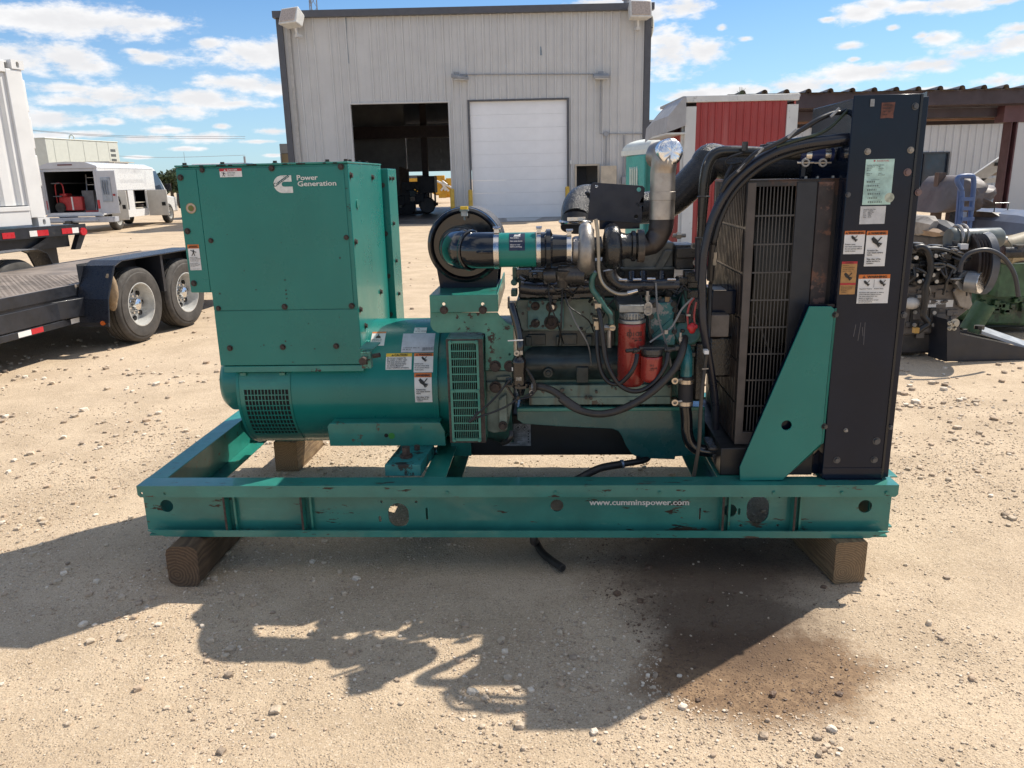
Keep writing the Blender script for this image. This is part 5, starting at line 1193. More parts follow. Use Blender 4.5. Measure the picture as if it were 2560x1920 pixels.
b.tube([L('4',565,1400,.24), L('4',590,1480,.24), L('4',690,1550,.24), L('4',900,1555,.24), L('4',1250,1550,.24)], .025, 16, 5)
for x in (980,1160): b.cyl(p5(x,10,.25), p5(x,110,.25), .016, n=12)
for x in (600,790,900,1085): b.cyl(L('4',x,1430,.3), L('4',x,1530,.26), .014, n=10)
for x in (830,1050,1300): b.box(p5(x,150,.27).x-.03,p5(x,150,.27).x+.03,.25,.33,p5(x,195,.27).z,p5(x,150,.27).z)
em = P('exhaust_manifold', b, M('manifold_rust_black', (.02,.018,.02), .3, var=.4, vs=10, chips=(((.06,.045,.04), 10, .58, .12, .7),), bump=.3, bs=70, coat=.3), eng)
b = B()
for x, y in ((1110,70),(1195,80),(1270,65)): q = p5(x,y,.22); b.cyl(q-V((.012,0,0)), q+V((.014,0,.001)), .0045, n=8)
for x, y in ((700,1500),(840,1497),(980,1490),(1180,1495)): q = L('4',x,y,.21); b.cyl(q-V((.016,0,0)), q+V((.016,0,.0)), .0045, n=8)
P('bright_stud', b, steel, em)
b = B(); r0 = random.Random(21)
for x, y in ((990,180),(1085,180),(1235,172),(830,180),(1290,55),(1200,40)): q = p5(x,y,EY-.005); b.hexbolt((q.x,q.y,q.z),(0,-1,0),.011,.012)
for x, y in ((690,1445),(1330,1440),(1310,1340),(1310,1620),(1010,1620),(265,1635),(1150,1640)): q = L('4',x,y,EY-.01); b.hexbolt((q.x,q.y,q.z),(0,-1,0),.011,.012)
P('head_bolt', b, cast_dark, eng)
# grit of small castings, brackets and fittings between the head and the turbocharger
b = B()
for k in range(34):
    x, y = r0.uniform(780,1400), r0.uniform(-10,200); q = p5(x,y,r0.uniform(.26,.34)); s = r0.uniform(.006,.022); b.box(q.x-s*1.4,q.x+s*1.4,q.y,q.y+.05,q.z-s*.7,q.z+s*.7)
for k in range(10): q = p5(r0.uniform(790,1390),r0.uniform(0,180),.25); b.cyl(q, q+V((r0.uniform(-.03,.03),.03,r0.uniform(-.05,.02))), r0.uniform(.006,.014), n=8)
P('bracket', b, [cast_black], eng, bevel=.003)
b = B().box(L('3',1110,1080,.36).x, L('3',1165,1080,.36).x, .36, .46, L('3',1140,1240,.36).z, L('3',1140,1050,.36).z).cyl(L('3',1130,1225,.33), L('3',1130,1225,.37), .014, n=10).box(L('3',1150,1330,.34).x-.02, L('3',1150,1330,.34).x+.005,.34,.4,L('3',1150,1390,.34).z,L('3',1150,1310,.34).z)
P('lifting_bracket', b, green_engine, eng, bevel=.004)
# oil filter and its head
FY = .19
def canister(c0, x0, x1, yt, yb, yl, m, name, parent, fl=3):
    a_, d_ = L(c0,x0,(yt+yb)/2,yl), L(c0,x1,(yt+yb)/2,yl); r = (d_.x-a_.x)/2*.97; cx = (a_.x+d_.x)/2; z1 = L(c0,(x0+x1)/2,yt,yl).z; z0 = L(c0,(x0+x1)/2,yb,yl).z
    b = B().lathe([(0,0),(0,r*.35),(-.004,r*.5),(-.002,r*.78),(.006,r*.93),(.014,r),(z1-z0-.012,r),(z1-z0-.004,r*1.02),(z1-z0,r*.98)], (cx,yl,z0), (0,0,1), 40); return P(name, b, m, parent), cx, r, z0, z1
flt, fx, fr_, fz0, fz1 = canister('6',440,655,388,862,FY,red_filter,'oil_filter',None)
b = B().cyl((fx,FY,fz1+.001),(fx,FY,fz1+.016),fr_*1.01,n=36).cyl((fx,FY,fz1+.0162),(fx,FY,fz1+.045),fr_*.86,n=36).box(fx-fr_*1.0,fx+fr_*1.0,FY-.04,EY+.02,fz1+.0452,fz1+.075)
for k in range(24): a = 2*pi*k/24; b.box(fx+fr_*.87*cos(a)-.003,fx+fr_*.87*cos(a)+.003,FY+fr_*.87*sin(a)-.003,FY+fr_*.87*sin(a)+.003,fz1+.018,fz1+.04)
fhd = P('filter_head', b, M('filter_head_alu', (.30,.31,.31), .38, metal=.7, var=.3, vs=14, bump=.2, bs=80), eng, bevel=.004)
q = p6(675,262,FY-.05); q3 = p6(675,300,FY-.05); P('sensor_fitting', B().lathe([(0,.016),(-.012,.016),(-.012,.009),(-.006,.009),(-.006,0)],q,(0,1,0),18).lathe([(0,.016),(-.012,.016),(-.012,.009),(-.006,.009),(-.006,0)],q3,(0,1,0),18).cyl(p6(672,240,FY-.04),p6(672,150,FY-.04),.006,n=8).cyl(p6(672,215,FY-.04),p6(672,180,FY-.04),.010,n=6), bolt_grey, fhd)
def cwrap(cx, yl, r, c0, x, y):
    yy = yl-r
    for _ in range(6): p = L(c0,x,y,yy); s = max(-.95,min(.95,(p.x-cx)/r)); yy = yl-r*cos(asin(s))
    a0 = asin(s); return lambda u,v,h: (cx+(r+h)*sin(a0+u/r), yl-(r+h)*cos(a0+u/r), p.z+v)
st = Sticker(cwrap(fx,FY,fr_,'6',628,458)); inkB = M('filter_ink', (.035,.012,.012), .5, var=0)
st.text('BD103',0,0,.0225,inkB,.02,rot=pi); st.text('LUBE FILTER',0.0,-.022,.008,inkB,.01,rot=pi); st.poly([(-.034,-.036),(-.002,-.036),(.0,-.030),(-.03,-.030)],inkB)
st.text('SPIN-ON',-.0535,.012,.009,inkB,.02,rot=-pi/2); st.build('filter_print', flt)
f2, fx2, fr2, f2z0, f2z1 = canister('6',617,790,642,832,.13,red_filter,'fuel_filter',None)
st = Sticker(cwrap(fx2,.13,fr2,'6',722,712)); st.text('332',0,0,.010,inkB,.02,rot=pi,sx=1.1); st.text('BF7587',.012,-.012,.0085,inkB,.02,rot=pi); st.text('FUEL',.0,-.02,.006,inkB,.01,rot=pi); st.rect(-.018,-.024,.018,-.0245,inkB,nv=1); st.build('filter_print', f2)
b = B().cyl((fx2,.13,f2z1+.001),(fx2,.13,f2z1+.008),fr2*.9,n=30).cyl((fx2,.13,f2z1+.0082),(fx2,.13,f2z1+.03),fr2*1.02,n=30).box(fx2-.05,fx2+.06,.13-.012,EY,f2z1+.024,f2z1+.036)
b.cyl(p6(505,605,.10), p6(610,600,.11), .008, n=8).cyl(p6(560,605,.10), p6(590,602,.11), .012, n=6).cyl(p6(800,600,.11), p6(900,590,.12), .009, n=8).cyl(p6(815,600,.11), p6(850,598,.115), .013, n=6).box(p6(880,590,.12).x,p6(925,590,.12).x,.11,.15,p6(900,600,.12).z,p6(900,568,.12).z)
P('fuel_filter_head', b, cast_dark, eng, bevel=.002)
# chipped cover plate right of the filters
CYp = .26
b = B().plate(poly6([(690,240),(880,232),(895,250),(895,420),(885,560),(700,560),(690,520)],CYp), (), CYp, EY)
cp = P('gear_cover', b, M('cover_teal_grey_peeling', (.035,.19,.19), .42, var=.25, vs=10, chips=(((.36,.34,.32), 7, .50, .02),((.06,.05,.045), 16, .66, .04, .8)), bump=.15, bs=40), eng, bevel=.004)
bolts6([(698,342),(698,458),(728,252),(872,245),(885,290),(884,368),(880,455)], CYp, .009, cast_dark, cp)
P('cover_rib', B().bar(p6(715,500,CYp-.004), p6(870,362,CYp-.004), .014, .01, up=(0,-1,0)), M('rib_teal', (.03,.17,.17), .4, var=.2), cp)
P('plug', B().box(p6(805,220,CYp+.02).x,p6(838,220,CYp+.02).x,CYp+.01,CYp+.03,p6(820,238,CYp+.02).z,p6(820,190,CYp+.02).z), M('brass_plug', (.28,.2,.12), .45, metal=.6, var=.2), cp)
q = p6(937,405,EY); P('bolt', B().lathe([(0,.03),(-.01,.03),(-.012,.02),(-.022,.02),(-.022,.008),(-.01,.0)],(q.x,EY-.01,q.z),(0,1,0),22), cast_dark, eng)
P('gear_housing', B().box(x6(890), x6(1070), .28, .6, z6(1000,.28), z6(130,.28)).cyl(p6(980,460,.29), p6(980,460,.25), .055, n=24).box(x6(860),x6(925),.26,.5,z6(960,.26),z6(760,.26)), green_engine, eng, bevel=.008)
# hoses
def hose(name, pts, r, m=black_rubber, par=None, n=12): return P(name, B().tube(pts, r, n, 6), m, par)
hose('fuel_hose', [p6(295,285,.14),p6(305,330,.13),p6(322,450,.12),p6(345,640,.11),p6(385,760,.10),p6(450,860,.10),p6(540,912,.10),p6(640,905,.09),p6(740,830,.09),p6(810,720,.09),p6(830,620,.10)], .0095)
hose('fuel_hose', [p6(287,430,.15),p6(285,520,.14),p6(292,640,.13),p6(320,770,.12),p6(380,850,.11),p6(460,855,.10),p6(540,780,.08),p6(580,700,.08),p6(592,630,.09)], .0088)
b = B()
for x, y in ((295,270),(287,405)): q = p6(x,y,.15); b.box(q.x-.014,q.x+.01,.14,.30,q.z-.004,q.z+.014).cyl(q-V((0,.0,.004)), q-V((0,0,.018)), .012, n=6)
q = p6(378,425,.17); b.cyl(q+V((-.02,0,0)),q+V((.02,0,0)),.013,n=8).cyl(q+V((.012,-.012,0)),q+V((.012,.012,0)),.012,n=10); P('hose_fitting', b, M('fitting_steel', (.42,.36,.28), .35, metal=.8, var=.2), eng)
P('oil_pipe', B().cyl(p6(378,440,.17), p6(378,580,.17), .009, n=10), alu, eng)
hose('breather_hose', [p5(880,915,.12),p5(940,918,.11),p5(1030,950,.10),p5(1130,1020,.09),p5(1240,1095,.08),p6(0,965,.09),p6(110,1045,.08),p6(260,1088,.07),p6(400,1078,.07),p6(560,1015,.07),p6(700,925,.07),p6(800,835,.08),p6(880,740,.09),p6(930,640,.10),p6(950,560,.12),p6(958,505,.16)], .0145, dusty_rubber, None, 14)
b = B(); q = p5(868,920,.12); b.lathe([(0,.0175),(0,.020),(.012,.020),(.012,.0175)], q+V((-.006,0,0)), (1,0,0), 20, cap0=False, cap1=False); q2 = p5(862,955,.10); b.lathe([(0,.011),(-.012,.011),(-.012,.007),(0,.007)], q2, (0,1,0), 18); P('hose_clamp', b, bolt_grey)
# crankcase breather canister
KYc = .12
a_, d_ = p5(700,780,KYc), p5(817,780,KYc); kx, kr_ = (a_.x+d_.x)/2, (d_.x-a_.x)/2; kz1, kz0 = p5(758,665,KYc).z, p5(758,892,KYc).z
b = B().lathe([(0,kr_*1.02),(0,kr_),(kz1-kz0-.03,kr_),(kz1-kz0-.028,kr_*1.01),(kz1-kz0-.02,kr_*.98),(kz1-kz0-.006,kr_*.7),(kz1-kz0,kr_*.45)], (kx,KYc,kz0), (0,0,1), 36)
can = P('breather_canister', b, M('canister_black', (.013,.011,.011), .22, var=.15, coat=.3))
b = B().lathe([(0,0),(0,kr_*.35),(.03,kr_*.7),(.034,kr_*1.18),(.044,kr_*1.18)], (kx+.006,KYc,kz0-.046), (0,0,1), 30)
for k in range(6): a = 2*pi*k/6+.3; b.hexbolt((kx+.006+kr_*1.08*cos(a),KYc+kr_*1.08*sin(a),kz0-.002),(0,0,1),.006,.006)
P('canister_bowl', b, black_gloss, can)
st = Sticker(cwrap(kx,KYc,kr_,'5',735,838)); st.rect(0,0,.021,-.0145,M('label_silver',(.35,.32,.27),.4,var=.3,vs=80),nu=4); lines(st,('FILTER','P/N 0418','BREATHER'),.002,-.004,.004,.0045); st.build('canister_label', can)
st = Sticker(cwrap(kx,KYc,kr_,'5',701,757)); st.rect(0,0,.011,-.0145,whiteS,nu=4); st.build('canister_label', can)
hose('breather_pipe', [V((kx,KYc,kz1-.004)), p5(768,600,KYc), p5(762,520,KYc+.01), p5(742,420,KYc+.02), p5(715,320,KYc+.03), p5(700,255,KYc+.04)], [kr_*.48,kr_*.50,kr_*.52,kr_*.54,kr_*.54,kr_*.52], black_gloss, can, 18)
q = p5(740,645,KYc-kr_*.5); P('hose_clamp', B().lathe([(0,.0105),(-.012,.0105),(-.012,.0045),(0,.0045)],q,(0,1,0),18).box(p5(765,645,KYc).x,p5(788,645,KYc).x,KYc-kr_*.62,KYc-kr_*.2,p5(765,652,KYc).z,p5(765,622,KYc).z), M('clamp_cream', (.48,.43,.36), .4, metal=.4, var=.2), can)
P('pipe_bracket', B().box(p5(668,250,KYc+.05).x,p5(735,250,KYc+.05).x,KYc+.03,KYc+.08,p5(700,285,KYc+.05).z,p5(700,238,KYc+.05).z).box(p5(668,220,KYc+.05).x,p5(682,220,KYc+.05).x,KYc+.04,KYc+.07,p5(700,237,KYc+.05).z,p5(700,200,KYc+.05).z), cast_dark, can)
P('cable_tie', B().bar(p5(668,548,KYc-.03),p5(790,543,KYc-.03),.004,.003,up=(0,-1,0)), whiteS, can)
P('canister_bracket', B().hexa([(kx-.055,KYc-.005,kz0-.012),(kx+.05,KYc-.005,kz0-.012),(kx+.05,KYc+.12,kz0-.012),(kx-.055,KYc+.12,kz0-.012),(kx-.06,KYc-.005,kz0-.004),(kx+.05,KYc-.005,kz0-.004),(kx+.05,KYc+.12,kz0-.004),(kx-.06,KYc+.12,kz0-.004)]).bar((kx-.05,KYc,kz0-.01),(kx-.01,KYc,kz0-.075),.006,.02,up=(0,1,0)), cast_black, can)
for pts, r in ((((690,860),(660,890),(560,1010),(440,1120),(362,1196)),.0042),(((735,1015),(700,1045),(620,1090),(530,1125),(440,1155),(370,1195)),.0042),(((430,1110),(400,1160),(362,1198)),.006),
               (((815,770),(860,830),(888,900),(880,960),(830,1000),(760,1010)),.004),(((830,800),(872,880),(868,950),(800,995)),.004)):
    hose('wire', [p5(x,y,.09 if i else .1) for i,(x,y) in enumerate(pts)], r, black_rubber, can, 8)
hose('vent_hose', [p5(700,1270,.2),p5(695,1310,.19),p5(670,1345,.2),p5(630,1365,.24)], .011, black_rubber, can)
# water pipe at the pump
WYc = .22
wxa, wxb = x6(928,WYc), x6(1025,WYc); wxm, wr = (wxa+wxb)/2, (wxb-wxa)/2
P('water_elbow', B().tube([V((wxm+.005,EY,z6(590,WYc))), V((wxm,WYc+.05,z6(590,WYc))), V((wxm,WYc+.01,z6(640,WYc))), V((wxm,WYc,z6(720,WYc))), V((wxm,WYc,z6(815,WYc)))], [wr*.8,wr*.85,wr*.9,wr*.95,wr*.95], 22, 5), M('elbow_teal', (.03,.19,.21), .25, var=.25, vs=12, coat=.4, chips=((DRUST,14,.68,.05),)), eng)
wh_ = P('water_hose', B().cyl((wxm,WYc,z6(1032,WYc)),(wxm,WYc,z6(803,WYc)), wr*1.2, n=28), M('hose_matt', (.022,.022,.026), .6, var=.2), eng)
b = B(); 
for y in (840,1006): z_ = z6(y,WYc); b.lathe([(-.008,wr*1.2),(-.008,wr*1.25),(.008,wr*1.25),(.008,wr*1.2)], (wxm,WYc,z_), (0,0,1), 28, cap0=False, cap1=False); q = p6(880,y-8,WYc-.03); b.lathe([(0,.013),(-.012,.013),(-.012,.007),(0,.007)],q,(0,1,0),18).cyl(q+V((.008,0,0)),q+V((.03,.01,0)),.006,n=8)
P('hose_clamp', b, M('clamp_warm_steel', (.55,.48,.40), .3, metal=.8, var=.1), wh_)
P('water_pipe', B().tube([V((wxm,WYc,z6(1030,WYc)))]+[p6(x,y,WYc) for x, y in ((972,1130),(975,1230),(1000,1310),(1060,1360),(1180,1378),(1380,1360))], wr*.98, 24, 6), black_gloss, eng)
P('pipe_flange', B().box(p6(1130,1330,.2).x,p6(1215,1330,.2).x,.16,.3,p6(1170,1350,.2).z,p6(1170,1325,.2).z).bar(p6(1195,1390,.2),p6(1225,1520,.2),.03,.02,up=(0,1,0)), cast_dark, eng, bevel=.004)
# boxes between engine and fan guard
P('sensor_box', B().box(p6(1150,400,.16).x,p6(1300,400,.16).x,.16,.28,p6(1200,500,.16).z,p6(1200,330,.16).z), M('box_brown_grey', (.12,.10,.085), .5, var=.25, vs=14, chips=(((.02,.02,.02), 22, .66, .03),)), bevel=.003)
P('junction_box', B().box(p6(1165,250,.22).x,p6(1352,250,.22).x,.22,.4,p6(1250,328,.22).z,p6(1250,140,.22).z), black_paint, bevel=.004); P('box_plate', B().box(p6(1175,120,.22).x,p6(1270,120,.22).x,.2,.3,p6(1250,138,.22).z,p6(1250,132,.22).z), alu)
P('belt_guard', B().box(p6(1150,700,.24).x,p6(1350,700,.24).x,.26,.6,p6(1250,820,.24).z,p6(1250,505,.24).z).box(p6(1040,600,.26).x,p6(1130,600,.26).x,.27,.5,p6(1100,1010,.24).z,p6(1100,550,.24).z), cast_black, bevel=.01)
# red cut-off knob and ignition wires
q = p6(1015,432,.14); P('red_switch', B().sphere(q,(.015,.012,.022),14,8).sphere(q+V((-.012,0,.004)),(.008,.008,.012),10,6).sphere(q+V((.014,0,.006)),(.008,.008,.01),10,6), M('red_plastic', (.45,.02,.025), .35, var=.1), eng)
rd = M('red_wire', (.35,.05,.05), .4, var=.1); gy = M('grey_wire', (.2,.2,.2), .4, var=.1)
for pts, m in ((((1030,200),(1000,240),(980,320),(985,400),(1010,430)),rd),(((1040,210),(1020,280),(1005,360),(1015,430)),blackS),(((1020,200),(940,280),(890,370),(850,430),(760,490),(690,540)),gy),(((1045,230),(1030,330),(1035,430),(1020,460)),rd)):
    hose('wire', [p6(x,y,.15) for x, y in pts], .0042, m, eng, 8)
P('wire_clip', B().cyl(p6(812,470,.15)+V((0,-.01,0)),p6(812,440,.15)+V((0,-.01,0)),.009,n=8).box(p6(968,330,.14).x,p6(1000,330,.14).x,.13,.15,p6(980,336,.14).z,p6(980,322,.14).z), bolt_grey, eng)
P('drain_cock', B().cyl(p6(926,560,.13),p6(926,465,.13),.005,n=8).cyl(p6(926,530,.13),p6(926,500,.13),.009,n=6), bolt_grey, eng)
# loose dark clutter deep in the front end of the engine
b = B(); r0 = random.Random(77)
for k in range(30):
    x, y = r0.uniform(900,1130), r0.uniform(10,760); q = p6(x,y,r0.uniform(.24,.3)); s = r0.uniform(.008,.028); b.box(q.x-s,q.x+s,q.y,q.y+.06,q.z-s*.8,q.z+s*.8)
P('bracket', b, [cast_black], eng, bevel=.004)

r0 = random.Random(52)
for k in range(12):
    x, y = r0.uniform(-120,960), r0.uniform(60,200); x2, y2 = x+r0.uniform(-160,260), r0.uniform(240,820); yl_ = r0.uniform(.16,.30)
    pts = [p6(x,y,yl_), p6(x+(x2-x)*.25+r0.uniform(-25,25),y+(y2-y)*.35,yl_-.02), p6(x+(x2-x)*.8+r0.uniform(-25,25),y+(y2-y)*.7,yl_-.02), p6(x2,y2,min(.36,yl_+.08))]
    hose('wire', pts, r0.uniform(.0026,.0044), (black_rubber, blackS, dusty_rubber, gy)[k % 4], eng, 7)
for k in range(9):
    x = r0.uniform(-200,900); pts = [p6(x+j*45,r0.uniform(95,150) if j % 2 else r0.uniform(120,170),.22) for j in range(5)]; hose('wire', pts, .003, black_rubber, eng, 7)
b = B()
for k in range(70):
    x, y = r0.uniform(-330,900), r0.choice((r0.uniform(30,215), r0.uniform(215,480), r0.uniform(845,1010))); q = p6(x,y,.36 if y > 215 else .3); rr_b = r0.uniform(.004,.009); b.cyl(q, q+V((0,-r0.uniform(.006,.02),0)), rr_b, n=6)
P('head_bolt', b, cast_dark, eng)
# ---- radiator end
RY = .06
rl = (L('7',1215,112,RY).x+L('8',1005,1470,RY).x)/2; rr_ = (L('7',1815,90,RY).x+L('8',1480,1465,RY).x)/2; rf = (L('7',1745,95,RY).x+L('8',1425,1465,RY).x)/2
rz1 = (L('7',1215,110,RY).z+L('7',1815,92,RY).z)/2; rz0 = L('8',1250,1470,RY).z
b = B().box(rl, rf, RY, RY+.004, rz0, rz1-.002).box(rl, rr_-.003, RY+.0042, .50, rz0+.003, rz1-.012)
rad = P('radiator_shell', b, black_paint, bevel=.002)
b = B().hexa([(rf+.001,RY+.002,rz0),(rr_,RY+.030,rz0),(rr_,RY+.036,rz0),(rf+.001,RY+.008,rz0),(rf+.001,RY+.002,rz1-.002),(rr_,RY+.030,rz1+.006),(rr_,RY+.036,rz1+.006),(rf+.001,RY+.008,rz1-.002)])
b.box(rf-.004, rf+.004, RY-.004, RY-.0003, rz0+.002, rz1-.004)
P('side_flange', b, M('flange_black', (.008,.009,.012), .32, var=.15, coat=.15), rad)
zl = L('S5',1290,668,.95).z
P('radiator_core', B().box(rl+.03, rr_-.02, .502, 1.30, rz0+.01, zl).box(rl-.0, rl+.029, .70, 1.30, rz0+.01, zl-.01), black_paint, rad, bevel=.003)
P('base_foot', B().plate([(L('8',x,y,.12).x,max(zT+.002,L('8',x,y,.12).z)) for x,y in ((1010,1150),(1010,1488),(922,1490),(832,1392),(985,1240))], (), .115, .123).box(rl+.01,rr_-.03,.05,1.3,zT+.001,rz0+.002), black_paint, rad)
b = B().box(rl+.0, rf-.002, RY-.003, RY-.0002, rz0+.002, rz0+.045); P('bottom_lip', b, black_paint, rad, bevel=.001)
rbs = ([],[],[])
def rb(c, x, y, r, m=0): q = L(c,x,y,RY); rbs[m].append(((q.x,RY,q.z),(0,-1,0),r))
for x, y in ((1330,530),(1648,519)): rb('7',x,y,.0085,1)
rb('7',1625,683,.010,2); rb('7',1683,195,.009,0); rb('7',1705,832,.009,2); rb('8',1396,1192,.011,0); rb('8',1102,1332,.010,0); rb('8',1378,1330,.010,0); rb('7',1185,850,.007,0); rb('8',1168,1112,.006,1)
rb('8',1500,1090,.007,0); rb('8',1600,258,.009,0)
for ls_, mm_ in zip(rbs, [M('bolt_dark_grey',(.10,.10,.105),.4,metal=.4,var=.2), M('bolt_cream',(.30,.27,.23),.5,var=.3,vs=60), M('bolt_rust_pink',(.20,.13,.12),.5,var=.3)]): HB('panel_bolt', ls_, mm_, rad)
b = B(); q = L('7',1362,160,RY); b.box(q.x-.006,q.x+.008,RY-.004,RY-.0003,q.z-.016,q.z+.008); P('hook', b, bolt_grey, rad)
scr = M('scratch_grey', (.10,.095,.10), .6, var=.1); b = B()
for x0_, y0_, x1_, y1_ in ((1243,330,1225,420),(1280,315,1258,450),(1292,350,1296,415),(1312,313,1300,480)): b.bar(L('8',x0_,y0_,RY-.0006), L('8',x1_,y1_,RY-.0006), .0022, .0004, up=(0,-1,0))
P('scratch', b, scr, rad)
# prints on the radiator shell
SY = RY-.0002
st, w, h = sticker('7',1318,588,1525,925,SY,0,0,0); sh = -.05
def skew(o, k): return lambda u, v, hh: (o.x+u+k*v, SY-hh, o.z+v)
def rst(x0, y0, x1, y1, k=.0): o = L('7',x0,y0,SY); e = L('7',x1,y0,SY); f = L('7',x0+(0),y1,SY); return Sticker(lambda u,v,hh: (o.x+u, SY-hh, o.z+v)), e.x-o.x, o.z-L('7',x0,y1,SY).z
# the shell is a true rectangle, so prints stay upright in its own frame
st, w, h = rst(1318,588,1530,925); st.rect(0,0,w,-h,mintS)
pinkI = M('print_pink', (.45,.13,.13), .5, var=.2)
st.text('RADIATORS',w*.38,-h*.055,h*.05,pinkI,.02); st.poly(circ(w*.3,-h*.035,h*.022,12),pinkI)
lines(st,('OUTLINE DRAWING','CUSTOMER I.D.','PART NO','REF NO','','SERIAL NO','CODE'),w*.05,-h*.14,h*.026,h*.036)
lines(st,('E-00518-05','300','0418-0520','27-1-98','','1043021','RF 910 INLET'),w*.45,-h*.14,h*.026,h*.036)
for j in range(6):
    for i in range(20): 
        if i < 12+(j*5) % 9: st.rect(w*(.07+.024*i),-h*(.47+.088*j),w*(.07+.024*i+.008*(1+(i*5+j) % 3)*.8),-h*(.51+.088*j),inkG,nv=1)
    st.rect(w*.2,-h*(.445+.088*j),w*.5,-h*(.452+.088*j),inkG,nv=1)
st.poly(circ(w*.78,-h*.84,w*.17,20),M('stain_tan',(.40,.42,.33),.5,var=.35,vs=60)); st.build('data_plate', rad)
st, w, h = rst(1278,936,1466,1068); st.rect(0,0,w,-h,M('label_dusty_white',(.52,.52,.52),.5,var=.15,vs=30))
lines(st,('Factory Use Only  Date','Model      D-00418','Spec       DFCC-300','Serial      B98-04','Order      2-98','Rating     60 HZ'),w*.12,-h*.2,h*.07,h*.085,m=inkG); st.build('service_label', rad)
st, w, h = rst(1162,1118,1313,1290); st.rect(0,0,w,-h,whiteS).rect(0,0,w,-h*.16,orangeS); tri(st,w*.02,-h*.14,h*.12,blackS,orangeS); st.text('WARNING',w*.17,-h*.135,h*.13,blackS,.045,width=w*.77); hand(st,w*.47,-h*.34,h*.3,blackS,whiteS)
lines(st,('Rotating parts.','Can cause severe injury.','Do not operate without','guards in place.'),w*.04,-h*.6,h*.075,h*.095,bold=.03); st.build('warning_label', rad)
st, w, h = rst(1325,1118,1480,1380); st.rect(0,0,w,-h,whiteS).rect(0,0,w,-h*.12,orangeS); tri(st,w*.04,-h*.1,h*.09,blackS,orangeS); st.text('WARNING',w*.2,-h*.1,h*.095,blackS,.045,width=w*.72); hand(st,w*.48,-h*.32,h*.32,blackS,whiteS)
lines(st,('Rotating fan.','Can cause severe','injury.','','Stay clear of fan','when engine is','running.'),w*.08,-h*.57,h*.062,h*.06,bold=.03); st.build('warning_label', rad)
st, w, h = rst(1140,1345,1255,1588); st.rect(0,0,w,-h,tanS).rect(0,0,w,-h*.07,redS); st.rect(0,-h*.65,w,-h*.71,redS); hand(st,w*.45,-h*.46,h*.26,blackS,tanS); st.text('WARNING',w*.2,-h*.06,h*.05,blackS,.02)
lines(st,('Rotating fan','can cause severe injury','stay clear of fan when','engine is running'),w*.06,-h*.13,h*.038,h*.055); lines(st,('Puede causar lesiones','graves. No opere sin','las guardas','instaladas.'),w*.06,-h*.78,h*.038,h*.055); st.build('warning_label', rad)
st, w, h = rst(1265,1442,1498,1655); st.rect(0,0,w,-h,whiteS).rect(0,0,w,-h*.14,orangeS); tri(st,w*.12,-h*.12,h*.11,blackS,orangeS); st.text('WARNING',w*.27,-h*.12,h*.115,blackS,.045,width=w*.62)
st.rect(w*.495,-h*.18,w*.505,-h*.44,blackS,nv=1); hand(st,w*.26,-h*.3,h*.22,blackS,whiteS); hand(st,w*.75,-h*.3,h*.24,blackS,whiteS)
lines(st,('Hazardous Voltage     Rotating Parts','','Generator with automatic or remote','control will start without warning.','Can cause severe injury and','damage to equipment.','See Service Manual for proper','servicing procedures.'),w*.03,-h*.5,h*.055,h*.064,bold=.03); st.build('warning_label', rad)
st, w, h = rst(1435,168,1535,285); st.poly([(0,0),(w,h*.02),(w*.97,-h*.4),(w*.93,-h*.7),(w*.95,-h),(w*.5,-h*.97),(0,-h)],brownS); lines(st,('INSPECTED','PRESSURE','TEST  OK','DATE'),w*.12,-h*.2,h*.12,h*.2,m=blackS); st.build('rusted_tag', rad)

# ---- green gusset plate
UY = .042
u8 = lambda x, y, yl=UY: (L('8',x,y,yl).x, L('8',x,y,yl).z)
gp = [u8(900,196),u8(1060,196),u8(1085,215),u8(1030,760),u8(988,1218),u8(975,1222),u8(700,1482),(u8(385,1488)[0],zT+.002),u8(385,1385)]
hc = u8(730,1077)
gus = P('gusset_plate', B().plate(gp, [circ(*hc,.0195,26)], UY, UY+.008), green, bevel=.0015)
P('gusset_flange', B().hexa([(*gp[2][:1],UY+.001,gp[2][1]),(gp[2][0]+.012,UY+.016,gp[2][1]-.003),(gp[2][0]+.008,UY+.022,gp[2][1]-.003),(gp[2][0]-.006,UY+.0085,gp[2][1])]+[] if False else
   [(gp[4][0]+.0005,UY+.001,gp[4][1]),(gp[4][0]+.014,UY+.017,gp[4][1]),(gp[4][0]+.010,UY+.02,gp[4][1]),(gp[4][0]+.0005,UY+.008,gp[4][1]),(gp[2][0]+.0005,UY+.001,gp[2][1]),(gp[2][0]+.014,UY+.017,gp[2][1]),(gp[2][0]+.010,UY+.02,gp[2][1]),(gp[2][0]+.0005,UY+.008,gp[2][1])]).hexa(
   [(gp[6][0],UY+.001,gp[6][1]),(gp[6][0]+.012,UY+.03,gp[6][1]-.004),(gp[6][0]+.008,UY+.034,gp[6][1]-.004),(gp[6][0],UY+.008,gp[6][1]),(gp[5][0],UY+.001,gp[5][1]),(gp[5][0]+.018,UY+.03,gp[5][1]-.012),(gp[5][0]+.014,UY+.034,gp[5][1]-.012),(gp[5][0],UY+.008,gp[5][1])]), green_worn, gus)
b = B()
for x, y in ((1080,258),(1000,1085)): q = L('8',x,y,UY); b.hexbolt((q.x+.004,UY+.004,q.z),(.5,-1,0),.009,.01)
P('bolt', b, cast_dark, gus)
# dark gusset behind it
P('gusset_plate', B().plate([u8(872,180,.07),u8(1090,178,.07),u8(1090,260,.07),u8(640,1380,.07),u8(372,1400,.07),u8(600,850,.07),u8(800,380,.07)], (), .0705, .078), black_paint, None)
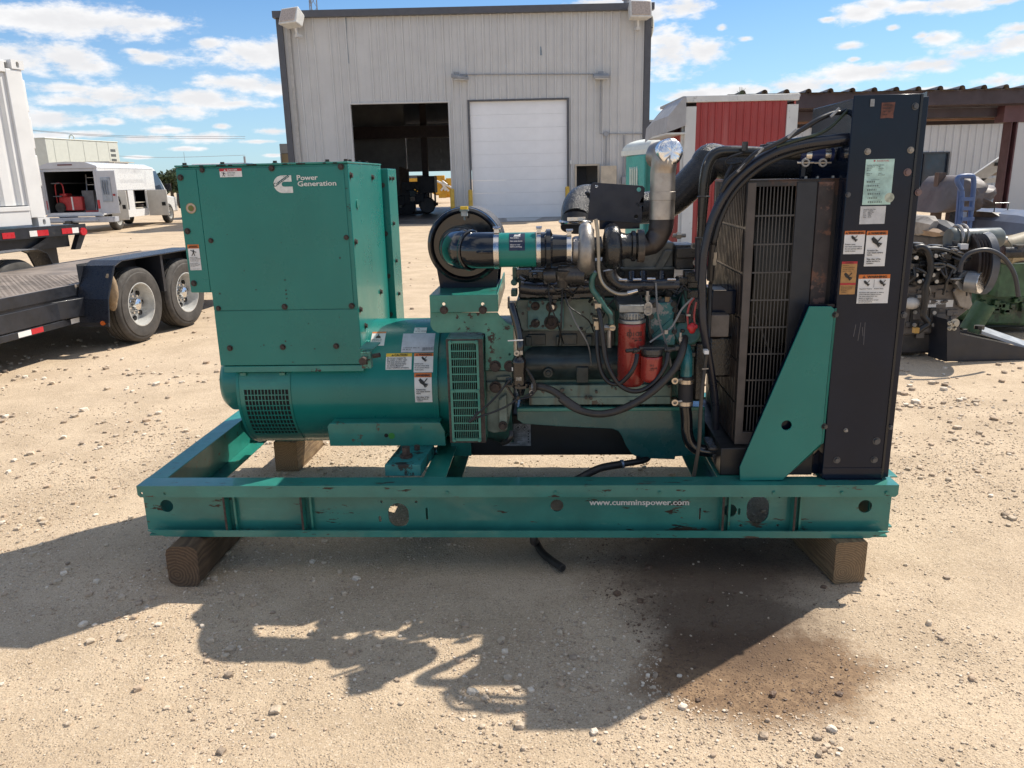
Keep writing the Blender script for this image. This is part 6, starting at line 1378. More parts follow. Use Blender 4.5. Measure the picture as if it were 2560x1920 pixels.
# ---- fan guard with wire window
FYg = .14
fg0 = (L('7',440,790,FYg).x+L('8',348,1210,FYg).x)/2; fg1 = L('7',1130,1000,FYg).x; fgt = L('7',700,747,FYg).z; fgb = L('8',420,1213,FYg).z
fw0 = (L('7',498,1000,FYg).x+L('8',412,1000,FYg).x)/2; fw1 = (L('7',780,1000,FYg).x+L('8',745,200,FYg).x)/2; fwt = L('7',650,788,FYg).z; fwb = L('8',440,1118,FYg).z
fg = P('radiator_fan_guard', B().plate([(fg0,fgb),(fg1,fgb),(fg1,fgt),(fg0,fgt)], [[(fw0,fwb),(fw0,fwt),(fw1,fwt),(fw1,fwb)]], FYg, FYg+.005).box(fg0-.004, fg1, FYg-.004, .75, fgt+.0005, fgt+.006), black_rusty, bevel=.0015)
P('guard_post', B().box(fg0-.001, fw0-.002, FYg-.005, FYg-.0003, fgb, fgt-.004).box(fg0, fw1+.06, FYg-.0052, FYg-.0003, fgb-.0, fwb-.004) , brown_frame, fg, bevel=.001)
P('guard_post', B().box(fw1+.003, fw1+.075, FYg-.0045, FYg-.0003, fwb+.05, fgt-.006), M('dark_panel_blue', (.022,.024,.03), .45, var=.2, vs=5, bump=.05), fg, bevel=.001)
P('guard_post', B().box(fw1+.078, fw1+.135, FYg-.009, FYg-.0004, fwb+.05, fgt-.006), M('rust_strip', (.035,.026,.026), .5, var=.3, vs=8, chips=(((.17,.075,.045), 7, .45, .08, .9),((.20,.11,.085), 20, .58, .05, .7)), bump=.2, bs=60), fg, bevel=.001)
b = B(); nx, nz_ = 11, 9
for i in range(1, nx): x = fw0+(fw1-fw0)*i/nx; b.box(x-.0019, x+.0019, FYg-.002, FYg+.001, fwb, fwt)
for j in range(1, nz_): z = fwb+(fwt-fwb)*j/nz_; b.box(fw0, fw1, FYg-.0042, FYg-.0022, z-.003, z+.003)
P('guard_wires', b, grille_grey, fg)
# side face of the guard, pressed into slit panels
sx = fg0; b = B().box(sx, sx+.004, FYg+.006, .74, fgb, fgt-.001)
sd_ = P('guard_side', b, black_rusty, fg)
b = B()
for j in range(6):
    z0_, z1_ = fgb+(fgt-fgb)*(j+.03)/6, fgb+(fgt-fgb)*(j+.97)/6
    for i in range(20): y_ = FYg+.03+i*.027; b.box(sx-.005, sx-.0004, y_, y_+.013, z0_, z1_)
P('side_slats', b, M('slat_brown_black', (.03,.022,.02), .4, var=.4, vs=8, chips=(((.09,.05,.04), 8, .6, .08, .7),)), fg)
# fan shroud and fan seen through the wires
fzc = L('7',560,1400,.45).z
b = B().lathe([(0,.29),(.0,.32),(.17,.34),(.17,.31),(0,.29)], (fg0+.05,.5,fzc), (1,0,0), 48, cap0=False, cap1=False); P('fan_shroud', b, M('shroud_olive_grey', (.05,.047,.038), .6, var=.3, vs=5), fg)
b = B().lathe([(0,0),(0,.09),(.06,.09),(.06,0)], (fg0+.08,.5,fzc), (1,0,0), 24)
for k in range(8): a = 2*pi*k/8; d = V((0,cos(a),sin(a))); t_ = V((.5,-sin(a)*.6,cos(a)*.6)); b.bar(V((fg0+.1,.5,fzc))+d*.08, V((fg0+.1,.5,fzc))+d*.28, .12, .006, up=t_.cross(d))
P('radiator_fan', b, M('fan_black', (.014,.014,.016), .5, var=.2), fg)
P('added_guard_far_side', B().box(fg0, fg1, .745, .752, fgb, fgt-.002).box(fg0+.006, fg1, FYg+.02, .744, fgb, fgb+.004), black_paint, fg); P('shroud_back', B().box(fg0+.26, fg0+.27, FYg+.02, .9, fgb, fgt-.002), M('shroud_black', (.012,.012,.013), .6, var=.2), fg)  # far side and underside added to shut out the bright ground behind
b = B().bar(L('8',490,245,.2), L('8',610,540,.2), .006, .006); P('tie_rod', b, grille_grey, fg)
b = B()
for x in (445,880,965,1080): q = L('7',x,738,FYg+.02); b.hexbolt((q.x,FYg+.03,fgt+.006),(0,0,1),.006,.006)
P('bolt', b, bolt_grey, fg)
# dark crosspieces at the foot of the guard
P('guard_foot', B().box(fg0-.06, fg0+.2, .1, .8, zT+.002, fgb-.004).box(fg0+.05,fg0+.3,.10,.16,zT+.002,fgb-.003), M('foot_black', (.012,.012,.013), .45, var=.2), fg, bevel=.004)
# ---- looms and hoses sweeping down from the radiator top
def s5(x, y, yl): return L('S5',x,y,yl)
HYl = .09
hose('conduit_hose', [s5(2085,655,.10),s5(1900,672,HYl),s5(1650,705,HYl),s5(1400,765,HYl),s5(1180,870,HYl),s5(980,1030,HYl),s5(830,1220,HYl),s5(720,1440,HYl),s5(665,1620,HYl),L('X',525,1100,HYl),L('X',508,1300,HYl),L('X',497,1500,HYl),p6(1092,60,HYl),p6(1094,250,HYl),p6(1102,420,HYl),p6(1135,620,HYl+.03),p6(1165,800,HYl+.06),p6(1190,1000,HYl+.1),p6(1195,1200,HYl+.14)], [.019]*2+[.0175]*5+[.0155]*12, M('hose_black_blue', (.011,.013,.022), .33, var=.2, coat=.15), None, 16)
hose('conduit_hose', [s5(2080,690,.14),s5(1800,730,.13),s5(1500,800,.12),s5(1250,900,.11),s5(1020,1080,.11),s5(880,1260,.11),s5(780,1480,.11),s5(730,1660,.11),L('X',620,1000,.12),L('X',600,1200,.13),L('X',590,1400,.14)], .012, black_rubber, None, 12)
hose('conduit_hose', [L('X',830,150,.15),L('X',760,300,.14),L('X',720,500,.14),L('X',690,700,.15),L('X',660,900,.15),L('X',625,1100,.15),L('X',605,1400,.16),p6(1155,100,.17),p6(1150,300,.16),p6(1142,480,.15),p6(1128,620,.1)], .008, black_rubber, None, 10)
hose('wire_loom', [s5(2090,340,.12),s5(1980,450,.11),s5(1880,545,.10),s5(1750,615,.09),s5(1560,670,.08),s5(1350,735,.08)], .0058, M('wire_green_black', (.03,.045,.025), .4, var=.5, vs=30))
hose('wire_loom', [s5(2085,345,.14),s5(2010,395,.13),s5(1900,410,.12),s5(1760,470,.10),s5(1600,570,.09),s5(1440,660,.08),s5(1290,735,.07),s5(1150,800,.065),s5(1060,880,.065),s5(990,960,.065),s5(880,1060,.07),s5(800,1180,.08)], .0085, black_rubber)
hose('wire_loom', [s5(1020,800,.17),s5(870,850,.17),s5(850,900,.17),s5(900,910,.17),s5(1000,890,.16)], .005, black_rubber)
b = B()
for x, y in ((1000,945),(1500,610),(1925,400),(1175,790)): q = s5(x,y,.06); b.bar(q-V((.014,0,.014)), q+V((.014,0,.014)), .008, .006, up=(0,-1,0))
P('cable_tie', b, bolt_grey); q = s5(1037,722,.16); P('sensor', B().cyl(q+V((0,0,-.02)),q+V((0,0,.012)),.011,n=10), cast_dark)
hose('wire', [p6(1128,620,.08),p6(1112,740,.08),p6(1092,900,.07),p6(1078,1100,.07),p6(1070,1300,.07),p6(1048,1450,.08),p6(1026,1592,.10)], .0075, M('dusty_cable', (.05,.042,.035), .5, var=.4))
P('cable_tie', B().box(p6(1108,615,.06).x,p6(1142,615,.06).x,.055,.085,p6(1120,630,.06).z,p6(1120,602,.06).z), whiteS)
P('cable_tie', B().bar(p6(1092,745,.06),p6(1140,742,.06),.004,.003,up=(0,-1,0)), bolt_grey)
b = B(); 
for x, y in ((645,1130),(635,1200)): q = L('X',x,y,.12); b.cyl(q-V((0,0,.012)),q+V((0,0,.012)),.008,n=8)
P('brass_union', b, M('union_dull', (.25,.22,.18), .4, metal=.7)); 
q = s5(375,1615,.3); P('fitting', B().cyl(q-V((.02,0,0)),q+V((.03,0,0)),.008,n=8).cyl(q-V((.005,0,0)),q+V((.012,0,0)),.014,n=6), M('fitting_grey', (.2,.2,.2), .4, metal=.6))

# ---- timbers under the skid
def wood(name, c1, c2, rs=34):
    m = bpy.data.materials.new(name); m.use_nodes = True; t = NT(m.node_tree); b = t.n['Principled BSDF']; tc = t.new('ShaderNodeTexCoord').outputs['Object']
    v = t.mapping(tc, (1,.12,1), (.03,0,-.05)); w_ = t.new('ShaderNodeTexWave', wave_type='RINGS', rings_direction='Y'); w_.inputs['Scale'].default_value = rs; w_.inputs['Distortion'].default_value = 3.5; w_.inputs['Detail'].default_value = 4; w_.inputs['Detail Scale'].default_value = 1.6; t.lk(v, w_.inputs['Vector'])
    n = t.noise(t.mapping(tc, (1,.1,1)), 90, 5, .6); n2 = t.noise(tc, 6, 5, .6)
    c = t.mix(w_.outputs['Fac'], c2, c1); c = t.mix(t.math('MULTIPLY', t.ss(n, .5, .7), .6), c, tuple(q*.45 for q in c1)); c = t.mix(t.math('MULTIPLY', t.ss(n2, .5, .68), .55), c, tuple(q*.4 for q in c1))
    t.lk(c, b.inputs['Base Color']); b.inputs['Roughness'].default_value = .8
    t.lk(t.bump(t.math('ADD', t.math('MULTIPLY', w_.outputs['Fac'], .35), n), .55, .006), b.inputs['Normal']); return m
w1_ = wood('weathered_timber', (.27,.185,.10), (.165,.105,.058)); w2_ = wood('dark_sodden_timber', (.14,.09,.052), (.075,.046,.028), 24)
def timber(px, pl_, w, h, ln, rot, m, label, seed, rnd=.012, arch=0.):
    r0 = random.Random(seed); b = B(); n = 14; ny = 10; vs = []
    for j in range(ny+1):
        k = j/ny
        for (a, z) in rrect(-w/2, w/2, 0, h, rnd, 3):
            zz = z
            if arch and j <= 4: zz = z*(1-arch*(1-j/4)**2) if z > h*.4 else z
            e = .004 if j else .007
            vs.append((a+r0.uniform(-.002,.002), ln*k+(r0.uniform(0,e) if j == 0 else 0), max(0, zz+r0.uniform(-.002,.002))))
    q = 16; fs = []
    for j in range(ny):
        for i in range(q): fs.append((j*q+i, j*q+(i+1) % q, (j+1)*q+(i+1) % q, (j+1)*q+i))
    fs += [tuple(range(q)), tuple(ny*q+i for i in range(q))]
    o = b.add(vs, fs).build('timber_block', m, None, bevel=0, loc=(px.x, px.y, -.004)); o.rotation_euler = (0,0,rot); tag(o, label, 'timber', 'timbers propping up the skid')
    return o
zbw = zB
timber(gnd('D',400,1266), 0, .13, zbw+.002, .62, radians(-4), w2_, 'dark rounded timber under the left front corner of the skid', 5, .035, .0)
timber(gnd('D',1834,1259), 0, .125, zbw+.002, .60, radians(4), w1_, 'squared weathered timber under the right front corner of the skid', 6, .010)
pb = gnd('D',621,1018); timber(pb, 0, .13, zbw+.002+.0, .42, radians(-6), w1_, 'squared timber standing under the rear rail left of the middle', 7, .006)
pr_ = gO+gX*(bx1-.3)+gY*1.22; timber(V((pr_.x,pr_.y,0)), 0, .13, zbw+.002, .4, radians(10), w1_, 'timber under the right rear corner of the skid, mostly hidden', 8)
# ------------------------------------------------------------------ left side: trailers, container, service van
white = M('white_container_paint', (.72,.72,.71), .4, var=.05, vs=2, chips=(((.45,.42,.38), 12, .8, .05),))
whitev = M('van_white', (.74,.74,.74), .3, var=.03, coat=.3)
vgrey = M('van_white_shaded', (.50,.51,.54), .4, var=.05)  # darker copy of the van white, shade put into the colour
trl = M('trailer_black', (.016,.018,.024), .4, var=.3, vs=8, coat=.1, chips=(((.10,.085,.07), 11, .64, .1, .6),), bump=.1, bs=40)
deckm = M('deck_plate_dusty', (.20,.165,.138), .6, var=.3, vs=4, chips=(((.30,.235,.18), 3, .56, .15, .7),), bump=.5, bs=60)
tyre = M('tyre_dusty', (.055,.050,.045), .75, var=.3, vs=8, bump=.2, bs=60)
rimw = M('rim_painted', (.50,.50,.48), .35, var=.15, vs=10, metal=.2)
chrome = M('chrome', (.75,.75,.75), .12, metal=1, var=.05)
refR = M('reflector_red', (.50,.02,.03), .3, var=.05); refW = M('reflector_white', (.75,.74,.72), .3, var=.05)
def wheel(name, par, c, out, R, w, rw=.5, offs=True):
    """tyre with grooved tread, dished rim, hub; out = outward axis"""
    c, out = V(c), V(out).normalized()
    prof = [(-w*.5,R*.60),(-w*.5,R*.72),(-w*.46,R*.90),(-w*.40,R*.97)]
    for g_ in (-.27,-.09,.09,.27): prof += [(w*(g_-.035),R),(w*(g_-.022),R*.965),(w*(g_+.022),R*.965),(w*(g_+.035),R)]
    prof += [(w*.40,R*.97),(w*.46,R*.90),(w*.455,R*.86),(w*.49,R*.84),(w*.5,R*.72),(w*.47,R*.62),(w*.46,R*.585),(w*.3,R*.57),(-w*.4,R*.57)]
    wt = P(name, B().lathe(prof, c, out, 56), tyre, par)
    b = B().lathe([(w*.47,R*.585),(w*.475,R*.56),(w*.40,R*.545),(w*.1,R*.52),(-w*.02,R*.49),(w*.02,R*.40),(w*.05,R*.30),(w*.05,R*.17)], c, out, 44, cap0=False)
    u = out.orthogonal().normalized(); v = out.cross(u)
    for k in range(8): e = u*cos(k*pi/4)+v*sin(k*pi/4); p = c+e*R*.37+out*(w*.035); b.cyl(p-out*.001, p+out*.014, R*.07, n=12, mi=1)
    rim = P('rim', b, [rimw, shade_and_black], wt)
    b = B().lathe([(0,R*.17),(.02,R*.165),(w*.28,R*.15),(w*.32,R*.12),(w*.34,0)], c+out*(w*.05), out, 24)
    for k in range(8): e = u*cos(k*pi/4+.3)+v*sin(k*pi/4+.3); p = c+e*R*.235+out*(w*.05); b.cyl(p, p+out*.035, R*.032, n=6)
    P('hub', b, chrome, wt); return wt
# --- near equipment trailer
T1 = gnd('L2',1340,1405)+V((.06,0,0)); T2 = gnd('L2',1810,1250)
ua = V((T2.x-T1.x, T2.y-T1.y, 0)); wb = .86
th_ = radians(9.0); ua = V((sin(th_), cos(th_), 0)); un = V((ua.y, -ua.x, 0))     # along, outward (right)
tr = thing('equipment_trailer', 'black tandem axle flatbed trailer with plate deck at the left edge, close to the generator', 'trailer', (T1.x, T1.y, 0), -th_)
# local frame: x outward to the right, y along to the rear, z up; origin below the first wheel
R_ = .385; tw = .25; WD = 2.05; dz = .66
wheel('wheel', tr, (-tw/2, 0, R_), (1,0,0), R_, tw); wheel('wheel', tr, (-tw/2, wb, R_), (1,0,0), R_, tw)
wheel('wheel', tr, (-WD-tw/2-.05, 0, R_), (-1,0,0), R_, tw); wheel('wheel', tr, (-WD-tw/2-.05, wb, R_), (-1,0,0), R_, tw)
fi = -tw-.06
for y0_, y1_ in ((-4.2,-2.504),(-2.5,-.624),(-.62,1.296),(1.3,3.2)):
    P('deck_plate', B().box(fi-WD+.35, fi, y0_, y1_, dz-.03, dz), deckm, tr, bevel=.004)
b = B(); r0 = random.Random(4)
for i in range(26):
    for j in range(44):
        x, y = fi-WD+.42+i*.061, -2.45+j*.061; a = .7 if (i+j) % 2 else -.7; b.bar((x-.016*cos(a),y-.016*sin(a),dz+.001),(x+.016*cos(a),y+.016*sin(a),dz+.001),.009,.004)
P('tread_pattern', b, deckm, tr)['kind'] = 'stuff'
b = B()
b.box(fi+.001, fi+.012, -4.2, -.56, dz-.10, dz+.006).box(fi-.06, fi-.001, -4.2, 3.1, dz-.30, dz-.031).box(fi+.0, fi+.03, -4.2, -.5, dz-.36, dz-.30).box(fi-.02,fi+.022,-4.2,-.5,dz-.29,dz-.13)
b.box(fi-WD+.35-.03, fi-WD+.349, -4.2, 3.1, dz-.30, dz+.006)
for y in (-3.2,-2.4,-1.6,-.8,.1,.9,1.8,2.6): b.box(fi-WD+.36, fi-.061, y, y+.06, dz-.14, dz-.031)
b.hexa([(fi+.002,-.9,dz-.29),(fi+.09,-.62,dz-.29),(fi+.09,-.55,dz-.29),(fi+.002,-.55,dz-.29),(fi+.002,-.9,dz-.12),(fi+.09,-.62,dz-.12),(fi+.09,-.55,dz-.12),(fi+.002,-.55,dz-.12)])
P('side_rail', b, trl, tr, bevel=.004)
# fenders: plate bent over both wheels
fpts = [(-.60,.30),(-.56,.52),(-.40,dz+.16),(-.28,dz+.20),(wb+.28,dz+.20),(wb+.42,dz+.14),(wb+.56,.50)]
def fender(x0, x1):
    b = B()
    for i in range(len(fpts)-1):
        (y0,z0),(y1,z1) = fpts[i], fpts[i+1]; d = V((0,y1-y0,z1-z0)).normalized(); n = V((0,-d.z,d.y))*.006
        b.hexa([(x0,y0,z0),(x1,y0,z0),(x1,y1,z1),(x0,y1,z1),(x0,y0+n.y,z0+n.z),(x1,y0+n.y,z0+n.z),(x1,y1+n.y,z1+n.z),(x0,y1+n.y,z1+n.z)])
        b.tube([V((x1 if x0 > -1 else x0,y0,z0)),V((x1 if x0 > -1 else x0,y1,z1))], .008, 8, 1)
    return P('fender', b, M('tread_plate_black', (.013,.016,.024), .34, var=.2, vs=20, bump=.7, bs=45) if 'tread_plate_black' not in MATS else MATS['tread_plate_black'], tr)
fender(fi+.012, .03); fender(fi-WD+.05, fi-WD+.32)
b = B().box(fi+.013,.02,-.595,-.575,.26,.33); P('fender_skirt', b, trl, tr); p = (-.02,-.597,.295); P('marker_lamp', B().cyl((-.03,-.5965,.30),(-.03,-.615,.30),.022,n=18), amber, tr)
P('fender_bracket', B().box(fi+.014,.0,wb/2-.02,wb/2+.02,.46,dz+.195).box(fi+.014,fi+.02,-.5,wb+.5,.45,dz+.19), trl, tr)
P('mud_cake', B().sphere((-.02,-.43,.60),(.07,.05,.16),14,9).sphere((-.05,-.40,.48),(.05,.04,.10),12,7), M('caked_mud', (.33,.24,.15), .95, var=.3, vs=14, bump=1., bs=30), tr)
def onrail(c, x, y):
    O_ = V((T1.x,T1.y,0))+un*(fi+.03); d = ray(c,x,y); o = EYE-O_; return (o+d*(-o.dot(un)/d.dot(un))).dot(ua)
for xa_, xm_, xb_, yy_ in ((645,748,845,1085),(143,268,383,1200),(-330,-210,-90,1320)):
    y0_, y1_, y2_ = (onrail('L2',q_,yy_-(q_-xa_)*.19) for q_ in (xa_,xm_,xb_))
    P('reflector', B().box(fi+.0305,fi+.0325,y0_,y1_-.002,dz-.352,dz-.305), refW, tr); P('reflector', B().box(fi+.0305,fi+.0325,y1_+.002,y2_,dz-.352,dz-.305), refR, tr)
P('axle', B().cyl((-WD-.1,0,R_),(-.2,0,R_),.05,n=12).cyl((-WD-.1,wb,R_),(-.2,wb,R_),.05,n=12).box(fi-.16,fi-.10,-.5,wb+.5,R_+.04,R_+.07), cast_dark, tr)
# --- far gooseneck trailer carrying the white container
J = gnd('L2',590,608); cth = radians(70); cu = V((cos(cth), sin(cth), 0)); cn_ = V((-sin(cth), cos(cth), 0))
ce = gnd('L2',800,330,.95); ce.z = 0
def on(c, x, y, off=0.):                  # (along, height) on the side plane of this trailer
    d = ray(c, x, y); o = EYE-(ce+cn_*off); p = o+d*(-o.dot(cn_)/d.dot(cn_)); return p.dot(cu), p.z
ft = thing('gooseneck_trailer', 'long black trailer deck with red and white reflector tape under the white container', 'trailer', ce, cth)
dzt = on('L2',600,318)[1]; dzb = on('L2',600,410)[1]
b = B().box(-9,0,0,2.4,dzt-.06,dzt).box(-9,.0,-.02,.0-.001,dzb,dzt+.01); P('deck', b, trl, ft)
for x0_, x1_, m in ((10,128,refR),(272,343,refW),(343,450,refR),(580,678,refR),(678,738,refW)):
    a_, c_ = on('L2',x0_,420)[0], on('L2',x1_,400)[0]; zc_ = (dzt*.45+dzb*.55); P('reflector', B().box(a_+.002,c_-.002,-.026,-.021,zc_-.042,zc_+.042), m, ft)
q = on('L2',770,372); P('tail_lamp', B().cyl((q[0],-.021,q[1]),(q[0],-.05,q[1]),.06,n=14), refR, ft)
b = B(); c_ = on('L2',735,540)[1]; d_ = on('L2',735,540)[0]
b.hexa([(d_-.05,0,c_),(d_+.05,0,c_),(d_+.05,.1,c_),(d_-.05,.1,c_),(-.12,0,dzb-.001),(.0,0,dzb-.001),(.0,.1,dzb-.001),(-.12,.1,dzb-.001)]).box(-9,d_-.051,.1,.25,c_+.05,dzb-.002)
jx = on('L2',590,600)[0]; b.box(jx-.1,jx+.13,.25,.45,.22,dzb)
k0_, k1_ = on('L2',310,550), on('L2',500,425); b.bar((k0_[0],.05,k0_[1]),(k1_[0],.05,dzb),.06,.06)
P('frame', b, trl, ft); P('landing_leg', B().box(jx-.07,jx+.10,.28,.42,.0,.5).box(jx-.14,jx+.17,.2,.5,0,.025), M('leg_dark_grey', (.06,.055,.055), .5, var=.3), ft)
wheel('wheel', ft, (-6.2,.12,.42), (0,-1,0), .42, .26); wheel('wheel', ft, (-7.2,.12,.42), (0,-1,0), .42, .26); wheel('wheel', ft, (-6.2,2.3,.42), (0,1,0), .42, .26); wheel('wheel', ft, (-7.2,2.3,.42), (0,1,0), .42, .26)
# container
c1 = on('L1',230,190,.1); c0 = on('L2',468,330,.1); kx_ = (c1[0]+c0[0])/2; kzt = on('L1',180,118,.1)[1]; kz0 = dzt+.01
kc = ce+cn_*.1+cu*kx_
ct = thing('shipping_container', 'white corrugated shipping container riding on the black trailer at the left edge', 'container', (kc.x, kc.y, kz0), cth); H_ = kzt-kz0; LN = 6.05; pwid = .30
b = B(); px_ = -pwid-.001; pr = []
x = px_; k = 0
while x > -LN+.2:
    pr += [(x,.0),(x-.075,0),(x-.11,.045),(x-.19,.045),(x-.225,0)]; x -= .275
pr = [(a_, .035+d_) for a_, d_ in pr]; n = len(pr)
vs = [(a_,d_,.32) for a_,d_ in pr]+[(a_,d_,H_-.19) for a_,d_ in pr]; b.add(vs, [(i,i+1,n+i+1,n+i) for i in range(n-1)]); P('side_sheet', b, white, ct, angle=15)
P('roof', B().box(-LN,-.02,.06,2.38,H_-.04,H_-.012).box(-LN+.01,-.05,2.30,2.38,.1,H_-.05).box(-.12,-.05,.1,2.299,.1,H_-.05), white, ct)
P('top_rail', B().box(-LN,-pwid,.0,.07,H_-.185,H_-.02), white, ct, bevel=.01); 
P('bottom_rail', B().box(-LN,-pwid,.0,.10,.03,.30).box(-LN,-pwid,-.012,-.001,.24,.305), white, ct, bevel=.008)
b = B().box(-pwid,-.04,.0,.12,.13,H_-.13)
for zz in (.25,.48,.70): b.box(-.039,-.0,.02,.10,H_*zz,H_*(zz+.19))
P('corner_post', b, white, ct, bevel=.012)
for zz in (.0,H_-.128):
    b = B().plate([(-.20,zz+.002),(.0,zz+.002),(.0,zz+.126),(-.02,zz+.128),(-.20,zz+.128)], [obround(-.10,zz+.064,.05,.085,6)], -.012, .15); b.box(-.19,-.01,.151,.16,zz+.01,zz+.12); P('corner_casting', b, white, ct)
b = B().box(-.9,-.55,.02,.034,H_-.62,H_-.5); P('hinge_lug', b, white, ct)

# --- service van with its rear and side doors open
va = gnd('L2',1150,356); vth = radians(2)
vq = thing('service_van', 'white utility service van with open rear and side doors, left of the generator', 'van', (va.x, va.y, 0), vth)
# local: x to the right side (0 = side face), y forward (0 = rear wheel centre), z up.  scale from the picture
rY = va.y-1.25
zr = at('L1',700,1070,rY).z; rx0_ = at('L1',395,1300,rY).x-va.x; rx1_ = at('L1',815,1300,rY).x-va.x
yb = -1.25; yl_ = 3.6
zsh = at('L1',700,1130,rY).z; zfl = at('L2',650,195,rY).z; zbm = at('L2',650,245,rY).z
b = B(); wv = .05
b.box(rx0_,rx0_+.08,yb,yl_,zfl,zsh).box(rx0_+.081,-.06,yl_-.08,yl_,zfl,zsh).box(rx0_,.0,yb,yl_,zfl-.10,zfl-.001)
# right flank: upper wall and lower compartments with two openings
zc0 = at('L1',1200,1340,va.y).z
b.box(-.06,.0,yb,yl_,zc0,zsh); b.box(-.06,0,-.05,.0,zfl,zc0-.001) if False else None
cA, cB, cC, cD, cE = -.60, .72, 1.35, 2.55, yl_
b.box(-.05,.0,yb,cA,zfl,zc0-.001).box(-.05,.0,.95,1.45,zfl-.25,zc0-.001).box(-.05,.0,2.62,yl_,zfl-.25,zc0-.001)
b.box(-.46,-.45,cA,2.62,zfl,zc0-.001).box(-.449,-.051,cA,2.6,zc0-.02,zc0-.001)
body = P('body', b, whitev, vq, bevel=.012)
# roof with sloped shoulders
pr = [(rx0_,zsh),(rx0_+.02,zsh+.05),(rx0_+.35,zr-.03),((rx0_)/2,zr),(-.35,zr-.03),(-.02,zsh+.05),(.0,zsh)]
n = len(pr); b = B().add([(a_,yb-.02,z) for a_,z in pr]+[(a_,yl_+.05,z) for a_,z in pr], [(i,i+1,n+i+1,n+i) for i in range(n-1)]+[tuple(range(n)),tuple(range(n,2*n))[::-1]]); P('roof', b, whitev, vq)
pr2 = [(a_*1.0,z) for a_,z in pr]; b = B().add([(a_+(-.05 if i<2 else .05 if i>4 else 0),yb-.10,z-.02*(i in(0,6))) for i,(a_,z) in enumerate(pr)]+[(a_,yb-.021,z) for a_,z in pr], [(i,i+1,n+i+1,n+i) for i in range(n-1)]+[tuple(range(n)),tuple(range(n,2*n))[::-1]]); P('rear_cap', b, vgrey, vq)
P('brake_lamp', B().box(rx0_/2-.3,rx0_/2+.2,yb-.115,yb-.101,zr-.13,zr-.09), M('lamp_dark_red',(.12,.02,.02),.3,var=.1), vq)
# rear opening: posts, dark hold, doors
P('rear_frame', B().box(rx0_+.0,rx0_+.14,yb-.06,yb-.002,zfl,zsh-.02).box(-.14,.0,yb-.06,yb-.002,zfl,zsh-.02).box(rx0_+.141,-.141,yb-.06,yb-.002,zsh-.12,zsh-.02).box(rx0_,.0,yb-.07,yb-.002,zfl-.14,zfl-.101), vgrey, vq, bevel=.008)
P('hold_shade_lining', B().box(rx0_+.1,rx0_+.12,yb+.02,yl_-.1,zfl+.001,zsh-.02).box(-.10,-.08,yb+.02,cA-.05,zfl+.001,zsh-.02).box(rx0_+.13,-.11,yl_-.14,yl_-.1,zfl+.001,zsh-.03), shade_and_black, vq)  # near-black faces paint the shade inside the hold
b = B().box(rx0_+.16,rx0_+.45,yb+.3,yl_-.2,zfl+.55,zfl+.59).box(rx0_+.16,rx0_+.45,yb+.3,yl_-.2,zfl+1.0,zfl+1.04).box(-.9,-.5,yb+.5,yb+1.2,zfl+.0,zfl+.75); P('shelf', b, M('shelf_grey',(.12,.12,.13),.5,var=.2), vq)
dw = (-rx0_)/2*.78
d = P('rear_door', B().box(-.02,.05,yb-.10-.0,yb-.06,zfl-.05,zsh-.1).hexa([(-.02,yb-.12,zfl-.05),(dw-.02,yb-.42,zfl-.05),(dw-.02,yb-.38,zfl-.05),(-.02,yb-.08,zfl-.05),(-.02,yb-.12,zsh-.12),(dw-.02,yb-.42,zsh-.12),(dw-.02,yb-.38,zsh-.12),(-.02,yb-.08,zsh-.12)]), vgrey, vq, bevel=.01)
def dpt(k, z, o=.0): return V((-.02+dw*k, yb-.12-.30*k-o, z))
b = B(); zA, zBt = zfl+.35, zsh-.35
b.hexa([dpt(.2,zA,.03),dpt(.72,zA,.03),dpt(.72,zA,.005),dpt(.2,zA,.005),dpt(.2,zBt,.03),dpt(.72,zBt,.03),dpt(.72,zBt,.005),dpt(.2,zBt,.005)]); P('door_panel', b, M('panel_grey_blue',(.33,.37,.42),.4,var=.2), d, bevel=.01)
b = B(); 
for k in (.33,.45,.57): b.tube([dpt(k,zA+.25,.06),dpt(k-.03,zA+.5,.06),dpt(k,zBt-.1,.06)], .02, 8, 4)
P('hanging_strap', b, M('strap_grey',(.20,.24,.30),.5), d); P('door_handle', B().box(dpt(.84,zfl+.75).x-.03,dpt(.84,0).x+.03,dpt(.84,0,.06).y,dpt(.84,0,.005).y,zfl+.55,zfl+.62), M('tail_red',(.3,.03,.03),.3), d)
d = P('rear_door', B().hexa([(rx0_-.05,yb-.75,zfl-.05),(rx0_+.0,yb-.75,zfl-.05),(rx0_+.10,yb-.07,zfl-.05),(rx0_+.05,yb-.07,zfl-.05),(rx0_-.05,yb-.75,zsh-.1),(rx0_+.0,yb-.75,zsh-.1),(rx0_+.10,yb-.07,zsh-.1),(rx0_+.05,yb-.07,zsh-.1)]), whitev, vq, bevel=.01)
b = B()
for zz in (zfl+.4,zfl+.75,zfl+1.1): b.tube([(rx0_+.03,yb-.6,zz+.2),(rx0_+.07,yb-.45,zz),(rx0_+.09,yb-.25,zz+.15)], .018, 7, 4)
P('hanging_hose', b, M('strap_dark',(.1,.1,.11),.5), d)
# bumper step
P('rear_bumper', B().box(rx0_-.02,.55,yb-.45,yb-.08,zbm-.16,zbm+.02).box(rx0_+.1,-.0,yb-.50,yb-.451,zbm-.12,zbm-.04), M('bumper_grey',(.42,.43,.46),.4,var=.15), vq, bevel=.015); P('hitch', B().box(rx0_/2-.1,rx0_/2+.1,yb-.62,yb-.46,zbm-.2,zbm-.08), cast_dark, vq)
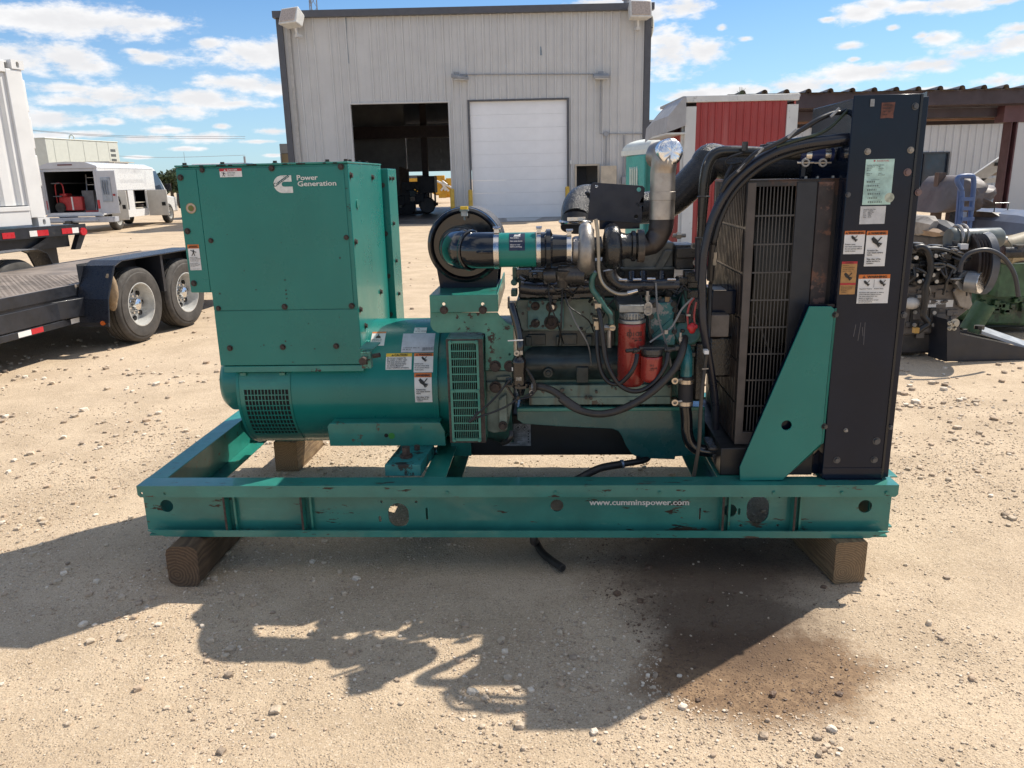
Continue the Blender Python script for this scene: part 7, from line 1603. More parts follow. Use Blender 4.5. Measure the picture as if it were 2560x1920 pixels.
# compartment: trays and tools inside, doors swung out
b = B().box(-.44,-.06,cA+.05,.92,zfl+.05,zfl+.08).box(-.44,-.06,cA+.05,.92,zc0-.30,zc0-.27).box(-.44,-.06,1.48,2.6,zfl+.02,zfl+.05).box(-.44,-.06,1.48,2.6,zc0-.5,zc0-.47).box(-.44,-.03,.93,.945,zfl,zc0).box(-.44,-.03,1.45,1.465,zfl-.2,zc0); P('compartment_tray', b, M('tray_beige',(.48,.44,.37),.5,var=.1), vq)
b = B(); r0 = random.Random(12)
for k in range(16): y = r0.uniform(cA+.1,2.5); z = r0.choice((zfl+.08,zc0-.27,zc0-.47)); s = r0.uniform(.04,.10); b.box(-.35,-.10,y-s,y+s,z,z+s*1.2)
P('tool', b, M('tools_mixed',(.10,.08,.075),.5,var=.6,vs=3), vq, bevel=.01); P('red_tool', B().box(-.25,-.06,.35,.75,zc0-.268,zc0-.21), M('tool_red',(.4,.03,.03),.4), vq)
def swung(y0, wd, z0, z1, name, par, hang=True):
    o = P(name, B().box(.02,wd,y0-.03,y0+.03,z0,z1), M('door_inner_cream',(.50,.48,.44),.45,var=.06) if 'door_inner_cream' not in MATS else MATS['door_inner_cream'], par, bevel=.01)
    P('latch', B().box(wd*.72,wd*.9,y0-.05,y0-.031,(z0+z1)/2-.12,(z0+z1)/2+.02), shade_and_black, o)
    if hang:
        b = B()
        for k,(xx,zz) in enumerate(((.15,.8),(.35,.62),(.30,.85),(.55,.82),(.6,.7))): b.tube([(wd*xx,y0-.05,z0+(z1-z0)*zz),(wd*xx+.02,y0-.06,z0+(z1-z0)*(zz-.1)),(wd*xx-.03,y0-.05,z0+(z1-z0)*(zz-.18))], .02, 7, 3)
        P('hanging_tool', b, shade_and_black, o)
    return o
swung(cA-.05, .62, zfl-.32, zc0-.02, 'side_door', vq); swung(2.66, .80, zfl-.30, zc0-.02, 'side_door', vq, False)
# wheel arch strip
b = B(); ar = .56
for k in range(10): a0_, a1_ = pi*k/10, pi*(k+1)/10; b.hexa([(-.03,ar*cos(a0_),.40+ar*sin(a0_)),(.01,ar*cos(a0_),.40+ar*sin(a0_)),(.01,ar*cos(a1_),.40+ar*sin(a1_)),(-.03,ar*cos(a1_),.40+ar*sin(a1_)),(-.03,(ar-.05)*cos(a0_),.40+(ar-.05)*sin(a0_)),(.01,(ar-.05)*cos(a0_),.40+(ar-.05)*sin(a0_)),(.01,(ar-.05)*cos(a1_),.40+(ar-.05)*sin(a1_)),(-.03,(ar-.05)*cos(a1_),.40+(ar-.05)*sin(a1_))])
b.box(-.03,.005,.56,2.6,zfl-.28,zfl-.0); P('rocker_panel', b, whitev, vq)
rw_ = .41
wheel('wheel', vq, (-.16,0,rw_), (1,0,0), rw_, .26); wheel('wheel', vq, (-.12,4.9,rw_), (1,0,0), rw_, .26); wheel('wheel', vq, (rx0_+.16,0,rw_), (-1,0,0), rw_, .26); wheel('wheel', vq, (rx0_+.16,4.9,rw_), (-1,0,0), rw_, .26)
P('tail_lamp', B().box(-.12,-.03,yb-.085,yb-.062,zfl+.12,zfl+.42), refR, vq); P('tail_lamp', B().box(rx0_+.03,rx0_+.12,yb-.085,yb-.062,zfl+.12,zfl+.42), refR, vq)
P('body_seam', B().box(.0005,.006,yb+.05,yl_-.05,zsh-.02,zsh-.005).box(.0005,.006,yb+.05,yl_-.05,zc0+.0,zc0+.02), vgrey, vq)
# cab
zcab = zr-.18; hb = zc0-.15
b = B().hexa([(rx0_+.08,yl_+.06,zfl-.25),(-.06,yl_+.06,zfl-.25),(-.06,6.0,zfl-.25),(rx0_+.08,6.0,zfl-.25),(rx0_+.08,yl_+.06,hb),(-.06,yl_+.06,hb),(-.06,6.0,hb-.22),(rx0_+.08,6.0,hb-.22)])
b.hexa([(rx0_+.14,yl_+.06,hb+.001),(-.10,yl_+.06,hb+.001),(-.10,5.2,hb-.05),(rx0_+.14,5.2,hb-.05),(rx0_+.30,yl_+.06,zcab),(-.24,yl_+.06,zcab),(-.24,4.4,zcab-.02),(rx0_+.30,4.4,zcab-.02)])
cab = P('cab', b, whitev, vq, bevel=.05, seg=3)
vglass = gl
P('windscreen', B().hexa([(rx0_+.2,5.06,hb+.06),(-.16,5.06,hb+.06),(-.16,5.10,hb+.06),(rx0_+.2,5.10,hb+.06),(rx0_+.34,4.49,zcab-.08),(-.28,4.49,zcab-.08),(-.28,4.53,zcab-.08),(rx0_+.34,4.53,zcab-.08)]), vglass, cab)
P('side_window', B().hexa([(-.12,yl_+.25,hb+.05),(-.085,yl_+.25,hb+.05),(-.085,4.9,hb+.05),(-.12,4.9,hb+.05),(-.24,yl_+.25,zcab-.1),(-.205,yl_+.25,zcab-.1),(-.205,4.4,zcab-.1),(-.24,4.4,zcab-.1)]), vglass, cab)
P('wing_mirror', B().box(-.02,.22,4.7,4.78,hb+.05,hb+.36), blackS, cab, bevel=.02)
P('cab_door', B().box(-.064,-.05,yl_+.2,4.85,zfl-.15,hb-.02), whitev, cab, bevel=.01)
P('roof_rack', B().box(-.5,-.45,.8,3.0,zr+.02,zr+.05).box(rx0_+.4,rx0_+.45,.8,3.0,zr+.02,zr+.05).box(rx0_+.4,-.45,1.2,1.25,zr-.02,zr+.06).box(rx0_+.4,-.45,2.4,2.45,zr-.02,zr+.06), M('rack_tan',(.45,.40,.33),.5), vq)
st = Sticker(lambda u,v,h: (.001+h*.5, .45+u, zc0+.62+v)); fade = M('faded_letters', (.62,.62,.63), .4, var=.15, vs=30)
st.text('FRESH PLUMBING',0,0,.30,fade,.01,width=2.1); st.text('HEATING AND AIR CONDITIONING',.0,-.36,.2,fade,.01,width=2.1); st.poly([(2.25,.1),(2.4,.1),(2.3,-.5),(2.15,-.5)],fade); st.build('faded_lettering', body)['kind'] = 'stuff'
# red machine in the hold: its own thing
mq = va+V((rx0_+.22, yb+.25, zfl+.002)); wm = thing('drain_machine', 'red wheeled drain cleaning machine in the open back of the white van', 'machine', mq, 0)
rp = M('machine_red', (.42,.03,.03), .35, var=.15, vs=6)
P('body', B().box(.12,.95,.05,.6,.06,.55).box(.15,.40,.08,.5,.551,.66), rp, wm, bevel=.03); P('wheel', B().lathe([(-.04,0),(-.045,.10),(-.05,.17),(.05,.17),(.05,0)], (.18,.0,.175), (0,1,0), 22), tyre, wm)
P('handle', B().tube([(.05,.1,.1),(.05,.1,.95),(.3,.1,.98),(.32,.1,.55)], .022, 8, 4), rp, wm); P('strap', B().box(.58,.63,.03,.049,.08,.54), whiteS, wm)
P('foot_pedal', B().box(1.0,1.5,.1,.4,.0,.05), rp, wm)
lp_ = va+V((-.75, yb+.5, zfl+.002)); ld = thing('step_ladder', 'thin aluminium ladder leaning inside the back of the white van', 'ladder', lp_); b = B().bar((0,0,0),(-.1,.4,1.3),.04,.03).bar((.3,0,0),(.2,.4,1.3),.04,.03)
P('rail', b, alu, ld); b = B()
for k in range(5): b.bar((-.02-.02*k,.06+.08*k,.2+.25*k),(.30-.02*k,.06+.08*k,.2+.25*k),.03,.02)
P('rung', b, alu, ld)
# --- pale generator enclosure standing behind the van
Ye = va.y+9
a_, c_, d_ = at('L1',420,850,Ye), at('L1',1110,915,Ye+5.0), at('L1',330,850,Ye+1.2)
en = thing('generator_enclosure', 'pale cream generator enclosure on a trailer behind the white van', 'generator', (a_.x, Ye, 0), 0); ea = V((c_.x-a_.x, c_.y-a_.y, 0)); el_ = ea.length; ea.normalize(); en.rotation_euler = (0,0,atan2(ea.y,ea.x))
cream = M('enclosure_cream', (.60,.62,.56), .45, var=.04); z1_ = a_.z; z0_ = 1.0
bd = P('body', B().box(0,el_,0,2.4,z0_,z1_-.02).box(-.02,el_+.02,-.02,2.42,z1_-.019,z1_+.04), cream, en, bevel=.02)
for k in (.1,.28,.49,.68,.85): P('panel_seam', B().box(el_*k-.012,el_*k+.012,-.006,-.0005,z0_+.05,z1_-.06), M('seam_grey',(.36,.38,.35),.5,var=0) if 'seam_grey' not in MATS else MATS['seam_grey'], bd)
for k0, k1 in ((.30,.48),(.69,.84)):
    dd = P('access_door', B().box(el_*k0,el_*k1,-.03,-.007,z0_+.1,z0_+(z1_-z0_)*.62), cream, en, bevel=.01); P('door_handle', B().box(el_*k0+.08 if k0 < .5 else el_*k1-.25,el_*k0+.25 if k0<.5 else el_*k1-.08,-.07,-.031,z0_+.75,z0_+1.15), M('handle_grey',(.18,.2,.2),.4) if 'handle_grey' not in MATS else MATS['handle_grey'], dd)
b = B()
for i in range(9):
    for j in range(10): b.box(el_*.875+i*el_*.0085,el_*.875+i*el_*.0085+el_*.005,-.012,-.001,z0_+.15+j*(z1_-z0_-.4)/10,z0_+.15+j*(z1_-z0_-.4)/10+.13)
P('louvre', b, M('louvre_grey',(.16,.17,.17),.5), en); P('lifting_eye', B().torus((el_*.42,.3,z1_+.12),(1,0,0),.13,.035,20,8), cream, en)
P('trailer_chassis', B().box(0,el_,.2,2.2,.75,.99), trl, en)
for yy in (.6,): wheel('wheel', en, (el_*.6,.1,.42), (0,-1,0), .42, .25); wheel('wheel', en, (el_*.72,.1,.42), (0,-1,0), .42, .25); wheel('wheel', en, (el_*.6,2.3,.42), (0,1,0), .42, .25)
# --- tan generator crate behind the left corner of the workshop
Yt = WY+4; a_, c_ = at('W3',112,1065,Yt), at('W3',230,1065,Yt)
tg = thing('tan_enclosure', 'tan boxed unit with a grey top, just behind the left corner of the workshop', 'container', (a_.x, Yt, 0)); wd = c_.x-a_.x+1.2
tanp = M('tan_paint', (.36,.235,.10), .5, var=.1); P('body', B().box(.06,wd,0.03,2.2,.2,a_.z-.42), tanp, tg); P('roof', B().box(0,wd+.05,0,2.25,a_.z-.415,a_.z), M('roof_taupe',(.32,.29,.25),.5,var=.08), tg, bevel=.02); P('corner_post', B().box(0,.059,.0,.1,.0,a_.z-.42), M('post_taupe',(.32,.29,.25),.5,var=.08), tg); P('skid', B().box(.1,wd,.1,2.1,0,.199), trl, tg)
P('brace', B().bar((wd-1.5,-.02,a_.z-2.2),(wd-.9,-.02,a_.z-.5),.1,.06), M('brace_dark',(.05,.035,.03),.6), tg)
# --- trees far off, a utility pole and wires
leaf = M('leaf_dark', (.045,.070,.028), .7, var=.5, vs=3); bark = M('bark', (.09,.07,.05), .9, var=.3)
def tree(p, h, r, seed, label):
    h -= .5; r *= .62; t = thing('tree', label, 'tree', p, 0, 'trees beyond the yard'); r0 = random.Random(seed); b = B()
    b.tube([(0,0,0),(.05,0,h*.3),(-.05,.05,h*.62)], [.18,.13,.06], 8, 3)
    for k in range(6): a = r0.uniform(0,2*pi); b.tube([(0,0,h*.3+k*.1*h*.4),(cos(a)*r*.5,sin(a)*r*.5,h*.6+r0.uniform(0,h*.2))], [.06,.02], 6, 1)
    P('trunk', b, bark, t); b = B(); cl = [(r0.uniform(-1,1)*r*.75,r0.uniform(-1,1)*r*.75,h*r0.uniform(.42,.9),r*r0.uniform(.22,.45)) for _ in range(16)]
    for cx,cy,cz,cr in cl:
        for _ in range(120):
            d = V((r0.gauss(0,1),r0.gauss(0,1),r0.gauss(0,1))).normalized()*cr*r0.uniform(.5,1.05); p_ = V((cx,cy,cz))+d; s = r0.uniform(.08,.2)
            u_ = V((r0.gauss(0,1),r0.gauss(0,1),r0.gauss(0,1))).normalized(); w_ = u_.orthogonal().normalized()*s*.6; b.add([p_-u_*s, p_+w_, p_+u_*s, p_-w_], [(0,1,2,3)])
    P('crown', b, leaf, t)
for (x, y, Yd, r, s, lb) in ((1445,1120,62,1.2,1,'small dark tree right behind the van roof'),(1580,1095,60,1.9,2,'larger round dark tree beyond the van cab'),(1640,1130,64,1.3,3,'dark tree just left of the green control box'),(1500,1150,70,1.4,4,'dark tree between two others beyond the van')):
    p = at('L1',x,y,Yd); tree((p.x,p.y,0), p.z+.1, r, s, lb)
p = at('1',648,95,95); t = thing('utility_pole', 'distant thin utility pole rising above the control box', 'pole', (p.x,p.y,0)); P('pole', B().cyl((0,0,0),(0,0,p.z),.13,n=8), cond, t); P('crossarm', B().box(-.1,1.0,-.05,.05,p.z-1.1,p.z-.9), cond, t)
p = at('1',182,62,70); t = B().cyl((0,0,0),(0,0,p.z),.03,r2=.015,n=6).build('whip_antenna', cond, None, loc=(p.x,p.y,0)); tag(t, 'thin whip antenna standing far behind the van cab', 'antenna')
for i,(c0_,x0_,y0_,x1_,y1_) in enumerate((('L1',310,735,2111,825),('L1',330,738,2111,845),('L1',1150,970,2111,1000))):
    a_, c_ = at(c0_,x0_-900,y0_-(45 if i<2 else 30),88), at(c0_,x1_+200,y1_+10,96); m_ = (a_+c_)/2-V((0,0,.6)); t = B().tube([a_,m_,c_],.022,5,10).build('power_line', cond, None); tag(t, ('upper of the thin power lines across the sky left of the workshop','second thin power line just below the top one at the left','lowest thin power line just over the van and control box')[i], 'power line', 'power lines in the left sky')
b = B().cyl((0,0,0),(0,0,9),.12,n=8).box(-.8,.8,-.06,.06,8.2,8.4)
dk_ = at('L1',1600,1230,38); t = thing('pickup_truck', 'dark parked truck half hidden behind the green control box', 'truck', (dk_.x+1.2, 38, 0)); P('body', B().box(-1.0,1.0,0,5,.5,1.2), M('truck_dark',(.02,.022,.025),.3), t, bevel=.08); P('cab', B().hexa([(-.9,1.2,1.201),(.9,1.2,1.201),(.9,3.4,1.201),(-.9,3.4,1.201),(-.75,1.6,1.95),(.75,1.6,1.95),(.75,3.0,1.95),(-.75,3.0,1.95)]), gl, t, bevel=.05)
for sx in (-.85,.85):
    for sy in (.9,4.0): P('wheel', B().lathe([(-.11,.2),(-.11,.36),(.11,.36),(.11,.2),(0,.18),(-.11,.2)], (sx,sy,.37),(1,0,0),24), tyre, t)
bt_ = at('1',420,148,34); t = thing('roof_bar', 'pale flat roof unit just showing above the green control box', 'equipment', (bt_.x,34,0)); zz = bt_.z; P('body', B().box(-1.0,1.2,0,1.5,1.0,zz), whitev, t, bevel=.05); P('skid', B().box(-.9,1.1,.1,1.4,0,.999), trl, t)
# ------------------------------------------------------------------ right side: shed, toilet, canopy, engines
redm = M('red_ribbed_steel', (.34,.045,.042), .42, var=.08, vs=2, streak=((.46,.16,.15), .5, 5))
whitet = M('white_trim_weathered', (.62,.63,.62), .5, var=.08, vs=3, chips=(((.35,.34,.33), 20, .64, .1, .7),))
roofg = M('gambrel_grey', (.36,.36,.37), .5, var=.1)
YS = 13.2
def S5(x, y, Y=YS): return at('S5',x,y,Y)
fx0, fx1 = (S5(450,300).x+S5(430,900).x)/2, (S5(1568,210).x+S5(1545,560).x)/2; ztp = (S5(450,240).z+S5(1560,212).z)/2; zt2 = (S5(550,302).z+S5(1450,283).z)/2
px0, px1 = S5(546,600).x, S5(1440,500).x
sd = thing('red_shed', 'small red ribbed steel shed with white corner trim behind the engine', 'shed', (fx0, YS, 0)); dpt_ = 1.9; SW = fx1-fx0
def shw(x0, x1, z0, z1, nm):
    b = B(); pr = [(x0,0)]; x = x0+.09
    while x < x1-.03: pr += [(x-.02,0),(x-.008,-.018),(x+.008,-.018),(x+.02,0)]; x += .115
    pr.append((x1,0)); n = len(pr); b.add([(a_,d_,z0) for a_,d_ in pr]+[(a_,d_,z1) for a_,d_ in pr], [(i,i+1,n+i+1,n+i) for i in range(n-1)]); return b
P('front_wall', shw(px0-fx0, px1-fx0, .05, zt2, 'w'), redm, sd, angle=20)
P('corner_trim', B().box(0,px0-fx0-.002,-.03,.06,0,ztp-.16), whitet, sd); P('corner_trim', B().box(px1-fx0+.002,SW,-.03,.06,0,ztp-.16), whitet, sd); P('eave_trim', B().box(-.003,SW+.005,-.04,.07,zt2+.002,ztp), whitet, sd, bevel=.01)
# left gable end
b = shw(.12, dpt_, .05, ztp-.35, 'g'); b.mapv(lambda x,y,z: (y+.0, x, z)); 
lw = P('end_wall', b, redm, sd, angle=20); P('corner_trim', B().box(-.035,.05,dpt_-.12,dpt_,0,ztp-.4), whitet, sd); P('corner_trim', B().box(-.036,-.001,.061,.12,0,ztp-.4), whitet, sd)
b = B().plate([(.5,1.5),(1.4,1.5),(1.4,2.1),(.5,2.1)], (), -.04, -.02, fn=lambda x,y,z: (y, x, z)); P('shutter', b, whitet, sd)
wl_ = S5(262,585,YS+1.2); b = B().hexa([(-.25,.5,ztp-.98),(-.02,.5,ztp-.90),(-.02,1.4,ztp-.90),(-.25,1.4,ztp-.98),(-.25,.5,ztp-.94),(-.02,.5,ztp-.86),(-.02,1.4,ztp-.86),(-.25,1.4,ztp-.94)]); P('awning', b, whitet, sd)
P('back_wall', B().box(.02,SW-.02,dpt_-.05,dpt_,0,ztp-.1).box(SW-.04,SW-.01,.07,dpt_-.06,0,ztp-.1), redm, sd)
# rounded fascia of the roof at the gable
pr = [(-.26,ztp-.50),(-.22,ztp-.22),(-.02,ztp-.04),(.06,ztp+.0)]
b = B(); yv = [-.05,.6,1.3,dpt_+.1]
gz_ = [0,.02,.0,-.25]
vs = [(x+ (0), y, z+gz_[j]*.3) for j,y in enumerate(yv) for x,z in ((-.30,ztp-.55),(-.28,ztp-.30),(-.05,ztp-.03))]; m_ = 3
b.add(vs, [(j*m_+i, j*m_+i+1, (j+1)*m_+i+1, (j+1)*m_+i) for j in range(3) for i in range(2)]); b.add([(-.30,-.05,ztp-.55),(-.28,-.05,ztp-.30),(-.05,-.05,ztp-.03),(0,-.05,ztp-.02),(0,-.05,ztp-.45)], [(0,1,2,3,4)])
P('roof_fascia', b, roofg, sd, angle=10); P('soffit', B().box(-.295,.0,-.04,dpt_,ztp-.58,ztp-.552), whitet, sd); P('roof', B().box(-.05,SW+.02,-.03,dpt_,ztp-.045,ztp-.003), roofg, sd)
b = B(); q = S5(1000,205,YS+.1); r0 = random.Random(5)
for k in range(30): p_ = V((q.x-fx0,.1,ztp))+V((r0.gauss(0,.03),r0.gauss(0,.02),abs(r0.gauss(.05,.04)))); b.cyl((q.x-fx0,.1,ztp), p_, .003, n=4)
ob = b.build('weed', M('weed_grey_green', (.08,.10,.05), .8), None, loc=(fx0,YS,0)); tag(ob, 'tiny dry weed growing on top of the red shed trim', 'plant')
# portable toilet
YP = 15.5
pa, pb_ = at('4',805,700,YP), at('4',1090,700,YP); pz = at('4',1000,85,YP).z; zw = at('4',860,260,YP).z
pt = thing('portable_toilet', 'teal portable toilet with a white domed roof beside the red shed', 'portable toilet', (pa.x, YP, 0)); PW = 1.15
tl = M('toilet_teal', (.06,.36,.32), .45, var=.08); tlw = M('toilet_white', (.66,.70,.66), .45, var=.06)
xf = at('4',905,500,YP).x-pa.x
b = B().hexa([(.0,1.1,.1),(xf,.0,.1),(xf+PW,.0,.1),(xf+PW,1.1,.1),(.0,1.1,zw),(xf,.0,zw),(xf+PW,.0,zw),(xf+PW,1.1,zw)]); P('body', b, tl, pt, bevel=.03)
b = B()
for k in range(4): 
    y_ = .75-.13*k; xx = xf*(1-y_/1.1); b.hexa([(xx-.03,y_,zw-.55),(xx-.015,y_-.05,zw-.60),(xx+.0,y_-.05,zw-.60),(xx,y_,zw-.55),(xx-.03,y_+.03,zw-.22),(xx-.015,y_-.02,zw-.27),(xx,y_-.02,zw-.27),(xx,y_+.03,zw-.22)])
P('vent_slot', b, M('vent_pale', (.55,.62,.55), .5), pt); P('door', B().box(xf+.18,xf+PW-.1,-.02,-.001,.15,zw-.06).box(xf-.0,xf+.05,-.04,.02,.1,zw), tl, pt, bevel=.01)
P('side_panel', B().hexa([(xf*.75-.02,.22,zw-1.0),(xf*.80-.02,.17,zw-1.0),(xf*.35,.66,zw-1.0),(xf*.3,.7,zw-1.0),(xf*.72-.03,.22,zw-.70),(xf*.77-.03,.17,zw-.70),(xf*.35-.01,.66,zw-.70),(xf*.3-.01,.7,zw-.70)]), tl, pt); P('base', B().box(-.05,xf+PW+.05,-.06,1.15,0,.099), M('base_grey',(.1,.11,.11),.6), pt)
b = B(); n = 10; prr = []
for i in range(n+1): a = pi/2*i/n; prr.append((1.0-cos(a)*1.0, sin(a)))
vs = []; cxm, cym = (xf+PW)/2, .55; hx_, hy_ = (xf+PW)/2+.06, .64
for i in range(n+1):
    a = pi/2*i/n; k = cos(a)**.6; 
    for sx, sy in ((-1,1),(-.55,-1),(1,-1),(1,1)): vs.append((cxm+sx*hx_*k, cym+sy*hy_*k, zw+.10+(pz-zw-.10)*sin(a)))
fs = [(i*4+j, i*4+(j+1) % 4, (i+1)*4+(j+1) % 4, (i+1)*4+j) for i in range(n) for j in range(4)]; b.add(vs, fs); b.hexa([(cxm-hx_-.02,cym+hy_+.02,zw+.002),(cxm-.57*hx_,cym-hy_-.02,zw+.002),(cxm+hx_+.02,cym-hy_-.02,zw+.002),(cxm+hx_+.02,cym+hy_+.02,zw+.002),(cxm-hx_-.02,cym+hy_+.02,zw+.099),(cxm-.57*hx_,cym-hy_-.02,zw+.099),(cxm+hx_+.02,cym-hy_-.02,zw+.099),(cxm+hx_+.02,cym+hy_+.02,zw+.099)]); P('roof', b, tlw, pt)
# maroon canopy
YM = 17.0
maroon = M('maroon_steel', (.058,.040,.046), .5, var=.2, vs=2); maroonl = M('maroon_column', (.12,.052,.055), .5, var=.2, vs=3)
c0_, c1_ = at('R6',520,120,YM), at('R6',1567,100,YM); bz1 = (at('S5',1600,205,YM).z+c1_.z)/2; bz0 = (at('S5',1600,352,YM).z+at('R6',1500,280,YM).z)/2; bxl = at('S5',900,250,YM).x
cn = thing('canopy', 'open maroon steel canopy with a ribbed roof, behind the radiator end', 'canopy', (bxl, YM, 0)); cw = c1_.x-bxl+9
P('fascia_beam', B().box(0,cw,0,.16,bz0,bz1-.005).box(0,cw,.161,.5,bz0-.02,bz0+.02).box(0,cw,.45,.5,bz0-.22,bz0-.021), maroon, cn, bevel=.01)
P('rear_beam', B().box(0,cw,2.6,2.75,bz0-.25,bz0-.03).box(0,cw,1.4,1.5,bz0-.18,bz0-.03), maroon, cn); pur = M('purlin_tan',(.28,.15,.09),.5,var=.15); P('purlin', B().box(0,cw,.8,.86,bz0-.26,bz0-.22), pur, cn)
b = B(); pr = [(-.1,0)]; pitch = at('S5',1935,190,YM).x-at('S5',1720,190,YM).x; x = .2
while x < cw: pr += [(x-pitch*.16,0),(x-pitch*.10,pitch*.13),(x-pitch*.03,pitch*.165),(x+pitch*.04,pitch*.165),(x+pitch*.11,pitch*.12),(x+pitch*.15,0)]; x += pitch
pr.append((cw+.1,0)); n = len(pr); vs = [(a_,y_,bz1+d_+s_) for y_,s_ in ((-.12,.0),(3.4,-.12)) for a_,d_ in pr]; b.add(vs, [(i,i+1,n+i+1,n+i) for i in range(n-1)]); b.add([(a_,y_,z-.012) for a_,y_,z in vs], [(i,n+i,n+i+1,i+1) for i in range(n-1)]); P('ribbed_roof', b, M('roof_dusty_tan', (.20,.17,.14), .5, var=.25, vs=2), cn, angle=60)
col = at('R6',1500,900,YM).x-bxl; cwid = at('R6',1560,900,YM).x-at('R6',1430,900,YM).x
P('column', B().box(col-cwid*.45,col-cwid*.40,.2,.5,0,bz0-.001).box(col+.0,col+.03,.2,.5,0,bz0-.001).box(col-cwid*.40+.001,col-.001,.34,.36,0,bz0-.001).box(col-.30,col+.25,.19,.51,bz0-.35,bz0-.002), maroonl, cn); P('cladding', B().box(col+.031,col+.9,.22,.3,0,bz0-.36), wallm, cn)
P('column', B().box(.3,.34,.2,.5,0,bz0-.001).box(.46,.5,.2,.5,0,bz0-.001).box(.341,.459,.34,.36,0,bz0-.001), maroonl, cn)
# slanted white frame with a tan panel, leaning by the annex
YF = 21
fp = lambda x, y: at('R6',x,y,YF)
o_ = fp(1000,1150); wf_ = thing('tilted_frame', 'white slanted frame holding a tan panel, right of the brown tarp', 'frame', (o_.x, YF, 0))
def fl(x, y): p = fp(x,y); return V((p.x-o_.x, 0, p.z))
P('frame_bar', B().bar(fl(1000,1150), fl(1450,845), .1, .28, up=(0,0,1)).bar(fl(1010,1165), fl(1480,1140), .1, .12), lampw, wf_); b = B().plate([(fl(1110,1110).x,fl(1110,1110).z),(fl(1470,1085).x,fl(1470,1085).z),(fl(1470,880).x,fl(1470,880).z)], (), .03, .05); P('panel', b, M('tan_panel',(.42,.33,.25),.6,var=.1), wf_)
P('leg', B().box(fl(1050,1150).x-.05,fl(1050,1150).x+.05,.1,.2,0,fl(1050,1150).z).box(fl(1450,1100).x-.05,fl(1450,1100).x+.05,.1,.2,0,fl(1450,1100).z), lampw, wf_); P('latch', B().box(fl(1255,970).x-.1,fl(1255,970).x+.1,-.12,-.06,fl(1255,990).z,fl(1255,950).z), blackS, wf_)
# brown tarp draped over something tall
YB = 9.6
tp = lambda x, y: at('R6',x,y,YB)
o_ = tp(820,1500); tb = thing('tarpaulin', 'brown tarpaulin draped over upright gear behind the blue hand truck', 'tarpaulin', (o_.x, YB, 0)); r0 = random.Random(8)
outl = [(500,1530),(560,1400),(600,1290),(640,1190),(720,1110),(820,1098),(990,1105),(1015,1170),(1080,1200),(1160,1210),(1150,1300),(1130,1400),(1145,1480),(1050,1470),(980,1480),(900,1520),(770,1500),(640,1530)]
ol = [(tp(x,y).x-o_.x, tp(x,y).z) for x,y in outl]; cx_ = sum(a for a,_ in ol)/len(ol); cz_ = sum(z for _,z in ol)/len(ol)
b = B(); vs = []; n = len(ol)
for j,(k,dy) in enumerate(((1,.0),(.96,-.14),(.75,-.26),(.45,-.32),(.15,-.34))):
    for i,(a_,z) in enumerate(ol): f_ = .05*sin(i*2.3+j*.7)*(1 if j in (1,2,3) else 0); vs.append((cx_+(a_-cx_)*k, dy+f_, cz_+(z-cz_)*k))
vs += [(a_, .5, z) for a_, z in ol]; fs = []
for j in range(4):
    for i in range(n): fs.append((j*n+i, j*n+(i+1) % n, (j+1)*n+(i+1) % n, (j+1)*n+i))
fs.append(tuple(4*n+i for i in range(n))); fs += [(5*n+i, 5*n+(i+1) % n, (i+1) % n, i) for i in range(n)]
tarp = M('tarp_brown', (.12,.10,.098), .55, var=.2, vs=4, bump=.5, bs=9); P('cloth', b.add(vs, fs), tarp, tb, angle=80); P('post', B().box(tp(640,1090).x-o_.x,tp(725,1090).x-o_.x,.1,.2,0,tp(690,1065).z), M('post_brown',(.10,.065,.05),.6), tb); P('stand', B().box(-.05,.05,.1,.2,0,tp(800,1500).z).box(-.4,.4,.0,.4,0,.05).box(tp(1020,1480).x-o_.x-.02,tp(1020,1480).x-o_.x+.02,.1,.15,0,tp(1000,1500).z), cast_dark, tb)
# blue hand truck
YH = 9.0; hp_ = lambda x, y: at('R6',x,y,YH)
o_ = hp_(900,1600); ht = thing('hand_truck', 'blue two-rail hand truck standing in front of the brown tarpaulin', 'hand truck', (o_.x, YH, 0)); bl_m = M('hand_truck_blue', (.075,.125,.27), .4, var=.15)
f_ = lambda x, y, d=0: V((hp_(x,y).x-o_.x, d, hp_(x,y).z))
b = B().tube([V((f_(845,1600).x,0,.1)), f_(840,1480), f_(850,1290), f_(850,1270), f_(805,1190), f_(800,1140), f_(840,1112), f_(960,1108), f_(985,1140), f_(985,1250), f_(960,1480), V((f_(950,1600).x,0,.1))], .028, 10, 4)
b.bar(V((f_(850,1600).x,.02,.12)), f_(858,1120,.02), .05, .03, up=(0,1,0)); P('frame', b, bl_m, ht); b = B()
for y in (1370,1480,1600): b.bar(f_(830,y,-.03), f_(970,y,-.03), .03, .04)
P('cross_strap', b, bl_m, ht); P('toe_plate', B().box(-.25,.22,-.25,.0,.0,.02), bl_m, ht)
for sx in (-.24,.24): P('wheel', B().lathe([(-.03,0),(-.035,.10),(.035,.10),(.03,0)], (sx,.1,.10), (1,0,0), 18), tyre, ht)
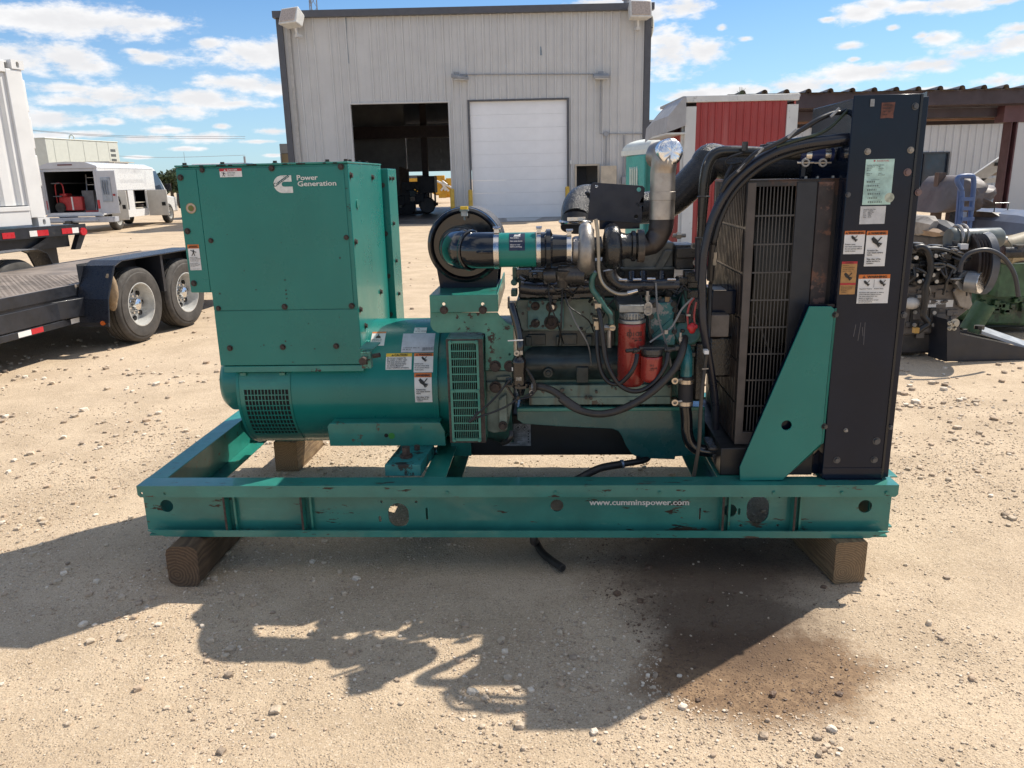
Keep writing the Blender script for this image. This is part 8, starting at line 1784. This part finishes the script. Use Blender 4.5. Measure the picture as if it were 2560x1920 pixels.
# crumpled cardboard and scrap behind the engines
YQ = 8.6; r0 = random.Random(31)
def blobthing(name, label, cat, pts, Y, dep, m, seed, grp=None):
    rr0 = random.Random(seed); o_ = at('R7',*pts[0],Y); t = B(); ol = [(at('R7',x,y,Y).x-o_.x, at('R7',x,y,Y).z) for x,y in pts]; cx_ = sum(a for a,_ in ol)/len(ol); cz_ = sum(z for _,z in ol)/len(ol); n = len(ol); vs = []
    for k, dy in ((1,0),(1.0,dep),(.55,-dep*.35)): vs += [(cx_+(a_-cx_)*k+rr0.uniform(-.01,.01), dy+rr0.uniform(-.02,.02), cz_+(z-cz_)*k) for a_,z in ol]
    fs = [(i,(i+1) % n, n+(i+1) % n, n+i) for i in range(n)]+[(2*n+i, 2*n+(i+1) % n, (i+1) % n, i) for i in range(n)]+[tuple(2*n+i for i in range(n)), tuple(n+i for i in range(n))[::-1]]
    o = t.add(vs, fs).build(name, m, None, loc=(o_.x,Y,0), angle=20); return tag(o, label, cat, grp)
card = M('cardboard', (.30,.21,.14), .8, var=.25, vs=5); grt = M('tarp_grey_black', (.05,.05,.055), .6, var=.5, vs=5)
blobthing('crumpled_cover', 'crumpled grey and tan sheet beside the black radiator edge', 'sheet', [(255,505),(270,400),(340,350),(400,345),(430,380),(410,440),(330,500),(270,515)], YQ, .4, M('sheet_grey_tan',(.25,.225,.20),.7,var=.5,vs=5), 2)
blobthing('dark_scrap', 'dark heap of scrap under the brown tarpaulin', 'scrap', [(430,400),(500,380),(560,410),(570,480),(540,600),(420,610),(370,600),(365,540),(385,470)], YQ-.1, .5, grt, 3)
blobthing('cardboard_box', 'torn open cardboard carton lying behind the brown engine', 'box', [(380,480),(430,455),(480,490),(470,520),(390,525)], YQ-.25, .3, card, 4)
blobthing('dark_funnel', 'dark hopper with a wire handle beside the maroon column', 'hopper', [(840,500),(900,400),(905,315),(1010,318),(1015,400),(1030,480),(1000,510)], 9.4, .5, M('hopper_dark',(.05,.045,.045),.5,var=.3), 5)
q = at('R7',975,300,9.5); t = B().tube([(-.08,0,-.02),(-.08,0,.09),(.08,0,.09),(.08,0,-.02)], .008, 6, 1).build('wire_handle', cast_dark, bpy.data.objects['dark_funnel']); t.location = (q.x-bpy.data.objects['dark_funnel'].location.x, .1, q.z)
blobthing('boat_hull', 'pale blue grey moulded hull at the right edge behind the engines', 'boat', [(1020,510),(1060,400),(1130,340),(1300,300),(1400,330),(1400,560),(1100,540)], 9.0, 1.2, M('hull_blue_grey',(.13,.15,.20),.4,var=.1), 6)
blobthing('pressure_tank', 'pale rounded tank beside the maroon column foot', 'tank', [(1015,430),(1025,370),(1070,340),(1130,350),(1120,440),(1060,480),(1020,470)], 9.8, .6, M('tank_pale',(.42,.45,.45),.5,var=.1), 7)
tbm = M('bench_pale', (.5,.49,.47), .5, var=.1); q = at('R7',640,410,12.5); t = thing('work_bench', 'low pale bench in the gap behind the hand truck', 'bench', (q.x,12.5,0)); P('top', B().box(-1.6,1.6,0,.8,q.z-.06,q.z), tbm, t); b = B()
for sx in (-1.5,1.45): b.box(sx,sx+.06,.02,.08,0,q.z-.061).box(sx,sx+.06,.7,.76,0,q.z-.061)
P('leg', b, cast_dark, t)
q = at('R7',690,395,12.3); t = B().box(-.05,.05,-.05,.05,-.02,.16).build('red_bottle', refR, None, loc=(q.x,12.6,at('R7',640,410,12.5).z+.021), bevel=.02); tag(t, 'small red bottle on the low pale bench', 'bottle')
# grass at the back
g0_, g1_ = gnd('R7',245,570), gnd('R7',400,520); r0 = random.Random(2); b = B()
for k in range(2600):
    x, y = r0.uniform(g0_.x-.5,g0_.x+7), r0.uniform(9.5,13.5); h = r0.uniform(.04,.16); a = r0.uniform(0,pi); dx, dy = cos(a)*.012, sin(a)*.012; lx, ly = r0.gauss(0,.04), r0.gauss(0,.04); b.add([(x-dx,y-dy,0),(x+dx,y+dy,0),(x+lx,y+ly,h)], [(0,1,2)])
o = b.build('grass', M('dry_grass', (.13,.155,.055), .8, var=.5, vs=2), None); tag(o, 'thin green grass growing between the junk on the right', kind='stuff')
# --- brown engine
YE_ = 6.5
e7 = lambda x, y, d=0.: (lambda p: V((p.x-oe.x, d, p.z)))(at('R7',x,y,YE_+d))
oe = at('R7',400,1500,YE_); en1 = thing('diesel_engine', 'dusty brown diesel engine with a pulley, just right of the black radiator', 'engine', (oe.x, YE_, 0), 0, 'used engines lying on the right')
brn = M('dusty_brown_casting', (.125,.108,.095), .6, var=.35, vs=7, chips=(((.20,.165,.13), 6, .56, .1, .7),((.03,.025,.022), 9, .62, .08, .8)), bump=.5, bs=40); dkb = M('dark_greasy_casting', (.028,.026,.025), .45, var=.5, vs=9, bump=.5, bs=50, chips=(((.12,.10,.08), 12, .62, .08, .6),))
pol = lambda L_, d=0.: [(e7(x,y,d).x, e7(x,y,d).z) for x,y in L_]
P('block', B().plate(pol([(110,950),(700,930),(735,1000),(735,1110),(690,1160),(600,1230),(480,1360),(130,1380),(80,1360)]), (), 0, .5), brn, en1, bevel=.02)
P('sump', B().plate(pol([(60,1375),(470,1365),(470,1500),(420,1535),(60,1545)]), (), .02, .48), M('sump_brown_black',(.045,.038,.035),.5,var=.4,vs=6,bump=.3,bs=30), en1, bevel=.02)
P('cylinder_head', B().plate(pol([(180,950),(520,940),(600,880),(600,800),(560,740),(545,640),(230,620),(190,700)],.06), (), .06, .42), dkb, en1, bevel=.015)
P('timing_cover', B().plate(pol([(600,950),(690,945),(715,1040),(735,1110),(700,1160),(620,1130),(560,1000)],-.03), (), -.03, .0), M('cover_pale_alu',(.30,.27,.24),.45,metal=.4,var=.3,vs=8), en1, bevel=.01)
b = B(); r0 = random.Random(15)
for k in range(150): x, y = r0.uniform(190,640), r0.uniform(600,950); p = e7(x,y,r0.uniform(-.09,.05)); s = r0.uniform(.006,.034); b.box(p.x-s*r0.uniform(.6,2),p.x+s*r0.uniform(.6,2),p.y,p.y+.1,p.z-s*.7,p.z+s*.7)
P('bracket', b, dkb, en1, bevel=.006); b = B()
for x, y in ((240,705),(270,910),(415,910),(320,855),(385,855),(240,855),(590,920),(430,800),(230,1175),(225,1285),(395,1180),(390,1285),(320,1150),(410,690)): p = e7(x,y,-.09 if y < 950 else -.02); b.cyl(p, p+V((0,-.015,0)), .016, n=10)
P('bolt', b, M('bolt_pale',(.42,.40,.37),.4,metal=.4,var=.3), en1)
b = B()
for x, y, w_, h_ in ((230,1230,30,70),(395,1230,30,70)): p = e7(x,y,-.02); b.box(p.x-.035,p.x+.035,-.02,-.001,p.z-.085,p.z+.085)
P('mount_pad', b, dkb, en1); st = Sticker(lambda u,v,h: (e7(330,1075,-.005).x+u, -.005-h, e7(330,1075,-.005).z+v)); st.rect(0,0,.23,-.06,whiteS); lines(st,('SERIAL NO 3406',),.01,-.035,.022,.02); st.build('number_plate', en1)
P('oil_can', B().sphere(e7(205,1100,-.06),(.07,.06,.05),14,8).box(e7(255,1055,-.03).x,e7(340,1030,-.03).x,-.03,-.001,e7(255,1055,-.03).z,e7(255,1030,-.03).z), M('pale_cream_metal',(.45,.43,.40),.45,var=.2), en1)
for k in range(16):
    x, y = r0.uniform(200,620), r0.uniform(600,900); x2, y2 = x+r0.uniform(-120,160), y+r0.uniform(-60,260); P('pipe', B().tube([e7(x,y,-.08), e7((x+x2)/2+r0.uniform(-40,40),(y+y2)/2+r0.uniform(-40,40),-.12), e7(x2,y2,-.07)], r0.uniform(.006,.012), 7, 5), (cast_dark, M('pipe_zinc',(.24,.24,.24),.4,metal=.6) if 'pipe_zinc' not in MATS else MATS['pipe_zinc'], black_rubber)[k % 3], en1)
b = B()
for k in range(46): x, y = r0.uniform(150,680), r0.uniform(950,1370); p = e7(x,y,-.002); s = r0.uniform(.008,.05); b.box(p.x-s,p.x+s,-r0.uniform(.006,.03),.0,p.z-s*r0.uniform(.3,1),p.z+s*r0.uniform(.3,1))
P('bracket', b, brn, en1, bevel=.006)
P('hose', B().tube([e7(x,y,-.12) for x,y in ((235,625),(290,612),(340,650),(365,720),(368,800),(350,880),(325,960),(318,1060),(312,1150),(305,1210),(350,1270),(300,1310),(250,1345))], .026, 10, 4), black_rubber, en1)
P('connector', B().box(e7(240,1335,-.14).x-.02,e7(240,1335,-.14).x+.02,-.16,-.12,e7(240,1355,-.14).z,e7(240,1310,-.14).z), M('connector_yellow',(.5,.28,.06),.4), en1)
P('pipe', B().tube([e7(x,y,-.1) for x,y in ((330,625),(440,625),(560,655),(640,695))], .012, 8, 4).tube([e7(x,y,-.1) for x,y in ((380,760),(470,755),(490,775),(440,790),(385,785))], .012, 8, 4).tube([e7(x,y,-.1) for x,y in ((500,760),(580,800),(560,840))], .014, 8, 4), M('pipe_grey_dark',(.08,.085,.09),.35,metal=.3), en1)
pc = e7(745,760,.0); b = B()
for k in range(5): b.lathe([(0,.02),(0,.235),(.012,.25),(.024,.235),(.024,.02)], V((e7(700,760).x+k*.028,.05,pc.z)), V((1,-.12,0)), 36)
P('belt_pulley', b, M('belt_dark_brown',(.03,.022,.02),.5,var=.4), en1); P('damper', B().lathe([(0,.05),(0,.25),(.05,.26),(.06,.22),(.06,.05)], V((e7(800,760).x,.03,pc.z)), V((1,-.12,0)), 36), M('damper_blue_grey',(.09,.10,.12),.4,var=.2), en1)
P('motor', B().lathe([(0,.0),(0,.085),(.02,.095),(.05,.095),(.05,.085),(.42,.085),(.44,.07),(.44,0)], e7(520,545,.1), V((1,.0,.0)), 28), M('starter_grey_green',(.10,.115,.11),.4,var=.2), en1); P('motor_band', B().torus(e7(590,535,.1),(1,0,0),.10,.014,24,8).torus(e7(640,520,.1),(1,0,0),.095,.01,24,8).cyl(e7(820,555,.1),e7(1020,550,.1),.028,n=12).cyl(e7(815,470,.1),e7(825,560,.1),.018,n=8), alu, en1)
P('relay', B().box(e7(600,600,-.05).x,e7(665,600,-.05).x,-.1,-.05,e7(600,630,-.05).z,e7(600,585,-.05).z), M('relay_white',(.6,.6,.6),.4), en1); P('pivot_arm', B().plate(pol([(560,560),(600,560),(660,650),(600,720),(560,660)],-.02), (), -.04, -.01), dkb, en1)
p = e7(690,910,-.1); P('foil_outlet', B().cyl(e7(640,900,.0),p,.085,n=24).cyl(p,p+V((.06,-.07,-.004)),.088,r2=.09,n=24), M('outlet_grey',(.3,.3,.3),.4,metal=.5,var=.2), en1); q = p+V((.062,-.073,-.004)); P('foil_disc', B().cyl(q,q+V((.004,-.005,0)),.086,n=24), foil, en1)
# --- green engine
en2 = thing('diesel_engine', 'long green engine with rusty manifold at the right edge of the yard', 'engine', (oe.x, YE_+.9, 0), 0, 'used engines lying on the right')
gE = M('faded_green_casting', (.055,.115,.055), .55, var=.35, vs=6, chips=(((.02,.022,.018), 8, .6, .1, .8),((.14,.13,.09), 7, .62, .1, .6)), bump=.4, bs=40); rs_ = M('rust_manifold', (.13,.075,.055), .7, var=.35, vs=8, bump=.4, bs=50)
def g7(x, y, d=0.): p = at('R7',x,y,YE_+.9+d); return V((p.x-oe.x, d, p.z))
P('block', B().plate([(g7(x,y).x,g7(x,y).z) for x,y in ((740,1000),(1400,900),(1400,1300),(760,1290),(690,1200))], (), 0, .6), gE, en2, bevel=.03); P('sump', B().box(g7(690,1300).x,g7(1400,1300).x,.02,.55,.05,g7(800,1292).z), M('sump_dark_green',(.025,.035,.03),.6,var=.4), en2, bevel=.02)
P('cylinder_head', B().box(g7(800,800).x,g7(1400,800).x,.05,.5,g7(800,905).z,g7(800,730).z), gE, en2, bevel=.02); P('exhaust_manifold', B().tube([g7(x,y,-.06) for x,y in ((850,840),(900,790),(1000,765),(1250,755),(1400,750))], .06, 12, 4).cyl(g7(1000,780,-.06),g7(980,700,-.06),.05,n=12), rs_, en2)
P('valve_cover', B().box(g7(860,730).x,g7(1400,730).x,.1,.45,g7(860,728).z,g7(860,690).z), M('valve_pale_tan',(.38,.33,.26),.5,var=.2), en2, bevel=.02)
b = B()
for k in range(70): x, y = r0.uniform(800,1390), r0.uniform(760,1180); p = g7(x,y,-.03); s = r0.uniform(.008,.04); b.box(p.x-s,p.x+s,-.05,.0,p.z-s*.8,p.z+s*.8)
P("bracket", b, gE, en2, bevel=.01)
for k in range(6):
    x = 850+k*95; P('exhaust_port', B().cyl(g7(x,800,-.02), g7(x+15,770,-.1), .04, n=12).box(g7(x,800).x-.06,g7(x,800).x+.06,-.03,-.0,g7(x,830).z,g7(x,775).z), rs_, en2); P('injector', B().cyl(g7(x,735,.15), g7(x,690,.15), .022, n=10).cyl(g7(x,690,.15), g7(x,675,.15), .012, n=8), cast_dark, en2)
P('fuel_line', B().tube([g7(x,y,-.12) for x,y in ((940,830),(950,885),(1050,900),(1160,890),(1175,800))], .01, 8, 4).tube([g7(x,y,-.1) for x,y in ((880,930),(1000,985),(1150,980),(1300,970))], .01, 8, 4), M('line_grey',(.2,.2,.18),.4), en2)
P('support_tube', B().cyl(g7(840,1110,-.25), g7(700,1340,-.25), .09, n=20), gE, en2)
# big black hose arching over the engines
t = B().tube([(lambda p: V(p))(at('R7',x,y,YE_-.25)) for x,y in ((620,830),(640,740),(700,670),(800,640),(890,645),(980,690),(1050,770),(1095,860),(1115,950),(1125,1040))], .018, 10, 5).build('arched_hose', M('hose_grey_black',(.045,.045,.05),.45,var=.2), None); tag(t, 'long black hose arching over the green engine', 'hose')
# yellow-tan hydraulic cylinder lying on top
YY = 7.2; a_, c_ = at('R7',1000,650,YY), at('R7',1300,570,YY); t = thing('hydraulic_cylinder', 'thick tan and rust cylinder lying across the green engine', 'cylinder', a_); c_ = c_-a_
P('barrel', B().cyl((0,0,0), c_, .125, n=28).cyl(c_*.02, c_*.12, .135, n=28), M('tan_barrel',(.32,.27,.18),.5,var=.3,vs=5), t); P('rod', B().cyl(-c_*.45+V((0,0,-.02)), (0,0,0), .06, n=16), rs_, t); P('valve', B().cyl(V((-.06,-.12,0)), V((.1,-.2,.01)), .05, n=14).box(.0,.12,-.2,-.1,.03,.07), cast_dark, t); P('cradle', B().box(.0,.3,.0,.3,-.42,-.12), gE, t)
# black steel bracket frame in front of them
kp_ = gnd('R7',500,1605); K = lambda x, y: (lambda p: (p.x-kp_.x, p.z))(at('R7',x,y,kp_.y))
kb = thing('steel_bracket', 'black folded steel frame with long ramps on the sand at the right edge', 'bracket', (kp_.x, kp_.y, 0)); kbm = M('bracket_black', (.022,.024,.032), .38, var=.2, vs=5, coat=.1)
P('upright', B().plate([K(510,1600),K(510,1250),K(540,1238),K(610,1248),K(625,1360),K(700,1575),(K(640,1575)[0],.0),K(520,1600)], (), 0, .02).hexa([(K(465,1590)[0],.22,.0),(K(508,1600)[0],.0,.0),(K(508,1600)[0],.02,.0),(K(470,1590)[0],.22,.0),(K(480,1240)[0],.22,K(480,1240)[1]),(K(508,1240)[0],.0,K(480,1240)[1]),(K(508,1240)[0],.02,K(480,1240)[1]),(K(485,1240)[0],.22,K(480,1240)[1])]), kbm, kb)
P('lower_beam', B().plate([K(626,1365),(K(1400,1560)[0],K(1400,1530)[1]),(K(1400,1560)[0],0),(K(640,1575)[0],0)], (), .002, .018).plate([K(620,1340),(K(1400,1490)[0],K(1400,1530)[1]),K(626,1364)], (), .16,.18), kbm, kb)
q0, q1 = K(840,1362), K(1175,1475); P('ramp', B().hexa([(q0[0],.05,q0[1]-.012),(q1[0]+.3,.02,q1[1]-.12),(q1[0]+.42,.24,q1[1]-.12),(q0[0]+.12,.25,q0[1]-.01),(q0[0],.05,q0[1]+.012),(q1[0]+.3,.02,q1[1]-.096),(q1[0]+.42,.24,q1[1]-.096),(q0[0]+.12,.25,q0[1]+.015)]), M('ramp_grey_blue',(.30,.33,.37),.4,var=.15), kb)
b = B(); 
for x, y, r in ((572,1270,.038),(528,1270,.018),(528,1315,.018),(568,1315,.018)): p = K(x,y); b.cyl((p[0],-.001,p[1]),(p[0],-.012,p[1]),r,n=18).cyl((p[0],-.0125,p[1]),(p[0],-.03,p[1]),r*.5,n=6)
P('bolt', b, M('bolt_cream_pale',(.5,.46,.38),.45,metal=.3,var=.2), kb); p = K(900,1350); P('bolt', B().cyl((p[0]-.02,.15,p[1]),(p[0]-.02,.15,p[1]+.03),.04,n=8), cast_dark, kb)
